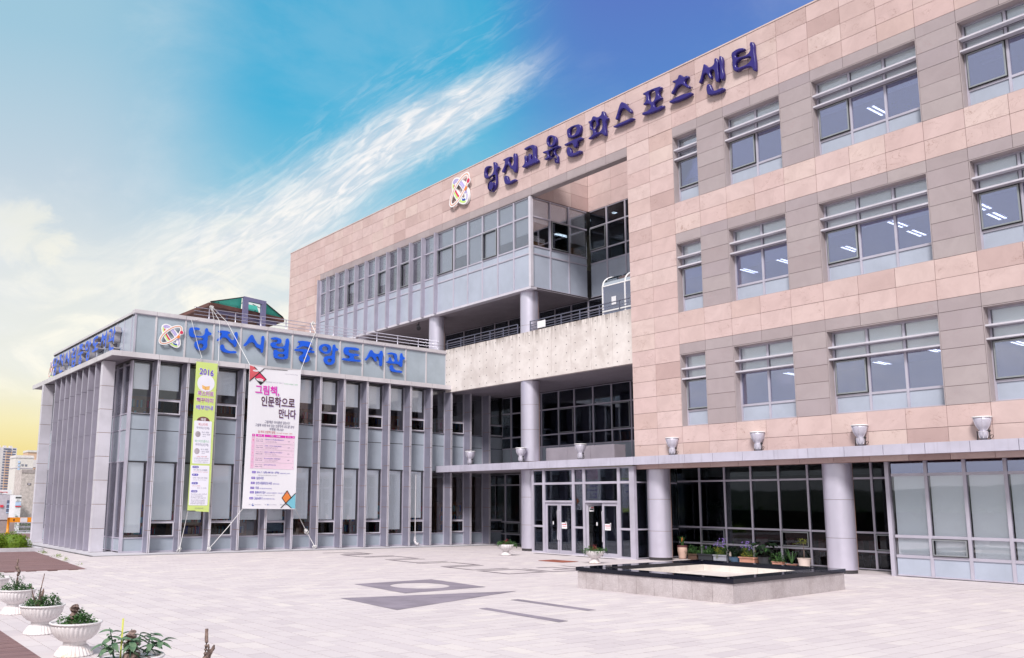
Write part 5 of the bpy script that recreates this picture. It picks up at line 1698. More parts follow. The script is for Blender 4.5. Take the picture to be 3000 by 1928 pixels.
for body, a, b_, z0, z1, col in (('아가 본인 도서대출증', 12.831, 13.40, 3.175, 3.245, 'grey_text'), ('(도서관에 회원가입 후 대출증 발급)', 12.83, 13.43, 3.115, 3.145, 'red_text'), ('12개소 시립도서관 자료실', 12.825, 13.414, 2.87, 2.935, 'grey_text'),
                                 ('(신평·합덕·송악도서관 제외)', 12.83, 13.38, 2.80, 2.835, 'grey_text'), ('2016. 4. 26(화) ~', 12.821, 13.18, 2.56, 2.61, 'red_text'), ('2016. 12. 31(토)', 13.02, 13.398, 2.475, 2.53, 'grey_text'),
                                 ('북스타트(zero)에는 그림책 2권', 12.796, 13.43, 2.235, 2.29, 'grey_text'), ('손수건 부모님을 위한', 12.796, 13.26, 2.165, 2.215, 'grey_text'), ('안내책자가 들어 있습니다.', 12.79, 13.41, 2.095, 2.145, 'grey_text'),
                                 ('북스타트 플러스(one)에는', 12.80, 13.38, 2.0, 2.055, 'grey_text'), ('그림책 2권, 부모님을 위한', 12.79, 13.36, 1.935, 1.985, 'grey_text'), ('안내책자가 들어 있습니다.', 12.79, 13.38, 1.87, 1.92, 'grey_text'), ('당진시립도서관', 12.98, 13.32, 1.69, 1.745, 'grey_text')):
    P_.text(body, a, b_, z0, z1, col, 2)
P_.done()

bul_w = lambda x, z: 0.018 * math.sin(x * 2.2 + z * 0.6) + 0.010 * math.sin(z * 1.5 - x)
wb = thing('white_banner', 'large white vertical banner with magenta and brown headline and a pink timetable', 'banner')
banner_mesh(((15.01, 7.62), (17.38, 7.62), (17.35, 1.69), (14.96, 1.71)), YBN, 'banner_white', bul_w, 20, 60, sag=0.07).build('cloth', 'banner_white', wb, smooth=True)
MB().box(14.97, 17.34, YBN + 0.03, YBN + 0.045, 1.72, 1.75).build('bottom_batten', 'dark_joint', wb)
P_ = Print(wb, YBN, bul_w)
P_.poly([(15.02, 7.60), (15.22, 7.56), (15.49, 7.33), (15.28, 7.14), (15.03, 6.95)], 'salmon_print', 1)
P_.poly([(15.49, 7.31), (15.79, 7.08), (15.70, 6.99), (15.30, 7.09), (15.27, 7.13)], 'red_print', 1)
P_.line((15.22, 7.56), (15.80, 7.07), 0.035, 'black_rubber', 3)
P_.line((15.02, 6.93), (15.69, 7.53), 0.035, 'black_rubber', 4)
P_.line((15.69, 7.53), (16.75, 7.545), 0.02, 'black_rubber', 3)
P_.line((15.79, 7.08), (15.54, 6.83), 0.035, 'black_rubber', 4)
P_.line((15.28, 7.08), (15.54, 6.83), 0.03, 'black_rubber', 3)
P_.poly([(15.40, 6.97), (15.68, 6.95), (15.54, 6.84)], 'black_rubber', 2)
P_.disc(15.30, 7.40, 0.14, 0.04, 'white_print', 5)
P_.disc(15.50, 7.04, 0.16, 0.05, 'white_print', 5)
P_.text('도서관 길 위의 인문학', 15.22, 15.42, 7.385, 7.415, 'red_text', 6)
P_.text('그림책', 15.40, 15.60, 7.02, 7.07, 'red_text', 6)
P_.text('길 위의 인문학 도서관 문화프로그램 지원사업', 16.65, 17.24, 7.37, 7.40, 'grey_text', 2)
P_.text('도서관 속 미술관, 그림책', 16.62, 17.24, 6.93, 6.99, 'green_text', 2)
P_.text('당진시립중앙도서관 길 위의 인문학 2기', 15.78, 16.58, 6.955, 6.995, 'grey_text', 2)
def headline(body, a, b_, z0, z1, col):
    P_.text(body, a + 0.02, b_ + 0.03, z0 - 0.025, z1 - 0.015, 'lilac_light', 1, 0.02)
    P_.text(body, a, b_, z0, z1, col, 3, 0.022)
headline('그림책,', 15.31, 16.40, 6.40, 6.82, 'magenta_text')
headline('인문학으로', 15.595, 17.13, 5.94, 6.37, 'brown_text')
headline('만나다', 16.416, 17.20, 5.48, 5.88, 'brown_text')
P_.text('그림책은 아이들만 읽는다?', 15.786, 16.952, 5.225, 5.355, 'grey_text', 2, 0.006, shear=0.15)
P_.text('그림책 속에 녹아 있는 인문학적 코드를 찾아', 15.365, 17.163, 5.075, 5.20, 'grey_text', 2, 0.006, shear=0.15)
P_.text('여행을 떠나요!', 16.019, 16.668, 4.94, 5.055, 'grey_text', 2, 0.006, shear=0.15)
P_.text('길 위의 인문학 일정', 15.498, 16.28, 4.81, 4.92, 'red_text', 2, 0.006)
P_.text('(2기)-도서관 속 미술관, 그림책', 16.30, 17.08, 4.815, 4.875, 'red_text', 2)
cols_ = [(15.24, 15.375), (15.41, 15.78), (15.81, 16.77), (16.79, 17.09), (17.10, 17.21)]
for (a, b_), body in zip(cols_, ('회차', '일 자', '주 제', '강 사', '인원')):
    P_.rect(a, b_, 4.66, 4.76, 'magenta_text', 1)
    P_.text(body, (a + b_) / 2 - 0.25 * (b_ - a), (a + b_) / 2 + 0.25 * (b_ - a), 4.685, 4.735, 'white_print', 3, 0.02)
rows_ = [('1', '2016. 8. 3(수)', '10:00~12:00', '그림책,삶의 희노애락(喜怒哀樂)을 말하다', '김영욱'), ('2', '2016. 8. 10(수)', '10:00~12:00', '그림책, 그 작가의 세계를 이해하다', '김영욱'), ('3', '2016. 8. 17(수)', '14:00~16:00', '그림책, 그 만들어지는 이야기를 듣다', '류재수'),
         ('4', '2016. 8. 24(수)', '10:00~16:00', '앤서니브라운동화전 - 행복한미술관', '김영욱'), ('5', '2016. 8. 31(수)', '10:00~11:00', '길위의 인문학 후속 모임', '')]
for i, (n_, d1, d2, tx, sp_) in enumerate(rows_):
    zt_, zb = 4.64 - i * 0.262, 4.64 - (i + 1) * 0.262 + 0.012
    P_.rect(15.225, 15.37, zb, zt_, 'pink_cell', 1)
    for a, b_ in cols_[1:]:
        P_.rect(a - 0.02, b_, zb, zt_, 'pink_panel', 1)
    P_.text(n_, 15.285, 15.31, zb + 0.09, zb + 0.15, 'red_text', 2)
    P_.text(d1, 15.43, 15.74, zb + 0.135, zb + 0.185, 'grey_text', 2, 0.01)
    P_.text(d2, 15.43, 15.74, zb + 0.06, zb + 0.11, 'grey_text', 2, 0.01)
    P_.text(tx, 15.82, 15.82 + min(0.9, 0.042 * len(tx)), zb + 0.135, zb + 0.19, 'indigo_text', 2, 0.01)
    if i < 4:
        P_.text('그림책과 함께하는 인문학 여행', 15.85, 16.35 + 0.1 * (i % 2), zb + 0.085, zb + 0.11, 'grey_text', 2)
        P_.text('강연 및 토론, 체험 활동', 15.85, 16.40, zb + 0.04, zb + 0.065, 'grey_text', 2)
        P_.text(sp_, 16.90, 17.0, zb + 0.10, zb + 0.14, 'grey_text', 2, 0.02)
    P_.text('4', 17.14, 17.165, zb + 0.08, zb + 0.12, 'grey_text', 2)
info = [(3.15, '접수', '2016. 7. 12(화) AM 9:30 - 선착순', 16.55, '(공휴일 제외 22, 24까지)'), (2.915, '대상', '일반시민', 15.85, ''), (2.71, '장소', '당진시립중앙도서관', 16.25, '(3층강의실 등)'), (2.51, '참가비', '무료', 15.68, '(단, 탐방 참가비 본인부담)'),
        (2.33, '접수', '홈페이지 접수', 16.00, '(당진시립도서관홈페이지 - 교육 & 행사 - 프로그램신청)'), (2.09, '문의', '360-6911', 15.88, '(당진시립중앙도서관 사서팀)')]
for z, k_, body, xe, sub in info:
    sl = (z - 3.15) * 0.06
    P_.rect(15.313 + sl, 15.478 + sl, z, z + 0.085, 'violet_text', 1)
    P_.text(k_, 15.335 + sl, 15.455 + sl, z + 0.018, z + 0.066, 'white_print', 3, 0.02)
    P_.text(body, 15.53 + sl, xe + sl, z - 0.015, z + 0.095, 'indigo_text', 2, 0.012)
    if sub:
        P_.text(sub, xe + 0.04 + sl, min(17.05, xe + 0.04 + sl + 0.034 * len(sub)), z - 0.01, z + 0.045, 'indigo_text', 2, 0.008)
P_.text('- 당진시립도서관 홈페이지에서 신청 및 접수', 15.56, 16.45, 3.055, 3.09, 'grey_text', 2)
P_.text('- 신청서 작성 후 이메일 또는 방문 접수', 15.5, 16.38, 2.235, 2.27, 'grey_text', 2)
P_.poly([(16.94, 2.44), (17.13, 2.18), (16.91, 1.92), (16.71, 2.16)], 'orange_print', 2)
P_.poly([(17.335, 2.33), (17.345, 1.72), (17.15, 1.73), (16.92, 1.91), (17.14, 2.17)], 'teal_print', 1)
for a, b_ in (((16.94, 2.46), (16.70, 2.15)), ((16.94, 2.46), (17.15, 2.15)), ((16.70, 2.16), (16.93, 1.89)), ((17.34, 2.36), (16.66, 1.74)), ((16.90, 1.93), (17.16, 1.74))):
    P_.line(a, b_, 0.032, 'black_rubber', 4)
P_.text('주최', 15.23, 15.31, 1.85, 1.90, 'grey_text', 2)
P_.disc(15.41, 1.87, 0.05, 0.05, 'navy_print', 2)
P_.disc(15.42, 1.885, 0.03, 0.028, 'white_print', 3)
P_.text('문화체육관광부', 15.49, 15.77, 1.855, 1.885, 'grey_text', 2)
P_.text('주관', 15.93, 16.01, 1.85, 1.90, 'grey_text', 2)
P_.rect(16.05, 16.09, 1.845, 1.90, 'navy_print', 2)
P_.text('한국도서관협회', 16.12, 16.46, 1.855, 1.885, 'grey_text', 2)
P_.text('시행', 16.62, 16.70, 1.85, 1.90, 'grey_text', 2)
P_.text('당진시립도서관', 16.74, 17.05, 1.855, 1.885, 'grey_text', 2)
P_.done()

# ropes holding the banners
def rope(pts, lab, knots=(), r=0.011):
    m = MB().tube(pts, r, 6)
    for k in knots:
        for q in range(7):
            c = Vector(k) + Vector((random.uniform(-.06, .06), random.uniform(-.03, .02), random.uniform(-.05, .06)))
            rr = random.uniform(0.03, 0.07)
            a0 = random.uniform(0, 6)
            m.tube([c + Vector((rr * math.cos(a0 + t_ * 0.9), 0.01 * t_ - .02, rr * math.sin(a0 + t_ * 0.9))) for t_ in range(7)], r, 5)
    tag(m.build('rope', 'rope_white', smooth=True), lab, 'rope', 'white ropes tying the banners')
YR = 34.86
rope([(13.62, YR, 10.02), (13.62, 34.5, 9.48), (13.30, 34.4, 9.46), (13.0, 34.2, 8.5), (12.76, 33.86, 7.53)][0:2] + [(12.62, 34.38, 9.30), (12.85, 34.1, 8.2), (12.98, 33.95, 7.72), (12.74, 33.86, 7.53)], 'slack white rope dropping over the letters to the left corner of the green banner')
rope([(13.60, YR, 10.05), (13.80, 34.41, 9.46), (13.83, 34.38, 9.3), (13.70, 34.0, 7.72), (13.60, 33.86, 7.52)], 'thin white rope dropping to the right corner of the green banner')
rope([(13.66, YR, 10.08), (14.10, 34.41, 9.46), (14.14, 34.37, 9.40), (15.02, 33.86, 7.62)], 'long slanting white rope from the rail to the left corner of the white banner', [(13.63, YR - 0.02, 10.02)])
rope([(18.50, YR, 9.98), (18.32, YR, 9.99), (18.33, 34.41, 9.47), (18.15, 34.38, 9.1), (17.38, 33.86, 7.62)], 'white rope hanging from the rail to the right corner of the white banner', [(18.42, YR, 9.98)], 0.014)
rope([(12.70, 33.85, 1.60), (12.60, 33.9, 0.9), (12.50, 34.0, 0.12)], 'lower left rope of the green banner, knotted at a fin foot', [(12.49, 34.02, 0.12)])
rope([(13.55, 33.85, 1.58), (13.66, 33.92, 0.8), (13.66, 34.02, 0.1)], 'lower right rope of the green banner')
rope([(14.97, 33.85, 1.70), (14.4, 33.88, 0.98), (13.68, 34.0, 0.12)], 'slanting rope from the lower left corner of the white banner to a fin foot', [(13.68, 34.0, 0.1)], 0.014)
rope([(17.34, 33.85, 1.70), (17.8, 33.88, 0.95), (18.40, 34.0, 0.12)], 'slanting rope from the lower right corner of the white banner', [(17.9, 33.9, 0.75), (18.40, 34.0, 0.12)], 0.012)

# ================================================================== RAILINGS
rl = thing('roof_railing', 'pale tubular railing along the roof edge above the blue letters', 'railing', (13.55, 34.88, 9.45))
def tubes(lst, nm, mt, par, r=0.02, seg=6):
    m = MB()
    for l in lst:
        m.tube(l, r, seg)
    return under(m.build(nm, mt, smooth=True), par)
rxs = [12.4 + 1.19 * k for k in range(12)]
for k, x in enumerate([13.55, 14.72, 15.90, 17.10, 18.31, 19.5, 20.66, 21.86, 23.04, 24.26, 25.45]):
    tubes([[(x, 34.88, 9.40), (x, 34.88, 9.97)]], 'post', 'rail_metal', rl, 0.022)
for z in (9.97, 9.82, 9.67):
    tubes([[(12.9, 34.88, z), (25.5, 34.88, z)]], 'rail', 'rail_metal', rl, 0.016)
br = thing('balcony_railing', 'dark blue-grey railing with four rails on top of the concrete balcony wall', 'railing', (25.75, 28.0, 9.5))
for (ya, yb_, ps_) in ((YE + 0.05, 28.36, [23.13, 24.21, 25.31, 26.41, 27.45, 28.36]), (29.20, 34.5, [29.20, 30.2, 31.15, 32.3, 33.38, 34.5])):
    for y in ps_:
        under(MB().box(25.735, 25.765, y - 0.02, y + 0.02, 9.50, 9.97).build('post', 'rail_dark'), br)
    for z in (9.60, 9.71, 9.82):
        under(MB().box(25.74, 25.76, ya, yb_, z - 0.012, z + 0.012).build('rail', 'rail_dark'), br)
    under(MB().box(25.725, 25.775, ya, yb_, 9.955, 9.985).build('handrail', 'rail_dark'), br)
tag(MB().box(25.70, 25.72, 27.35, 27.85, 9.58, 9.88).box(25.695, 25.70, 27.41, 27.60, 9.62, 9.84).build('paper_notice', 'white_print'), 'white paper notice tied to the balcony railing beside the tall column', 'notice')
# glazed vault on the balcony
gv = thing('glazed_porch', 'small white framed glass porch with curved teal roof on the balcony', 'porch', (27.5, 24.5, 8.3))
pf = MB()
X_, ya, yb_ = 27.2, 22.9, 25.35
for y in (ya, 24.1, yb_):
    pf.box(X_ - .03, X_ + .03, y - 0.03, y + 0.03, 8.26, 11.2)
pf.box(X_ - .028, X_ + .028, ya, yb_, 11.15, 11.2).box(X_ - .028, X_ + .028, ya, yb_, 10.05, 10.11).box(X_, XQ, yb_ - .028, yb_ + .028, 11.15, 11.2)
for y in (ya, 24.1, yb_):
    pf.tube([(X_ + 1.0 - 1.0 * math.cos(R(a)), y, 11.2 + 0.55 * math.sin(R(a))) for a in range(0, 91, 15)], 0.03, 6)
under(pf.build('frame', 'white_paint'), gv)
vt = MB()
for i in range(6):
    a0, a1 = R(15 * i), R(15 * i + 15)
    vt.quad((X_ + 1 - math.cos(a0), ya, 11.2 + .55 * math.sin(a0)), (X_ + 1 - math.cos(a0), yb_, 11.2 + .55 * math.sin(a0)), (X_ + 1 - math.cos(a1), yb_, 11.2 + .55 * math.sin(a1)), (X_ + 1 - math.cos(a1), ya, 11.2 + .55 * math.sin(a1)))
under(vt.build('curved_roof', 'glass_teal'), gv)
under(MB().box(X_, X_ + .01, ya, yb_, 8.3, 11.15).build('pane', 'glass_tinted'), gv)
under(MB().box(X_ - .02, X_ - .012, 24.6, 24.85, 10.3, 10.65).build('notice', 'white_print'), gv)
# wall spotlight under the soffit
sp = MB().tube([(25.9, 37.2, 11.42), (25.9, 37.2, 11.22)], 0.02, 6).tube([(25.9, 37.3, 11.25), (25.75, 37.0, 11.0)], [0.06, 0.12], 10)
tag(sp.build('soffit_spotlight', 'dark_metal'), 'small dark spotlight hanging under the long soffit above the balcony', 'spotlight')

# ================================================================== ROOF PERGOLA
pg = thing('roof_pergola', 'roof terrace shelter with brown slatted underside, green panels and a grey portal', 'pergola', (17.5, 41.2, 8.35))
pa, pb_, pc, pd = (15.45, 39.7), (19.85, 40.85), (19.8, 43.6), (15.3, 43.6)
und = MB()
for k in range(26):
    t0, t1 = k / 26.0, (k + 0.78) / 26.0
    lx = lambda u, v: ((pa[0] * (1 - u) + pb_[0] * u) * (1 - v) + (pd[0] * (1 - u) + pc[0] * u) * v, (pa[1] * (1 - u) + pb_[1] * u) * (1 - v) + (pd[1] * (1 - u) + pc[1] * u) * v)
    a, b_, c_, d_ = lx(t0, 0.02), lx(t1, 0.02), lx(t1, 1), lx(t0, 1)
    under(MB().prism([a, b_, c_, d_], 11.24, 11.29).build('slat', 'brown_wood'), pg)
fr = MB()
def beam(m, p, q, z0, z1, w=0.07):
    d = Vector((q[0] - p[0], q[1] - p[1])).normalized()
    n = Vector((-d.y, d.x)) * w
    m.prism([(p[0] - n.x, p[1] - n.y), (q[0] - n.x, q[1] - n.y), (q[0] + n.x, q[1] + n.y), (p[0] + n.x, p[1] + n.y)], z0, z1)
beam(fr, pa, pb_, 11.22, 11.40)
beam(fr, pa, pd, 11.225, 11.395)
beam(fr, pb_, pc, 11.215, 11.39)
under(fr.build('edge_beam', 'brown_wood'), pg)
sb = MB()
beam(sb, (15.9, 40.0), (19.5, 40.95), 10.98, 11.14, 0.05)
beam(sb, (16.2, 42.0), (19.5, 42.6), 11.0, 11.14, 0.05)
for x in (16.9, 18.6):
    sb.box(x, x + 0.1, 41.2, 41.3, 8.35, 11.2)
under(sb.build('strut', 'slate_frame'), pg)
pt = MB()
pt.prism([(17.22, 39.85), (17.50, 39.92), (17.50, 40.10), (17.22, 40.03)], 8.35, 11.80)
pt.prism([(18.30, 40.13), (18.58, 40.20), (18.58, 40.38), (18.30, 40.31)], 8.35, 11.80)
pt.prism([(17.22, 39.85), (18.58, 40.20), (18.58, 40.38), (17.22, 40.03)], 11.802, 12.0)
under(pt.build('portal_frame', 'slate_frame'), pg)
gr = MB()
def sheet(m, a, b_, c_, d_):
    m.quad(a, b_, c_, d_)
    m.quad(*[(p[0], p[1], p[2] - 0.03) for p in (d_, c_, b_, a)])
sheet(gr, (pa[0], pa[1] + .02, 11.42), (17.22, 40.18, 11.43), (17.22, 40.12, 11.96), (17.0, 40.10, 11.90))
sheet(gr, (17.50, 40.24, 11.43), (18.30, 40.45, 11.43), (18.30, 40.7, 11.8), (17.5, 40.5, 11.8))
sheet(gr, (18.58, 40.52, 11.43), (pb_[0], pb_[1] + .02, 11.42), (18.75, 40.45, 11.88), (18.58, 40.42, 11.95))
under(gr.build('roof_panel', 'roof_green'), pg)
rdg = MB().tube([(pa[0], pa[1], 11.44), (17.25, 39.95, 11.97)], 0.03, 6).tube([(18.5, 40.25, 11.95), (pb_[0], pb_[1], 11.44)], 0.03, 6)
for q in range(4):
    u = q / 4 + .1
    rdg.tube([(pa[0] + (pb_[0] - pa[0]) * u, pa[1] + (pb_[1] - pa[1]) * u, 11.47), (17.3 + 1.1 * u, 41.1, 11.96)], 0.02, 5)
under(rdg.build('glazing_bar', 'dark_metal'), pg)

# ================================================================== FOUNTAIN BASIN
FA, FB, FC, FD = Vector((15.62, 15.58)), Vector((15.86, 11.36)), Vector((20.92, 11.80)), Vector((20.70, 15.92))
ft = thing('fountain_basin', 'square raised basin with speckled granite sides and polished black stone rim', 'fountain', (18.2, 13.6, 0))
def inset(pts, d):
    c = sum(pts, Vector((0, 0))) / 4
    out = []
    n = len(pts)
    for i in range(n):
        p0, p1, p2 = pts[i - 1], pts[i], pts[(i + 1) % n]
        e1, e2 = (p1 - p0).normalized(), (p2 - p1).normalized()
        n1, n2 = Vector((-e1.y, e1.x)), Vector((-e2.y, e2.x))
        if (c - p1).dot(n1) < 0:
            n1 = -n1
        if (c - p1).dot(n2) < 0:
            n2 = -n2
        out.append(p1 + (n1 + n2) * d / (1 + n1.dot(n2)))
    return out
P0 = [FA, FB, FC, FD]
P1 = inset(P0, 0.03)
P2 = inset(P0, 0.42)
P2b = inset(P0, 0.45)
PO = inset(P0, -0.03)
for i in range(4):
    a, b_ = P0[i], P0[(i + 1) % 4]
    L_ = (b_ - a).length
    e = (b_ - a).normalized()
    n_ = Vector((-e.y, e.x))
    if (sum(P0, Vector((0, 0))) / 4 - a).dot(n_) < 0:
        n_ = -n_
    k = 9 if i in (0, 2) else 10
    s0 = 0.27
    st = (L_ - s0) / (k - 1) if i in (0, 1) else L_ / k
    cuts = [0, s0 if i in (0, 1) else st] 
    while cuts[-1] < L_ - st * 1.02:
        cuts.append(cuts[-1] + st)
    cuts.append(L_)
    for c0, c1 in zip(cuts[:-1], cuts[1:]):
        if c1 - c0 < 0.02:
            continue
        p, q = a + e * (c0 + 0.004 + (0.03 if c0 == 0 else 0)), a + e * (c1 - 0.004 - (0.0 if c1 == L_ else 0))
        under(MB().prism([p, q, q + n_ * 0.03, p + n_ * 0.03], 0.0, 0.40).build('granite_panel', 'granite_panel'), ft)
    # inner lining
    a2, b2 = P2b[i], P2b[(i + 1) % 4]
    L2 = (b2 - a2).length
    e2 = (b2 - a2).normalized()
    kk = 4
    for q_ in range(kk):
        p, q = a2 + e2 * (L2 * q_ / kk + .004), a2 + e2 * (L2 * (q_ + 1) / kk - .004)
        under(MB().prism([p, q, q - n_ * 0.03, p - n_ * 0.03], 0.20, 0.41).build('lining_panel', 'granite_pale'), ft)
    # coping slabs
    o0, o1, i0, i1_ = PO[i], PO[(i + 1) % 4], P2[i], P2[(i + 1) % 4]
    kk = 5
    for q_ in range(kk):
        f0, f1 = q_ / kk, (q_ + 1) / kk
        g = 0.0015 / L_
        pts = [o0.lerp(o1, f0 + g), o0.lerp(o1, f1 - g), i0.lerp(i1_, f1 - g), i0.lerp(i1_, f0 + g)]
        under(MB().prism(pts, 0.41, 0.50).build('rim_slab', 'black_granite'), ft)
mm_ = MB()
for i in range(4):
    o0, o1, i0, i1_ = P1[i], P1[(i + 1) % 4], P2b[i], P2b[(i + 1) % 4]
    mm_.prism([o0, o1, i1_.lerp(o1, 0.1), i0.lerp(o0, 0.1)], 0.0, 0.405)
under(mm_.build('basin_core', 'wall_concrete'), ft)
fl_ = under(MB().prism(P2, 0.0, 0.26).build('basin_floor', 'granite_pale'), ft)
ctr = sum(P0, Vector((0, 0))) / 4
for i, (dx_, dy_, r_) in enumerate([(-1.0, 0.4, .42), (-0.2, 0.9, .40), (0.7, 0.5, .42), (0.5, -0.5, .38), (-0.5, -0.55, .40), (1.5, 0.0, .3), (-1.5, -.6, .3), (-1.3, 1.2, .3)]):
    under(MB().lathe([(r_, 0.0), (r_, 0.012)], 24, ctr.x + dx_, ctr.y + dy_, 0.262).build('ripple_plate', 'inlay_pale'), ft)
nz = MB()
for (dx_, dy_) in ((-.15, -.9), (0.1, -1.0), (.35, -.85), (0.0, -.7), (.3, -1.15), (-.2, -1.15)):
    nz.lathe([(0.09, 0.0), (0.09, 0.03), (0.05, 0.045)], 14, ctr.x + dx_, ctr.y + dy_, 0.262)
under(nz.build('nozzle_cover', 'dark_joint'), ft)

# ================================================================== PLANTS
def leaf_tri(m, c, d, n, ln, w, tone, fold=0.25):
    """pointed leaf of 4 triangles, bent along the midrib"""
    d = d.normalized()
    s = d.cross(n)
    if s.length < 1e-3:
        s = d.cross(Vector((1, 0, 0)))
    s.normalize()
    n = s.cross(d).normalized()
    k = len(m.v)
    mid = c + d * ln * 0.45 - n * ln * 0.05
    tip = c + d * ln - n * ln * 0.18
    m.v += [tuple(c), tuple(mid + s * w / 2 + n * w * fold), tuple(tip), tuple(mid - s * w / 2 + n * w * fold), tuple(mid)]
    m.f += [(k, k + 1, k + 4), (k + 1, k + 2, k + 4), (k + 2, k + 3, k + 4), (k + 3, k, k + 4)]
    m.tone(tone, 4)
def rand_dir(up=0.3):
    v = Vector((random.gauss(0, 1), random.gauss(0, 1), random.gauss(0, 1) + up))
    return v.normalized()
def clump(m, cx, cy, cz, rx, ry, rz, n, ln, w, inner=0.35):
    """leaves through a dome volume, in small sprays"""
    sprays = max(3, n // 9)
    cs = []
    for _ in range(sprays):
        while True:
            p = Vector((random.uniform(-1, 1), random.uniform(-1, 1), random.uniform(-0.05, 1)))
            if inner < p.length < 1:
                break
        cs.append((p, random.random()))
    for i in range(n):
        p, tn = random.choice(cs)
        q = Vector((cx + p.x * rx, cy + p.y * ry, cz + p.z * rz)) + Vector((random.gauss(0, 1), random.gauss(0, 1), random.gauss(0, 1))) * ln * 0.55
        d = (Vector((p.x, p.y, p.z * 0.8)) + rand_dir(0.4) * 0.9)
        leaf_tri(m, q, d, Vector((0, 0, 1)), ln * random.uniform(.7, 1.25), w * random.uniform(.7, 1.2), min(1, max(0, tn + random.uniform(-.2, .2))))
def planter_body(t, R_=0.32, H_=0.43, scallop=False):
    k = R_ / 0.32
    if scallop:
        ped = [(0.17, 0.0, .3), (0.20, 0.01, 1), (0.19, 0.04, 1), (0.13, 0.10, 1), (0.115, 0.16, .6)]
        bowl = [(0.115, 0.16, .3), (0.13, 0.18, 1), (0.22, 0.245, 1), (0.27, 0.28, 1)]
        rim = [(0.265, 0.28, .8), (0.29, 0.30, 1.3), (0.30, 0.36, 1.3), (0.315, 0.40, 1.3), (0.31, 0.425, 1.2), (0.28, 0.425, .6), (0.265, 0.40, .3)]
        MB().lathe([(a * k, z, f) for a, z, f in ped], 96, flute=0.10, nfl=20).build('pedestal', 'planter_white', t, smooth=True)
        MB().lathe([(a * k, z, f) for a, z, f in bowl], 96, flute=0.05, nfl=20).build('bowl', 'planter_white', t, smooth=True)
        MB().lathe([(a * k, z, f) for a, z, f in rim], 96, flute=0.05, nfl=20).build('rim', 'planter_white', t, smooth=True)
        MB().lathe([(0.262 * k, 0.38), (0.262 * k, 0.405)], 24).build('soil', 'soil', t)
    else:
        ped = [(0.235, 0.0, 0), (0.245, 0.006, .2), (0.238, 0.016, .6), (0.215, 0.05, 1.2), (0.185, 0.095, 1.2), (0.165, 0.12, .8), (0.150, 0.132, .3), (0.14, 0.134, 0)]
        neck = [(0.142, 0.125, 0), (0.143, 0.15, 0), (0.141, 0.175, 0), (0.15, 0.185, 0)]
        bowl = [(0.15, 0.18, 0), (0.20, 0.205, .6), (0.255, 0.255, 1.1), (0.285, 0.31, 1.1), (0.300, 0.365, 1.0), (0.303, 0.39, .6), (0.298, 0.396, 0)]
        rim = [(0.297, 0.388, 0), (0.318, 0.396, 0), (0.328, 0.405, 0), (0.330, 0.414, 0), (0.322, 0.424, 0), (0.308, 0.424, 0), (0.298, 0.412, 0), (0.294, 0.38, 0)]
        MB().lathe([(a * k, z, f) for a, z, f in ped], 160, flute=0.075, nfl=28).build('pedestal', 'planter_white', t, smooth=True)
        MB().lathe([(a * k, z, f) for a, z, f in neck], 48).build('neck', 'planter_white', t, smooth=True)
        MB().lathe([(a * k, z, f) for a, z, f in bowl], 200, flute=0.05, nfl=32).build('bowl', 'planter_white', t, smooth=True)
        MB().lathe([(a * k, z, 0) for a, z, f in rim], 64).build('rim', 'planter_white', t, smooth=True)
        m = MB().lathe([(0.29 * k, 0.36), (0.29 * k, 0.385)], 32)
        for _ in range(90):
            a, r_ = random.uniform(0, 6.28), 0.27 * math.sqrt(random.random()) * k
            s_ = random.uniform(.006, .016)
            x, y = r_ * math.cos(a), r_ * math.sin(a)
            m.box(x - s_, x + s_, y - s_, y + s_, 0.383, 0.385 + s_)
        m.build('soil', 'soil', t)
def knotty(pts, rad, t, nm='stump', seg=10):
    m = MB()
    out, rs = [], []
    for i in range(len(pts) - 1):
        for q in range(4):
            f = q / 4
            p = Vector(pts[i]).lerp(Vector(pts[i + 1]), f)
            r_ = rad[i] * (1 - f) + rad[i + 1] * f
            out.append(p + Vector((random.gauss(0, r_ * .10), random.gauss(0, r_ * .10), 0)))
            rs.append(r_ * random.uniform(.82, 1.2))
    out.append(Vector(pts[-1]))
    rs.append(rad[-1])
    m.tube(out, rs, seg)
    return m.build(nm, 'bark', t)
PG = 'white fluted pedestal planters in a row on the plaza'
# nearest planter, only its dead branch reaches the picture
t = thing('flower_planter', 'planter at the bottom edge with only a forked dead branch showing in the picture', 'planter', (2.90, 7.15, 0), PG)
planter_body(t)
knotty([(0.0, 0.0, 0.38), (0.0, 0.0, 0.62), (-0.01, 0, 0.74), (0.0, 0, 0.86), (-0.005, 0.0, 0.965)], [0.03, 0.026, 0.017, 0.014, 0.015], t, 'dead_branch', 8)
knotty([(0.0, 0.0, 0.70), (0.02, -0.01, 0.765), (0.045, -0.02, 0.80), (0.058, -0.025, 0.835)], [0.022, 0.022, 0.016, 0.007], t, 'dead_branch', 7)
knotty([(0.02, 0.0, 0.76), (0.015, -0.01, 0.80), (0.012, -0.01, 0.845)], [0.016, 0.012, 0.005], t, 'dead_branch', 6)
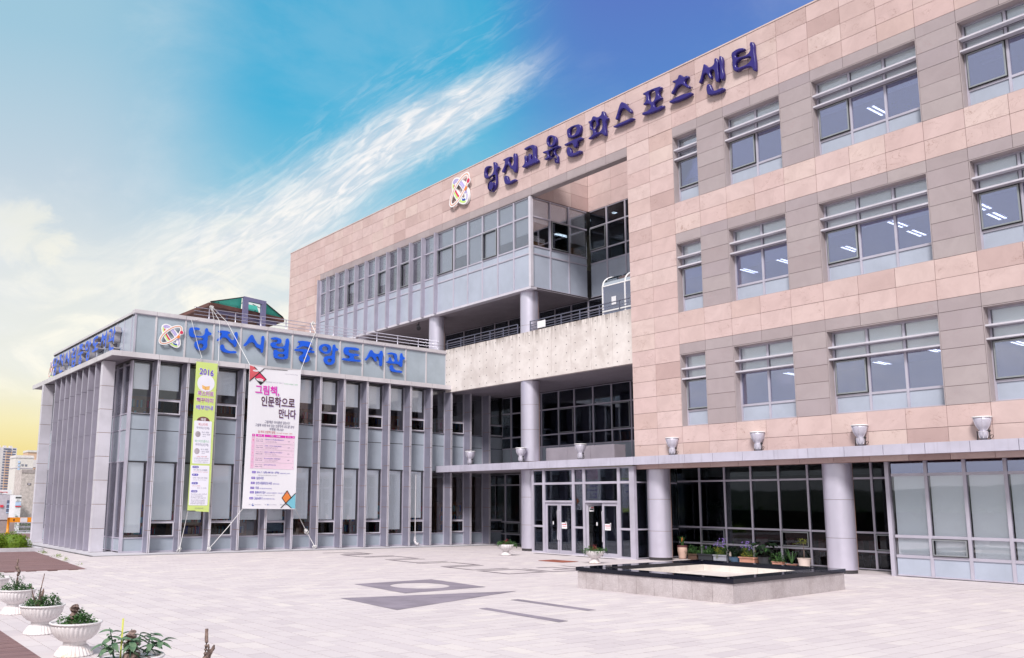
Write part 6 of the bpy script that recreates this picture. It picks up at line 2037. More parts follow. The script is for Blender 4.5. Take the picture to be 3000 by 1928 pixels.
# big-leaved planter
t = thing('flower_planter', 'planter with broad grey-green leaves and a yellow stake around a dark stump', 'planter', (2.98, 9.30, 0.035), PG)
planter_body(t)
knotty([(0.01, 0.0, 0.36), (0.0, 0.0, 0.47), (-0.01, 0, 0.56), (0.0, 0, 0.645)], [0.085, 0.072, 0.058, 0.04], t)
MB().tube([(-0.09, 0.05, 0.38), (-0.085, 0.05, 0.78)], 0.010, 5).build('plant_stake', 'stake_yellow', t)
def leafmesh(L_, W_):
    m = MB()
    n = 5
    for i in range(n + 1):
        u = i / n
        w = W_ * (math.sin(math.pi * min(1, u * 0.86 + 0.08)) ** 0.8) * (1 - u * 0.25) if i < n else 0.002
        z = -0.28 * L_ * u * u
        m.v += [(u * L_, -w / 2, z + w * .18), (u * L_, 0, z - w * 0.02), (u * L_, w / 2, z + w * .18)]
    for i in range(n):
        a = 3 * i
        m.f += [(a, a + 3, a + 4, a + 1), (a + 1, a + 4, a + 5, a + 2)]
        m.tone(random.random(), 2)
    return m
LM = [leafmesh(0.15, 0.085).mesh('leaf', 'leaf_grey_green', True, True), leafmesh(0.10, 0.06).mesh('leaf', 'leaf_grey_green', True, True), leafmesh(0.16, 0.08).mesh('leaf', 'leaf_grey_green', True, True)]
def stemmed(t, stems, per):
    for (bx0, by0, tx, ty, tz) in stems:
        base, top = Vector((bx0, by0, 0.38)), Vector((tx, ty, tz))
        midp = base.lerp(top, 0.5) + Vector((0, 0, 0.04))
        MB().tube([base, midp, top], [0.008, 0.007, 0.004], 6).build('stem', 'leaf_grey_green', t)
        for q in range(per):
            f = 0.30 + 0.70 * q / per
            p = base.lerp(midp, f * 2) if f < .5 else midp.lerp(top, f * 2 - 1)
            a = q * 2.4 + random.uniform(-.4, .4)
            add('leaf', random.choice(LM), t, loc=tuple(p), rot=(random.uniform(-.3, .3), random.uniform(-.35, .45), a), scale=[random.uniform(.75, 1.1) * (1.15 - 0.35 * f)] * 3)
stemmed(t, [(-0.16, 0.02, -0.22, 0.04, 0.70), (-0.14, 0.03, -0.30, -0.02, 0.56), (0.15, -0.03, 0.20, 0.03, 0.62), (0.14, 0.02, 0.33, -0.06, 0.56), (-0.02, 0.10, 0.03, 0.12, 0.66), (-0.03, -0.06, -0.04, -0.12, 0.60), (0.04, 0.05, 0.12, 0.1, 0.62)], 11)
# planters with low green mounds
def mound_planter(loc, lab, mounds, branch=None, extra=None):
    t = thing('flower_planter', lab, 'planter', loc, PG)
    planter_body(t)
    for (x, y, r_, h, n) in mounds:
        m = MB()
        clump(m, x, y, 0.385, r_, r_, h, n, 0.036, 0.026)
        m.build('foliage', 'leaf_green', t, tones=True, kind='stuff')
    if extra:
        m = MB()
        x, y, r_, h, n = extra
        for k in range(9):
            a = random.uniform(0, 6.28)
            tip = Vector((x + r_ * math.cos(a) * random.uniform(.3, 1), y + r_ * math.sin(a) * random.uniform(.3, 1), 0.39 + h * random.uniform(.6, 1)))
            b0 = Vector((x, y, 0.39))
            m.tube([b0, b0.lerp(tip, .6) + Vector((0, 0, .02)), tip], 0.003, 4)
            for q in range(14):
                p = b0.lerp(tip, 0.3 + 0.7 * q / 14)
                leaf_tri(m, p, rand_dir(.3), Vector((0, 0, 1)), 0.045, 0.02, random.random())
        m.build('foliage', 'leaf_grey_green', t, tones=True, kind='stuff')
    return t
t = mound_planter((3.25, 12.47, 0), 'planter with a thick pale cut stump and three low green mounds', [(-0.13, 0.03, .085, .10, 200), (0.02, -0.05, .10, .11, 230), (0.06, 0.10, .13, .18, 300), (0.16, 0.0, .095, .13, 220)])
knotty([(-0.03, 0.03, 0.36), (-0.03, 0.03, 0.50), (-0.02, 0.03, 0.585), (-0.02, 0.03, 0.60)], [0.055, 0.05, 0.055, 0.05], t)
t = mound_planter((3.33, 14.74, 0), 'planter with a tall thin bare twig rising from dense foliage', [(-0.14, 0.0, .12, .13, 260), (0.12, 0.02, .14, .17, 320), (0.0, -0.05, .11, .15, 250)], extra=(-0.02, 0.03, 0.17, 0.24, 0))
knotty([(-0.06, 0.02, 0.38), (-0.04, 0.02, 0.62), (-0.02, 0.02, 0.75), (0.0, 0.02, 0.88)], [0.014, 0.010, 0.008, 0.006], t, 'bare_twig', 6)
knotty([(-0.05, 0.03, 0.38), (-0.13, 0.03, 0.54), (-0.15, 0.03, 0.60), (-0.17, 0.03, 0.70)], [0.03, 0.014, 0.008, 0.004], t, 'bare_twig', 6)
knotty([(-0.04, 0.0, 0.38), (-0.01, 0.0, 0.60), (0.0, 0.0, 0.66)], [0.03, 0.02, 0.006], t, 'bare_twig', 6)
t = mound_planter((3.50, 17.48, 0), 'planter with a reddish snapped branch standing above green foliage', [(-0.14, 0.0, .12, .11, 240), (0.14, 0.0, .12, .12, 240), (0.02, -0.05, .12, .12, 240)], extra=(0.0, 0.03, 0.15, 0.26, 0))
knotty([(0.0, 0.02, 0.38), (0.0, 0.02, 0.62), (0.01, 0.02, 0.72), (-0.02, 0.02, 0.82), (-0.02, 0.02, 0.95)], [0.02, 0.018, 0.03, 0.02, 0.014], t, 'bare_branch', 7)
knotty([(0.01, 0.02, 0.68), (0.05, 0.02, 0.735)], [0.022, 0.004], t, 'bare_branch', 6)
knotty([(-0.02, 0.02, 0.76), (-0.06, 0.02, 0.82)], [0.014, 0.006], t, 'bare_branch', 6)
mound_planter((3.58, 20.25, 0), 'planter cut by the left edge of the picture, low foliage', [(0.08, 0.0, .13, .13, 240), (-0.1, 0.0, .12, .11, 200)])
# entrance planters with scalloped bowls
for loc, lab in (((22.86, 26.69, 0), 'scalloped white planter in front of the column left of the entrance doors'), ((22.55, 21.65, 0), 'scalloped white planter behind the corner of the fountain, in front of the open door')):
    t = thing('flower_planter', lab, 'planter', loc, 'scalloped white planters by the entrance')
    planter_body(t, 0.32, 0.43, True)
    m = MB()
    for k in range(11):
        a = k * 0.6 + random.uniform(-.2, .2)
        r_ = random.uniform(.18, .36)
        clump(m, r_ * math.cos(a), r_ * math.sin(a), 0.42 - r_ * .15, .10, .10, .09, 40, 0.075, 0.055)
    m.build('foliage', 'leaf_green', t, tones=True, kind='stuff')
    m = MB()
    clump(m, 0, 0, 0.42, .12, .12, .12, 70, 0.06, 0.04)
    clump(m, 0.02, 0, 0.50, .07, .07, .13, 30, 0.05, 0.04)
    m.build('blossoms', 'flower_maroon', t, tones=True, kind='stuff')

# ------------------------------------------------------------------ row of pots in front of the dark windows
def pot(name, lab, x, y, kind, mat, r=0.14, h=0.2, w=None):
    t = thing('potted_plant', lab, 'potted plant', (x, y, 0.0), 'potted plants in a row outside the dark windows')
    if kind == 'round':
        MB().lathe([(r * .72, 0.0), (r * .78, 0.02), (r * .98, h * .93), (r * 1.04, h * .95), (r * 1.04, h), (r * .92, h), (r * .9, h - .03)], 24).build('pot', mat, t, smooth=False)
    elif kind == 'urn':
        MB().lathe([(r * .70, 0.0), (r * .74, h * .15), (r * .92, h * .5), (r * .97, h * .6), (r * .95, h * .85), (r * .9, h * .88)], 24).build('pot', mat, t, smooth=True)
        MB().lathe([(r * .92, h * .87), (r * 1.02, h * .9), (r * 1.0, h), (r * .88, h)], 24).build('rim', 'brown_print', t)
    else:
        m = MB()
        m.prism([(-r * .8, -w * .9), (r * .8, -w * .9), (r * .8, w * .9), (-r * .8, w * .9)], 0, h * .9)
        m.prism([(-r, -w), (r, -w), (r, w), (-r, w)], h * .85, h)
        m.build('pot', mat, t)
    MB().lathe([(r * .85, h - .03), (r * .85, h - .01)], 14).build('soil', 'soil', t)
    return t
XPOT = 27.35
def spread(t, mat, n, ln, w, r, h, z0, arch=True, seg=5, width=0.02):
    """arching strap leaves"""
    m = MB()
    for k in range(n):
        a = random.uniform(0, 6.28)
        rr = r * random.uniform(.5, 1)
        hh = h * random.uniform(.6, 1)
        prev = None
        tn = random.random()
        for q in range(seg + 1):
            u = q / seg
            p = Vector((math.cos(a) * rr * u, math.sin(a) * rr * u, z0 + hh * (math.sin(math.pi * u * .62) if arch else u)))
            s = Vector((-math.sin(a), math.cos(a), 0)) * width * (1 - u) ** .6
            if prev:
                m.quad(prev[0] - prev[1], prev[0] + prev[1], p + s, p - s, tn)
            prev = (p, s)
    return m.build('foliage', mat, t, tones=True, kind='stuff')
def leafy(t, mat, n, ln, w, r, h, z0, ex=1.0):
    m = MB()
    clump(m, 0, 0, z0, r, r * ex, h, n, ln, w, 0.2)
    for k in range(6):
        a = k * 1.05
        m.tube([(0, 0, z0 - .05), (r * .5 * math.cos(a), r * .5 * math.sin(a), z0 + h * .6)], 0.004, 4)
    return m.build('foliage', mat, t, tones=True, kind='stuff')
t = pot('p', 'tall terracotta pot with upright broad leaves and a dark rim, leftmost of the window row', XPOT, 21.75, 'urn', 'terracotta_pale', 0.19, 0.50)
spread(t, 'leaf_green', 9, 0, 0, 0.25, 0.45, 0.45, width=0.05)
MB().tube([(0, 0, .48), (0.01, 0, .72), (0, 0, .80)], [0.012, 0.03, 0.005], 6).build('bud', 'orange_print', t)
t = pot('p', 'low brown trough with leafy green plants beside the tall terracotta pot', XPOT, 21.22, 'trough', 'brown_pot', 0.15, 0.22, 0.22)
leafy(t, 'leaf_green', 260, 0.08, 0.035, 0.22, 0.25, 0.2, 1.5)
t = pot('p', 'black rounded trough with dark leaves and a few small violet blooms', XPOT, 20.62, 'trough', 'dark_pot', 0.17, 0.24, 0.34)
leafy(t, 'leaf_green', 300, 0.09, 0.05, 0.22, 0.26, 0.22, 1.5)
m = MB(); clump(m, 0, 0, .42, .15, .2, .08, 14, .03, .03); m.build('blossoms', 'flower_violet', t, kind='stuff')
def bells(t, zc, mat='flower_violet', n=60):
    leafy(t, 'leaf_yellow', 200, 0.06, 0.025, 0.20, 0.35, 0.2, 1.5)
    leafy(t, 'leaf_green', 200, 0.06, 0.025, 0.22, 0.38, 0.2, 1.5)
    st = MB()
    bl = MB()
    for k in range(16):
        a = random.uniform(0, 6.28)
        tip = Vector((.16 * math.cos(a) * random.random(), .36 * math.sin(a) * random.random(), zc + random.uniform(-.12, .14)))
        st.tube([(0, 0, .25), tuple(tip * 0.7), tuple(tip)], 0.003, 4)
        for q in range(2):
            p = tip + Vector((random.gauss(0, .02), random.gauss(0, .03), random.gauss(0, .025)))
            bl.lathe([(0.003, .026), (0.013, .018), (0.018, 0.0), (0.013, -.004)], 7, p.x, p.y, p.z)
    st.build('stem', 'leaf_green', t, kind='stuff')
    bl.build('blossoms', mat, t, kind='stuff')
t = pot('p', 'grey woven trough with tall violet bellflowers, left of the two violet clumps', XPOT, 20.00, 'trough', 'grey_pot', 0.17, 0.24, 0.30)
bells(t, 0.66)
t = pot('p', 'blue glazed bowl holding a dark leafy plant and a small white figure-like stone', XPOT, 19.45, 'round', 'blue_pot', 0.23, 0.20)
leafy(t, 'leaf_dark', 240, 0.11, 0.06, 0.24, 0.36, 0.2, 1.3)
MB().lathe([(0.035, 0), (0.05, .03), (0.045, .10), (0.02, .17), (0.006, .20)], 10, -.10, .12, .2).build('white_stone', 'cream_pot', t, smooth=True)
t = pot('p', 'brown trough with tall violet bellflowers and white blooms, right of the two violet clumps', XPOT, 18.88, 'trough', 'terracotta', 0.17, 0.22, 0.33)
bells(t, 0.60)
m = MB(); clump(m, 0, -.33, .55, .06, .05, .08, 22, .035, .03); m.build('blossoms', 'flower_white', t, kind='stuff')
t = pot('p', 'dark pot with very large dark green heart-shaped leaves', XPOT, 18.26, 'round', 'dark_pot', 0.24, 0.26)
for k in range(22):
    a = random.uniform(0, 6.28)
    rr, z = random.uniform(.05, .34), random.uniform(.32, .78)
    add('leaf', leafmesh(0.24, 0.17).mesh('leaf', 'leaf_dark' if k % 4 else 'leaf_green', True, True) if k < 4 else random.choice([l for l in bpy.data.meshes if l.name.startswith('leaf') and 'leaf_' in (l.materials[0].name if l.materials else '') and l.materials[0].name in ('leaf_dark',)][:3]), t, loc=(rr * math.cos(a), rr * math.sin(a), z), rot=(random.uniform(-.4, .4), random.uniform(.0, .6), a))
st = MB()
for k in range(9):
    a = k * .7
    st.tube([(0, 0, .22), (.2 * math.cos(a), .2 * math.sin(a), .55)], 0.008, 5)
st.build('stem', 'leaf_dark', t)
t = pot('p', 'small terracotta trough with low bushy green foliage', XPOT, 17.74, 'trough', 'terracotta', 0.12, 0.13, 0.20)
leafy(t, 'leaf_green', 260, 0.09, 0.04, 0.22, 0.28, 0.12, 1.3)
t = pot('p', 'flat reddish dish with long arching aloe-like leaves', XPOT, 17.24, 'round', 'terracotta', 0.20, 0.08)
spread(t, 'leaf_green', 12, 0, 0, 0.45, 0.55, 0.05, width=0.02, seg=6)
t = pot('p', 'cream cylindrical pot with a single bare stem topped by yellow-green leaves', XPOT - .1, 16.72, 'round', 'cream_pot', 0.21, 0.30)
MB().tube([(0, 0, .28), (0.01, 0, .55), (0.0, 0, .80)], [0.012, 0.010, 0.012], 6).build('stem', 'bark', t)
m = MB()
clump(m, 0, 0, .78, .10, .16, .10, 60, .06, .04)
for k in range(5):
    a = 1.2 + k * .45
    for q in range(5):
        leaf_tri(m, Vector((0, .08 * q * math.sin(a) + .02, .84 - .02 * q)), Vector((0.1, 1, -.2)), Vector((0, 0, 1)), .09, .03, random.random())
m.build('foliage', 'leaf_yellow', t, tones=True, kind='stuff')

# indoor plants seen through the glass
def ficus(x, y, z0, lab, h=2.0, n=900):
    t = thing('indoor_plant', lab, 'plant', (x, y, z0))
    MB().lathe([(.16, 0), (.2, .3), (.19, .32)], 20).build('pot', 'grey_pot', t)
    MB().tube([(0, 0, .25), (0.03, 0, 1.0), (0, 0, h * .7)], [.03, .025, .015], 7).build('trunk', 'bark', t)
    m = MB()
    clump(m, 0, 0, h * .35, .55, .7, h * .65, n, 0.10, 0.05, 0.1)
    m.build('foliage', 'leaf_green', t, tones=True, kind='stuff')
    return t
ficus(28.6, 20.9, 0.02, 'leafy fig tree indoors behind the leftmost dark dining window', 2.3)
ficus(29.9, 25.2, 12.9, 'small leafy plant inside the upper recessed glazing under the ceiling lamp', 1.5, 300)
t = thing('indoor_plant', 'grey tapered pot with a spiky plant inside the lobby beside the thick column', 'plant', (26.2, 22.75, 0.0))
MB().lathe([(.17, 0), (.24, .45), (.25, .47), (.22, .47)], 20).build('pot', 'grey_pot', t, smooth=True)
spread(t, 'leaf_dark', 16, 0, 0, 0.25, 0.6, 0.45, width=0.02)

# ================================================================== FURNITURE BEHIND THE GLASS
def chair(lab, loc, mat, rot, grp, s=1.0):
    t = thing('chair', lab, 'chair', loc, grp, rot)
    m = MB()
    m.prism([(-.22, -.22), (.22, -.22), (.24, .22), (-.24, .22)], .42, .48)
    m.build('seat', mat, t)
    MB().box(-.23, -.19, -.22, .22, .50, .86).build('backrest', mat, t)
    for sx in (-1, 1):
        for sy in (-1, 1):
            MB().tube([(sx * .17, sy * .17, .43), (sx * .23, sy * .23, 0)], .012, 6).build('leg', 'fin_light', t)
    return t
ch = chair('orange upholstered chair, leftmost of the four behind the terrace glazing', (29.9, 28.3, 4.0), 'orange_fabric', R(180), 'orange chairs in a row behind the second level glass')
zz = 4.75
for i, (y, lab) in enumerate([(27.62, 'orange upholstered chair, leftmost of the four behind the terrace glazing'), (27.02, 'orange upholstered chair, second from the left behind the terrace glazing'), (26.25, 'orange upholstered chair, third from the left behind the terrace glazing'), (25.65, 'orange upholstered chair, rightmost beside the sandstone edge behind the terrace glazing')]):
    o = ch if i == 0 else copy_tree(ch)
    o.location = (29.85, y - 0.6, 4.38)
    o['label'] = lab
dais = tag(MB().box(29.62, 31.0, 24.0, 28.2, 4.0, 4.37).build('low_platform', 'interior_floor'), 'dark low platform under the four orange chairs behind the glass', 'platform')
ch = chair('x', (28.9, 19.2, .02), 'red_plastic', 0.3, 'red chairs inside the dark dining windows')
RC = [(28.95, 19.35, .3, 'red chair indoors behind the violet bellflowers, leftmost of the red chairs'), (28.9, 18.0, -.4, 'red chair indoors between the two violet flower clumps and the big-leaved plant'), (29.0, 16.9, .2, 'red chair indoors seen above the small terracotta trough'), (28.9, 15.9, .9, 'red chair indoors behind the cream pot with the bare stem'), (28.95, 15.05, -.3, 'red chair indoors just left of the wide column, near its foot'), (28.9, 14.35, 2.9, 'red chair indoors right of the wide column, nearest the shop front')]
for i, (x, y, a, lab) in enumerate(RC):
    o = ch if i == 0 else copy_tree(ch)
    o.location = (x, y, .02)
    o.rotation_euler = (0, 0, a)
    o['label'] = lab
for i, (y, lab) in enumerate([(18.7, 'square white table indoors between red chairs behind the violet flowers'), (16.4, 'square white table indoors between red chairs behind the cream pot')]):
    t = thing('dining_table', lab, 'table', (29.3, y, .02), 'white tables inside the dark dining windows')
    MB().box(-.4, .4, -.4, .4, .70, .73).build('tabletop', 'white_paint', t)
    MB().tube([(0, 0, .02), (0, 0, .7)], .035, 10).build('leg', 'fin_light', t)
    MB().lathe([(.25, 0), (.25, .02)], 20).build('foot', 'dark_metal', t)
# poster stand behind the glass left of the entrance
t = thing('poster_stand', 'poster on a thin tripod stand indoors, left of the tall column by the entrance', 'poster stand', (29.6, 30.55, 0.03))
MB().box(-.01, .01, -.36, .36, .45, 1.86).build('poster', 'lilac_light', t)
MB().box(-.016, -.011, -.3, .3, 1.25, 1.42).build('poster_title', 'dark_metal', t)
MB().prism([(-.018, -.1), (-.012, -.1), (-.012, -.34), (-.018, -.34)], 1.62, 1.80).build('poster_patch', 'salmon_print', t)
MB().tube([(.03, 0, 1.2), (-.1, -.25, 0)], .01, 6).tube([(.03, 0, 1.2), (-.1, .25, 0)], .01, 6).tube([(.03, 0, 1.2), (.35, 0, 0)], .01, 6).build('tripod', 'dark_metal', t)
# waste bin in the lobby
tag(MB().prism([(26.2, 25.5), (26.45, 25.5), (26.45, 25.8), (26.2, 25.8)], 0.012, 0.85).build('waste_bin', 'beige_wall'), 'pale green-beige waste bin behind the right leaf of the closed doors', 'bin')
# paper piles and boxes in the glass storey
tag(MB().box(26.0, 26.75, 28.45, 28.95, 12.9, 13.75).build('storage_box', 'wood_box'), 'brown storage box behind the corner glazing under paper packs', 'box')
pk = thing('paper_packs', 'stacked white paper packs on a box behind the corner glazing', 'paper packs', (26.1, 28.5, 13.75))
for k in range(14):
    MB().box(.02 + .18 * (k % 4), .18 + .18 * (k % 4), .0, .28, .075 * (k // 4) + .002, .075 * (k // 4) + .072).build('pack', 'white_print', pk)
tag(MB().box(28.1, 29.0, 28.35, 28.8, 12.9, 13.85).build('desk_partition', 'wood_box'), 'tan desk partition behind the right pane of the short glazed return', 'partition')
tag(MB().box(25.95, 26.3, 31.5, 32.3, 12.9, 13.85).build('cardboard_box', 'wood_box'), 'tan cardboard box inside the glass storey below the third bay from the corner', 'box')
# things on window sills of the sandstone front
def lamp_desk():
    t = thing('desk_lamp', 'white angled desk lamp and box behind the top right window', 'desk lamp', (26.25, 9.35, 13.78))
    MB().box(-.1, .1, -.15, .2, 0, .12).build('base', 'white_paint', t)
    MB().tube([(0, -.05, .12), (0, -.25, .4), (0, -.15, .75)], .012, 6).build('arm', 'white_paint', t)
    MB().box(-.04, .04, -.18, .35, .72, .78).build('lamp_head', 'white_paint', t)
lamp_desk()
def sill_plant(y, z, lab, h=.35, mat='leaf_yellow', potm='white_paint'):
    t = thing('sill_plant', lab, 'plant', (26.35, y, z))
    MB().lathe([(.07, 0), (.1, .13), (.1, .15)], 14).build('pot', potm, t)
    m = MB()
    clump(m, 0, 0, .14, h * .45, h * .45, h, 70, .07, .03, .1)
    m.build('foliage', mat, t, tones=True, kind='stuff')
z1 = ZWB + .60
sill_plant(13.55, z1, 'small pale plant in white pot, left on the sill of the top three-pane window')
sill_plant(13.0, z1, 'second small plant in white pot on the sill of the top three-pane window', .25)
sill_plant(12.2, z1, 'twiggy plant near the right pane of the top three-pane window', .5)
sill_plant(11.7, z1, 'tall leafy plant at the right end of the top three-pane window', .6)
sill_plant(8.9, z1, 'broad leafy plant in the nearest top window, right of the desk lamp', .6)
sill_plant(16.1, z1, 'white cup and leafy plant in the top two-pane window', .4)
tag(MB().box(26.2, 26.4, 17.0, 17.25, z1, z1 + .16).build('tissue_box', 'white_paint'), 'white tissue box on the sill of the top two-pane window', 'box')
# counters on the third row
tag(MB().box(26.3, 26.6, 14.9, 17.9, ZWB - 2 * ST + .55, ZWB - 2 * ST + .70).build('sill_cushion', 'book_print'), 'long orange-green bench cushion behind the lowest two-pane window', 'cushion')
tag(MB().box(26.3, 26.6, 11.2, 14.5, ZWB - 2 * ST + .55, ZWB - 2 * ST + .70).build('sill_cushion', 'leaf_cushion'), 'long green bench cushion behind the lowest three-pane window', 'cushion')
# ceiling lights (lit)
def clight(x, y, z, lab, ln=1.1):
    t = thing('ceiling_light', lab, 'ceiling light', (x, y, z), 'lit twin-tube ceiling lights inside the upper windows')
    MB().box(-ln / 2, ln / 2, -.16, .16, 0, .06).build('housing', 'white_paint', t)
    for s in (-.09, .09):
        mm2 = MB()
        for k in range(9):
            x0 = -ln / 2 + .04 + k * (ln - .08) / 9
            mm2.box(x0, x0 + (ln - .08) / 9 - .03, s - .035, s + .035, -.012, -.001)
        mm2.build('tube_lamp', 'lamp_glow', t)
for (x, y, z, lab) in [(29.8, 14.47, 15.88, 'lit ceiling light in the top three-pane window, middle pane'), (31.0, 14.64, 11.98, 'lit ceiling light in the middle-row three-pane window, centre'), (32.6, 14.74, 11.98, 'lit ceiling light in the middle-row three-pane window, right pane, farther one'),
                       (32.65, 17.3, 11.98, 'lit ceiling light low in the left pane of the middle-row three-pane window'), (32.4, 21.7, 11.98, 'lit ceiling light in the left pane of the middle-row two-pane window'), (32.3, 19.88, 11.98, 'lit ceiling light in the right pane of the middle-row two-pane window'),
                       (32.8, 12.12, 11.98, 'lit ceiling light in the nearest middle-row window, lower one'), (31.3, 12.0, 11.98, 'lit ceiling light in the nearest middle-row window, upper left one'), (35.4, 17.77, 7.78, 'lit ceiling light in the lowest three-pane window, centre'),
                       (33.9, 15.05, 7.78, 'lit ceiling light in the lowest three-pane window, right pane'), (35.4, 21.8, 7.78, 'lit ceiling light in the lowest two-pane window, right pane'), (34.8, 12.5, 7.78, 'lit ceiling light in the nearest lowest window')]:
    clight(x, y, z, lab)
t = thing('ceiling_light', 'long lit tube light behind the open middle casement of the short glazed return', 'ceiling light', (30.0, 30.59, 15.28))
MB().box(-.5, .5, -.1, .1, .03, .07).build('housing', 'white_paint', t)
for s in (-.07, .07):
    MB().tube([(-.48, s, .0), (.48, s, .0)], .022, 8).build('tube_lamp', 'lamp_glow', t)
t = thing('ceiling_lamp', 'small round lit downlight in the recessed upper glazing', 'ceiling light', (30.18, 27.3, 15.62))
MB().lathe([(.11, 0), (.11, .03)], 20).build('lens', 'lamp_glow', t)
MB().lathe([(.14, .01), (.14, .04)], 20).build('ring', 'white_paint', t)

# doormat
tag(MB().prism([(21.72, 23.60), (22.55, 23.72), (22.60, 22.50), (21.80, 22.45)], 0.004, 0.016).build('doormat', 'doormat_red'), 'flat reddish brown doormat on the paving before the entrance', 'doormat')
tag(MB().box(24.85, 25.05, 25.3, 27.3, 0.003, 0.007).build('drain_grate', 'dark_joint'), 'slotted floor grate in front of the closed double doors', 'grate', 'floor grates at the doors')
tag(MB().box(24.85, 25.05, 22.9, 24.9, 0.003, 0.007).build('drain_grate', 'dark_joint'), 'slotted floor grate in front of the open door', 'grate', 'floor grates at the doors')

# ================================================================== LEFT EDGE: decks, hedge, wall, barrier
dk = thing('timber_deck', 'dark red-brown timber decking at the lower left corner beside the planters', 'deck', (0, 12, 0))
y = 8.0
while y < 15.5:
    under(piece('plank', 'deck_wood', -1.5, 2.86 - 0.012 * (15.5 - y) - .0, y + .006, y + .132, -0.03, 0.022, None), dk)
    y += 0.138
dk2 = thing('timber_deck', 'large red-brown timber deck in front of the clipped hedge', 'deck', (4, 32, 0))
big = MB()
y = 27.4
k = 0
while y < 37.2:
    xe = 7.28 + (y - 27.4) * 0.072
    if k < 40:
        under(piece('plank', 'deck_wood', -4.0, xe, y + .006, y + .132, -0.03, 0.022, None), dk2)
    else:
        big.box(-4.0, xe, y + .006, y + .132, -0.03, 0.022)
    y += 0.138
    k += 1
under(big.build('planking', 'deck_wood', kind='stuff'), dk2)
gm = MB()
for (x, y, n) in ((7.75, 31.6, 60), (7.95, 33.6, 90), (7.6, 29.4, 30), (8.05, 36.3, 110)):
    clump(gm, x, y, 0.0, .16, .3, .06, n, .06, .02, 0.0)
gm.build('weeds', 'leaf_hedge', kind='stuff', tones=True)
tag(MB().box(-4, 8.35, 37.38, 37.62, -0.02, 0.15).box(8.11, 8.35, 37.62, 42, -0.02, 0.15).build('kerb', 'curb_stone'), 'pale stone kerb in front of the clipped hedge', 'kerb')
MB().box(-4, 8.1, 37.63, 42, -0.04, 0.13).build('planting_bed', 'soil', kind='structure')
hd = thing('hedge', 'rounded yellow-green clipped hedge behind the stone kerb', 'hedge', (6.0, 39.2, 0.1))
m = MB()
for i in range(9):
    cx = 7.55 - i * 0.85
    for q in range(2):
        hh = 0.50 + 0.08 * math.sin(i * 1.3 + q) + 0.03 * i
        clump(m, cx - 6.0 + random.uniform(-.1, .1), -0.45 + q * 0.9, 0.05, .62, .6, hh, 3200 if i < 3 else 900, .036, .03, 0.62)
m.build('foliage', 'leaf_hedge', hd, tones=True, kind='stuff')
hm = MB()
for i in range(9):
    cx = 7.55 - i * 0.85
    for q in range(2):
        hm.lathe([(.46, 0), (.46, .22), (.34, .40), (.15, .50)], 14, cx - 6.0, -0.45 + q * 0.9, 0)
hm.build('dense_core', 'leaf_hedge', hd)
gm = MB()
for _ in range(900):
    x, y = random.uniform(3.5, 8.0), random.uniform(37.7, 39.3)
    leaf_tri(gm, Vector((x, y, .12)), Vector((random.gauss(0, .3), random.gauss(0, .3), 1)), Vector((1, 0, 0)), random.uniform(.05, .12), .015, random.random())
gm.build('grass', 'leaf_hedge', kind='stuff', tones=True)

wl = thing('boundary_wall', 'low grey concrete wall with pale coping beyond the hedge at the left edge', 'wall', (8, 57.5, 0))
for k in range(7):
    under(MB().box(4.1 + k, 5.09 + k if k < 6 else 11.1, 57.5, 57.75, -0.05, 0.82).build('wall_panel', 'wall_concrete'), wl)
under(MB().box(4.0, 11.13, 57.45, 57.80, 0.822, 0.90).build('coping', 'curb_stone'), wl)
bg_ = thing('parking_barrier', 'orange height barrier with white notice beside the low concrete wall', 'barrier', (10.65, 57.0, 0))
MB().tube([(0, 0, 0), (0, 0, .95)], .07, 12).build('post', 'barrier_orange', bg_, smooth=True)
MB().lathe([(.12, 0), (.12, .08), (.08, .12)], 14).build('foot', 'barrier_orange', bg_)
MB().box(-.03, 2.6, -.05, .05, .68, .96).build('beam', 'barrier_orange', bg_)
MB().box(.62, 1.0, -.066, -.052, .69, .95).build('notice', 'sign_white', bg_)
MB().box(.25, .31, -.066, -.052, .76, .88).build('reflector', 'dark_metal', bg_)
rf = thing('boundary_railing', 'low pale metal railing with shrubs behind it, under the orange barrier', 'railing', (11.3, 59, 0))
for k in range(4):
    MB().tube([(k * 1.2, 0, -.1), (k * 1.2, 0, .62)], .025, 6).build('post', 'rail_metal', rf)
for z in (.12, .35, .6):
    MB().tube([(-.1, 0, z), (4, 0, z)], .02, 6).build('rail', 'rail_metal', rf)
sb = thing('shrub_row', 'dark green shrubs behind the pale railing under the orange barrier', 'shrubs', (12.5, 60.4, -.2))
m = MB()
for i in range(7):
    clump(m, -1.6 + i * .8, 0, 0, .6, .5, .9 + .3 * (i % 2), 260, .12, .06, 0.2)
m.build('foliage', 'leaf_green', sb, tones=True, kind='stuff')
MB().box(4, 20, 49.6, 61, -0.05, 0.006).build('side_pavement', 'curb_stone', kind='structure')
MB().box(9.2, 12.8, 49.7, 57.3, 0.008, 0.02).build('side_deck', 'deck_wood', kind='structure')

# hedge bank on the plaza's left side, outside the frame (mirrored in the ground floor glass)
m = MB()
for i in range(30):
    clump(m, 0, i * 1.9, 0, 1.2, 1.3, 2.0, 260, .28, .16, 0.3)
hb_ = thing('tall_hedge', 'tall dark hedge along the far left side of the plaza, seen only as a reflection', 'hedge', (-14, -2, 0))
m.build('foliage', 'leaf_green', hb_, tones=True, kind='stuff')
MB().box(-.7, .7, -1, 56, 0, 1.6).build('dense_core', 'leaf_dark', hb_)

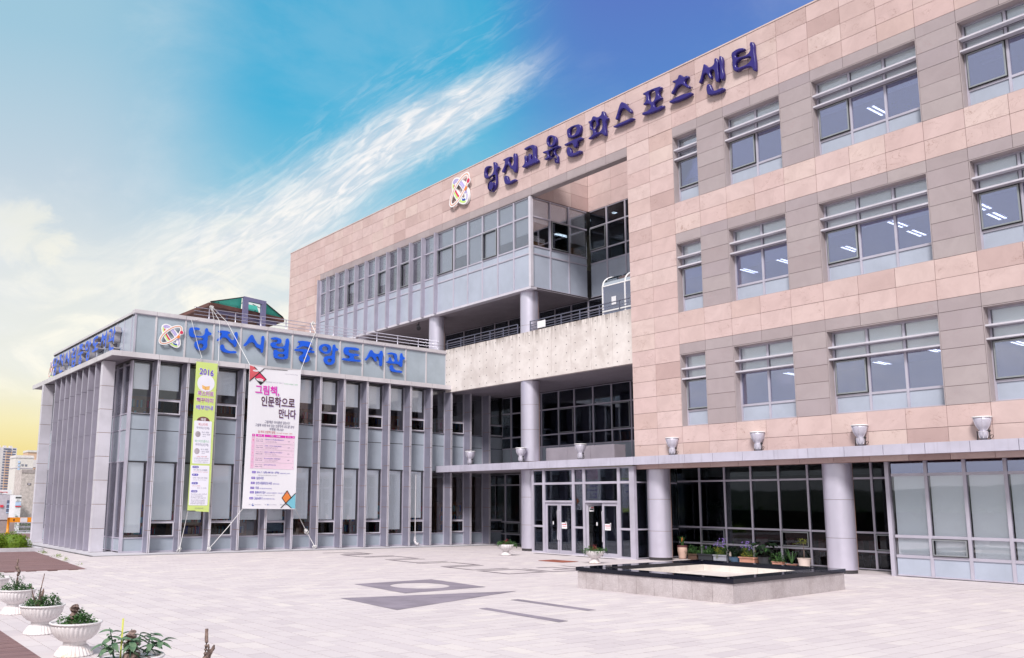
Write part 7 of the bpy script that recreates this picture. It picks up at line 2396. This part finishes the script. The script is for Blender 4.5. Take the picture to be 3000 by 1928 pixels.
# ================================================================== TOWN BEYOND
def tower(name, lab, Y, x0, x1, z1, mat, dep, rows=(), win=None, loc_z=-8.0):
    t = thing(name, lab, 'building', ((x0 + x1) / 2, Y, loc_z))
    w = x1 - x0
    MB().box(-w / 2, w / 2, 0, dep, 0, z1 - loc_z).build('wall', mat, t)
    return t
KA = 1065 / 150.0
def wins(t, xs, zs, w, h, loc_z=-8.0, mat='tower_window', sub='pane'):
    m = MB()
    for x in xs:
        for z in zs:
            m.box(x, x + w, -0.25, -0.02, z - loc_z, z - loc_z + h)
    return m.build('window', mat, t)
# apartment block far away: white wing and peach centre
t = tower('apartment_tower', 'tall pale apartment tower with rows of small windows at the far left edge', 1065, 150, 201.5, 2 + (9.95 - 2) * KA, 'pale_tower', 16)
fl_h = 2.89
zrow = [4 + fl_h * k for k in range(19)]
for x in (-25, -17.5, -10, -2.0, 5.0, 12.2):
    wins(t, [x], zrow, 3.4, 1.5)
MB().box(14.6, 20.8, -0.6, 3, 8, 8 + 56 - 1.6).build('balcony_stack', 'peach_tower', t)
m = MB()
for z in zrow:
    m.box(15.3, 20.0, -0.9, -0.62, z + 8, z + 8 + 1.45)
m.build('window', 'tower_window', t)
m = MB()
for z in zrow[::1]:
    m.box(-25.6, 14.4, -0.12, 0.0, z + 8 - .75, z + 8 - .55)
m.build('floor_band', 'cream_tower', t)
wins(t, [21.5], zrow, 3.2, 1.5)
m = MB()
for k in range(8):
    m.box(-24 + 6 * k, -21 + 6 * k, 1, 6, 66.5, 68.5)
m.build('roof_hut', 'pale_tower', t)
KB = 3.0
t = tower('sign_building', 'cream slab building with dark hangul roof letters in the distance', 450, 28.35 * KB, 30.9 * KB, 2 + (8.85 - 2) * KB, 'cream_tower', 14)
w = (30.9 - 28.35) * KB
MB().box(-w / 2 - .2, w / 2 + .2, -.2, 14, 29.2, 29.9).build('cornice', 'pale_tower', t)
MB().box(-w / 2 - .1, w / 2 + .1, -.15, 14, 24.3, 24.7).build('cornice', 'motel_grey', t)
wins(t, [-w / 2 + 1.0], [6 + 1.6 * k for k in range(9)], .9, 1.0, mat='sign_blue')
LATE = []
def small_text(t, body, x0, x1, z0, z1, y, mat, nm='lettering', bold=0.03):
    m = MB()
    TEXT_REQ.append((body, bold, m, lambda u, v: (x0 + (x1 - x0) * u, y, z0 + (z1 - z0) * v)))
    LATE.append((m, nm, mat, t))
small_text(t, '유 연 빌', -w / 2 + .8, w / 2 - 2.6, 25.4, 26.4, -.12, 'tower_window')
small_text(t, '제운관', -w / 2 + .3, -w / 2 + 3.0, 22.2, 23.0, -.12, 'tower_window')
t = tower('rear_block', 'peach block partly hidden between the lettered building and the library', 520, 30.0 * 520 / 150, 33.5 * 520 / 150, 2 + (9.4 - 2) * 520 / 150, 'peach_tower', 12)
MB().box(-6.3, 6.3, -.4, 12, 35.5, 36.6).build('parapet', 'cream_tower', t)
MB().box(-6.2, 6.2, -.3, 0, 27.4, 31.5).build('panel', 'pale_tower', t)
wins(t, [-2.5, -0.4], [20 - 8 + 1.8 * k for k in range(5)], .6, 1.0)
KC = 2.0
t = tower('stained_building', 'windowless rain-stained concrete building right beside the library fins', 300, 29.35 * KC, 33 * KC, 2 + (6.62 - 2) * KC, 'stained_render', 10)
MB().box(-3.7, 3.7, -.12, 0, 18.2, 19.24).build('stained_top', 'wall_concrete', t)
MB().box(-1.8, -.75, -.1, -.0, 14.5, 15.1).build('vent_grille', 'dark_metal', t)
MB().box(-1.65, -.9, -.14, -.1, 14.62, 14.98).build('vent_cover', 'motel_grey', t)
t = tower('motel_building', 'grey low building with a MOTEL roof sign and red shop signs', 300, 24.0 * KC, 28.55 * KC, 2 + (2.75 - 2) * KC, 'motel_grey', 10)
MB().box(-.5, 3.7, -.1, .3, 11.6, 12.9).build('roof_sign', 'sign_white', t)
small_text(t, 'MOTEL', .9, 2.7, 11.95, 12.35, -.14, 'sign_red')
MB().lathe([(.42, 0), (.42, .1)], 16, .45, -.15, 12.2).build('logo_disc', 'sign_red', t)
for z in (9.3, 7.95, 6.7):
    MB().box(2.6, 3.4, -.1, -.02, z - .5, z + .45).build('window', 'tower_window', t)
    MB().box(2.62, 3.42, -.1, -.02, z - .88, z - .56).build('window_panel', 'sign_blue', t)
MB().box(.8, 1.7, -.3, -.05, 7.6, 8.3).build('shop_sign', 'sign_red', t)
t = tower('shop_building', 'narrow shop building with stacked white and blue sign boards', 290, 28.75 * 290 / 150, 29.6 * 290 / 150, 3.3, 'sign_white', 8)
MB().box(-.8, .8, -.2, -.02, 10.4, 10.75).build('sign_board', 'dark_metal', t)
MB().box(-.7, .8, -.2, -.02, 9.5, 10.2).build('sign_board', 'white_paint', t)
small_text(t, '보기', -.4, .3, 9.65, 10.0, -.25, 'tower_window')
MB().box(-.7, .8, -.2, -.02, 8.2, 9.2).build('sign_board', 'sign_blue', t)
MB().box(-.7, .8, -.2, -.02, 7.8, 8.1).build('sign_board', 'sign_red', t)

set_all_text()
for q in PRINTS:
    q.finish()
for m, nm, mat, t in LATE:
    m.build(nm, mat, t)
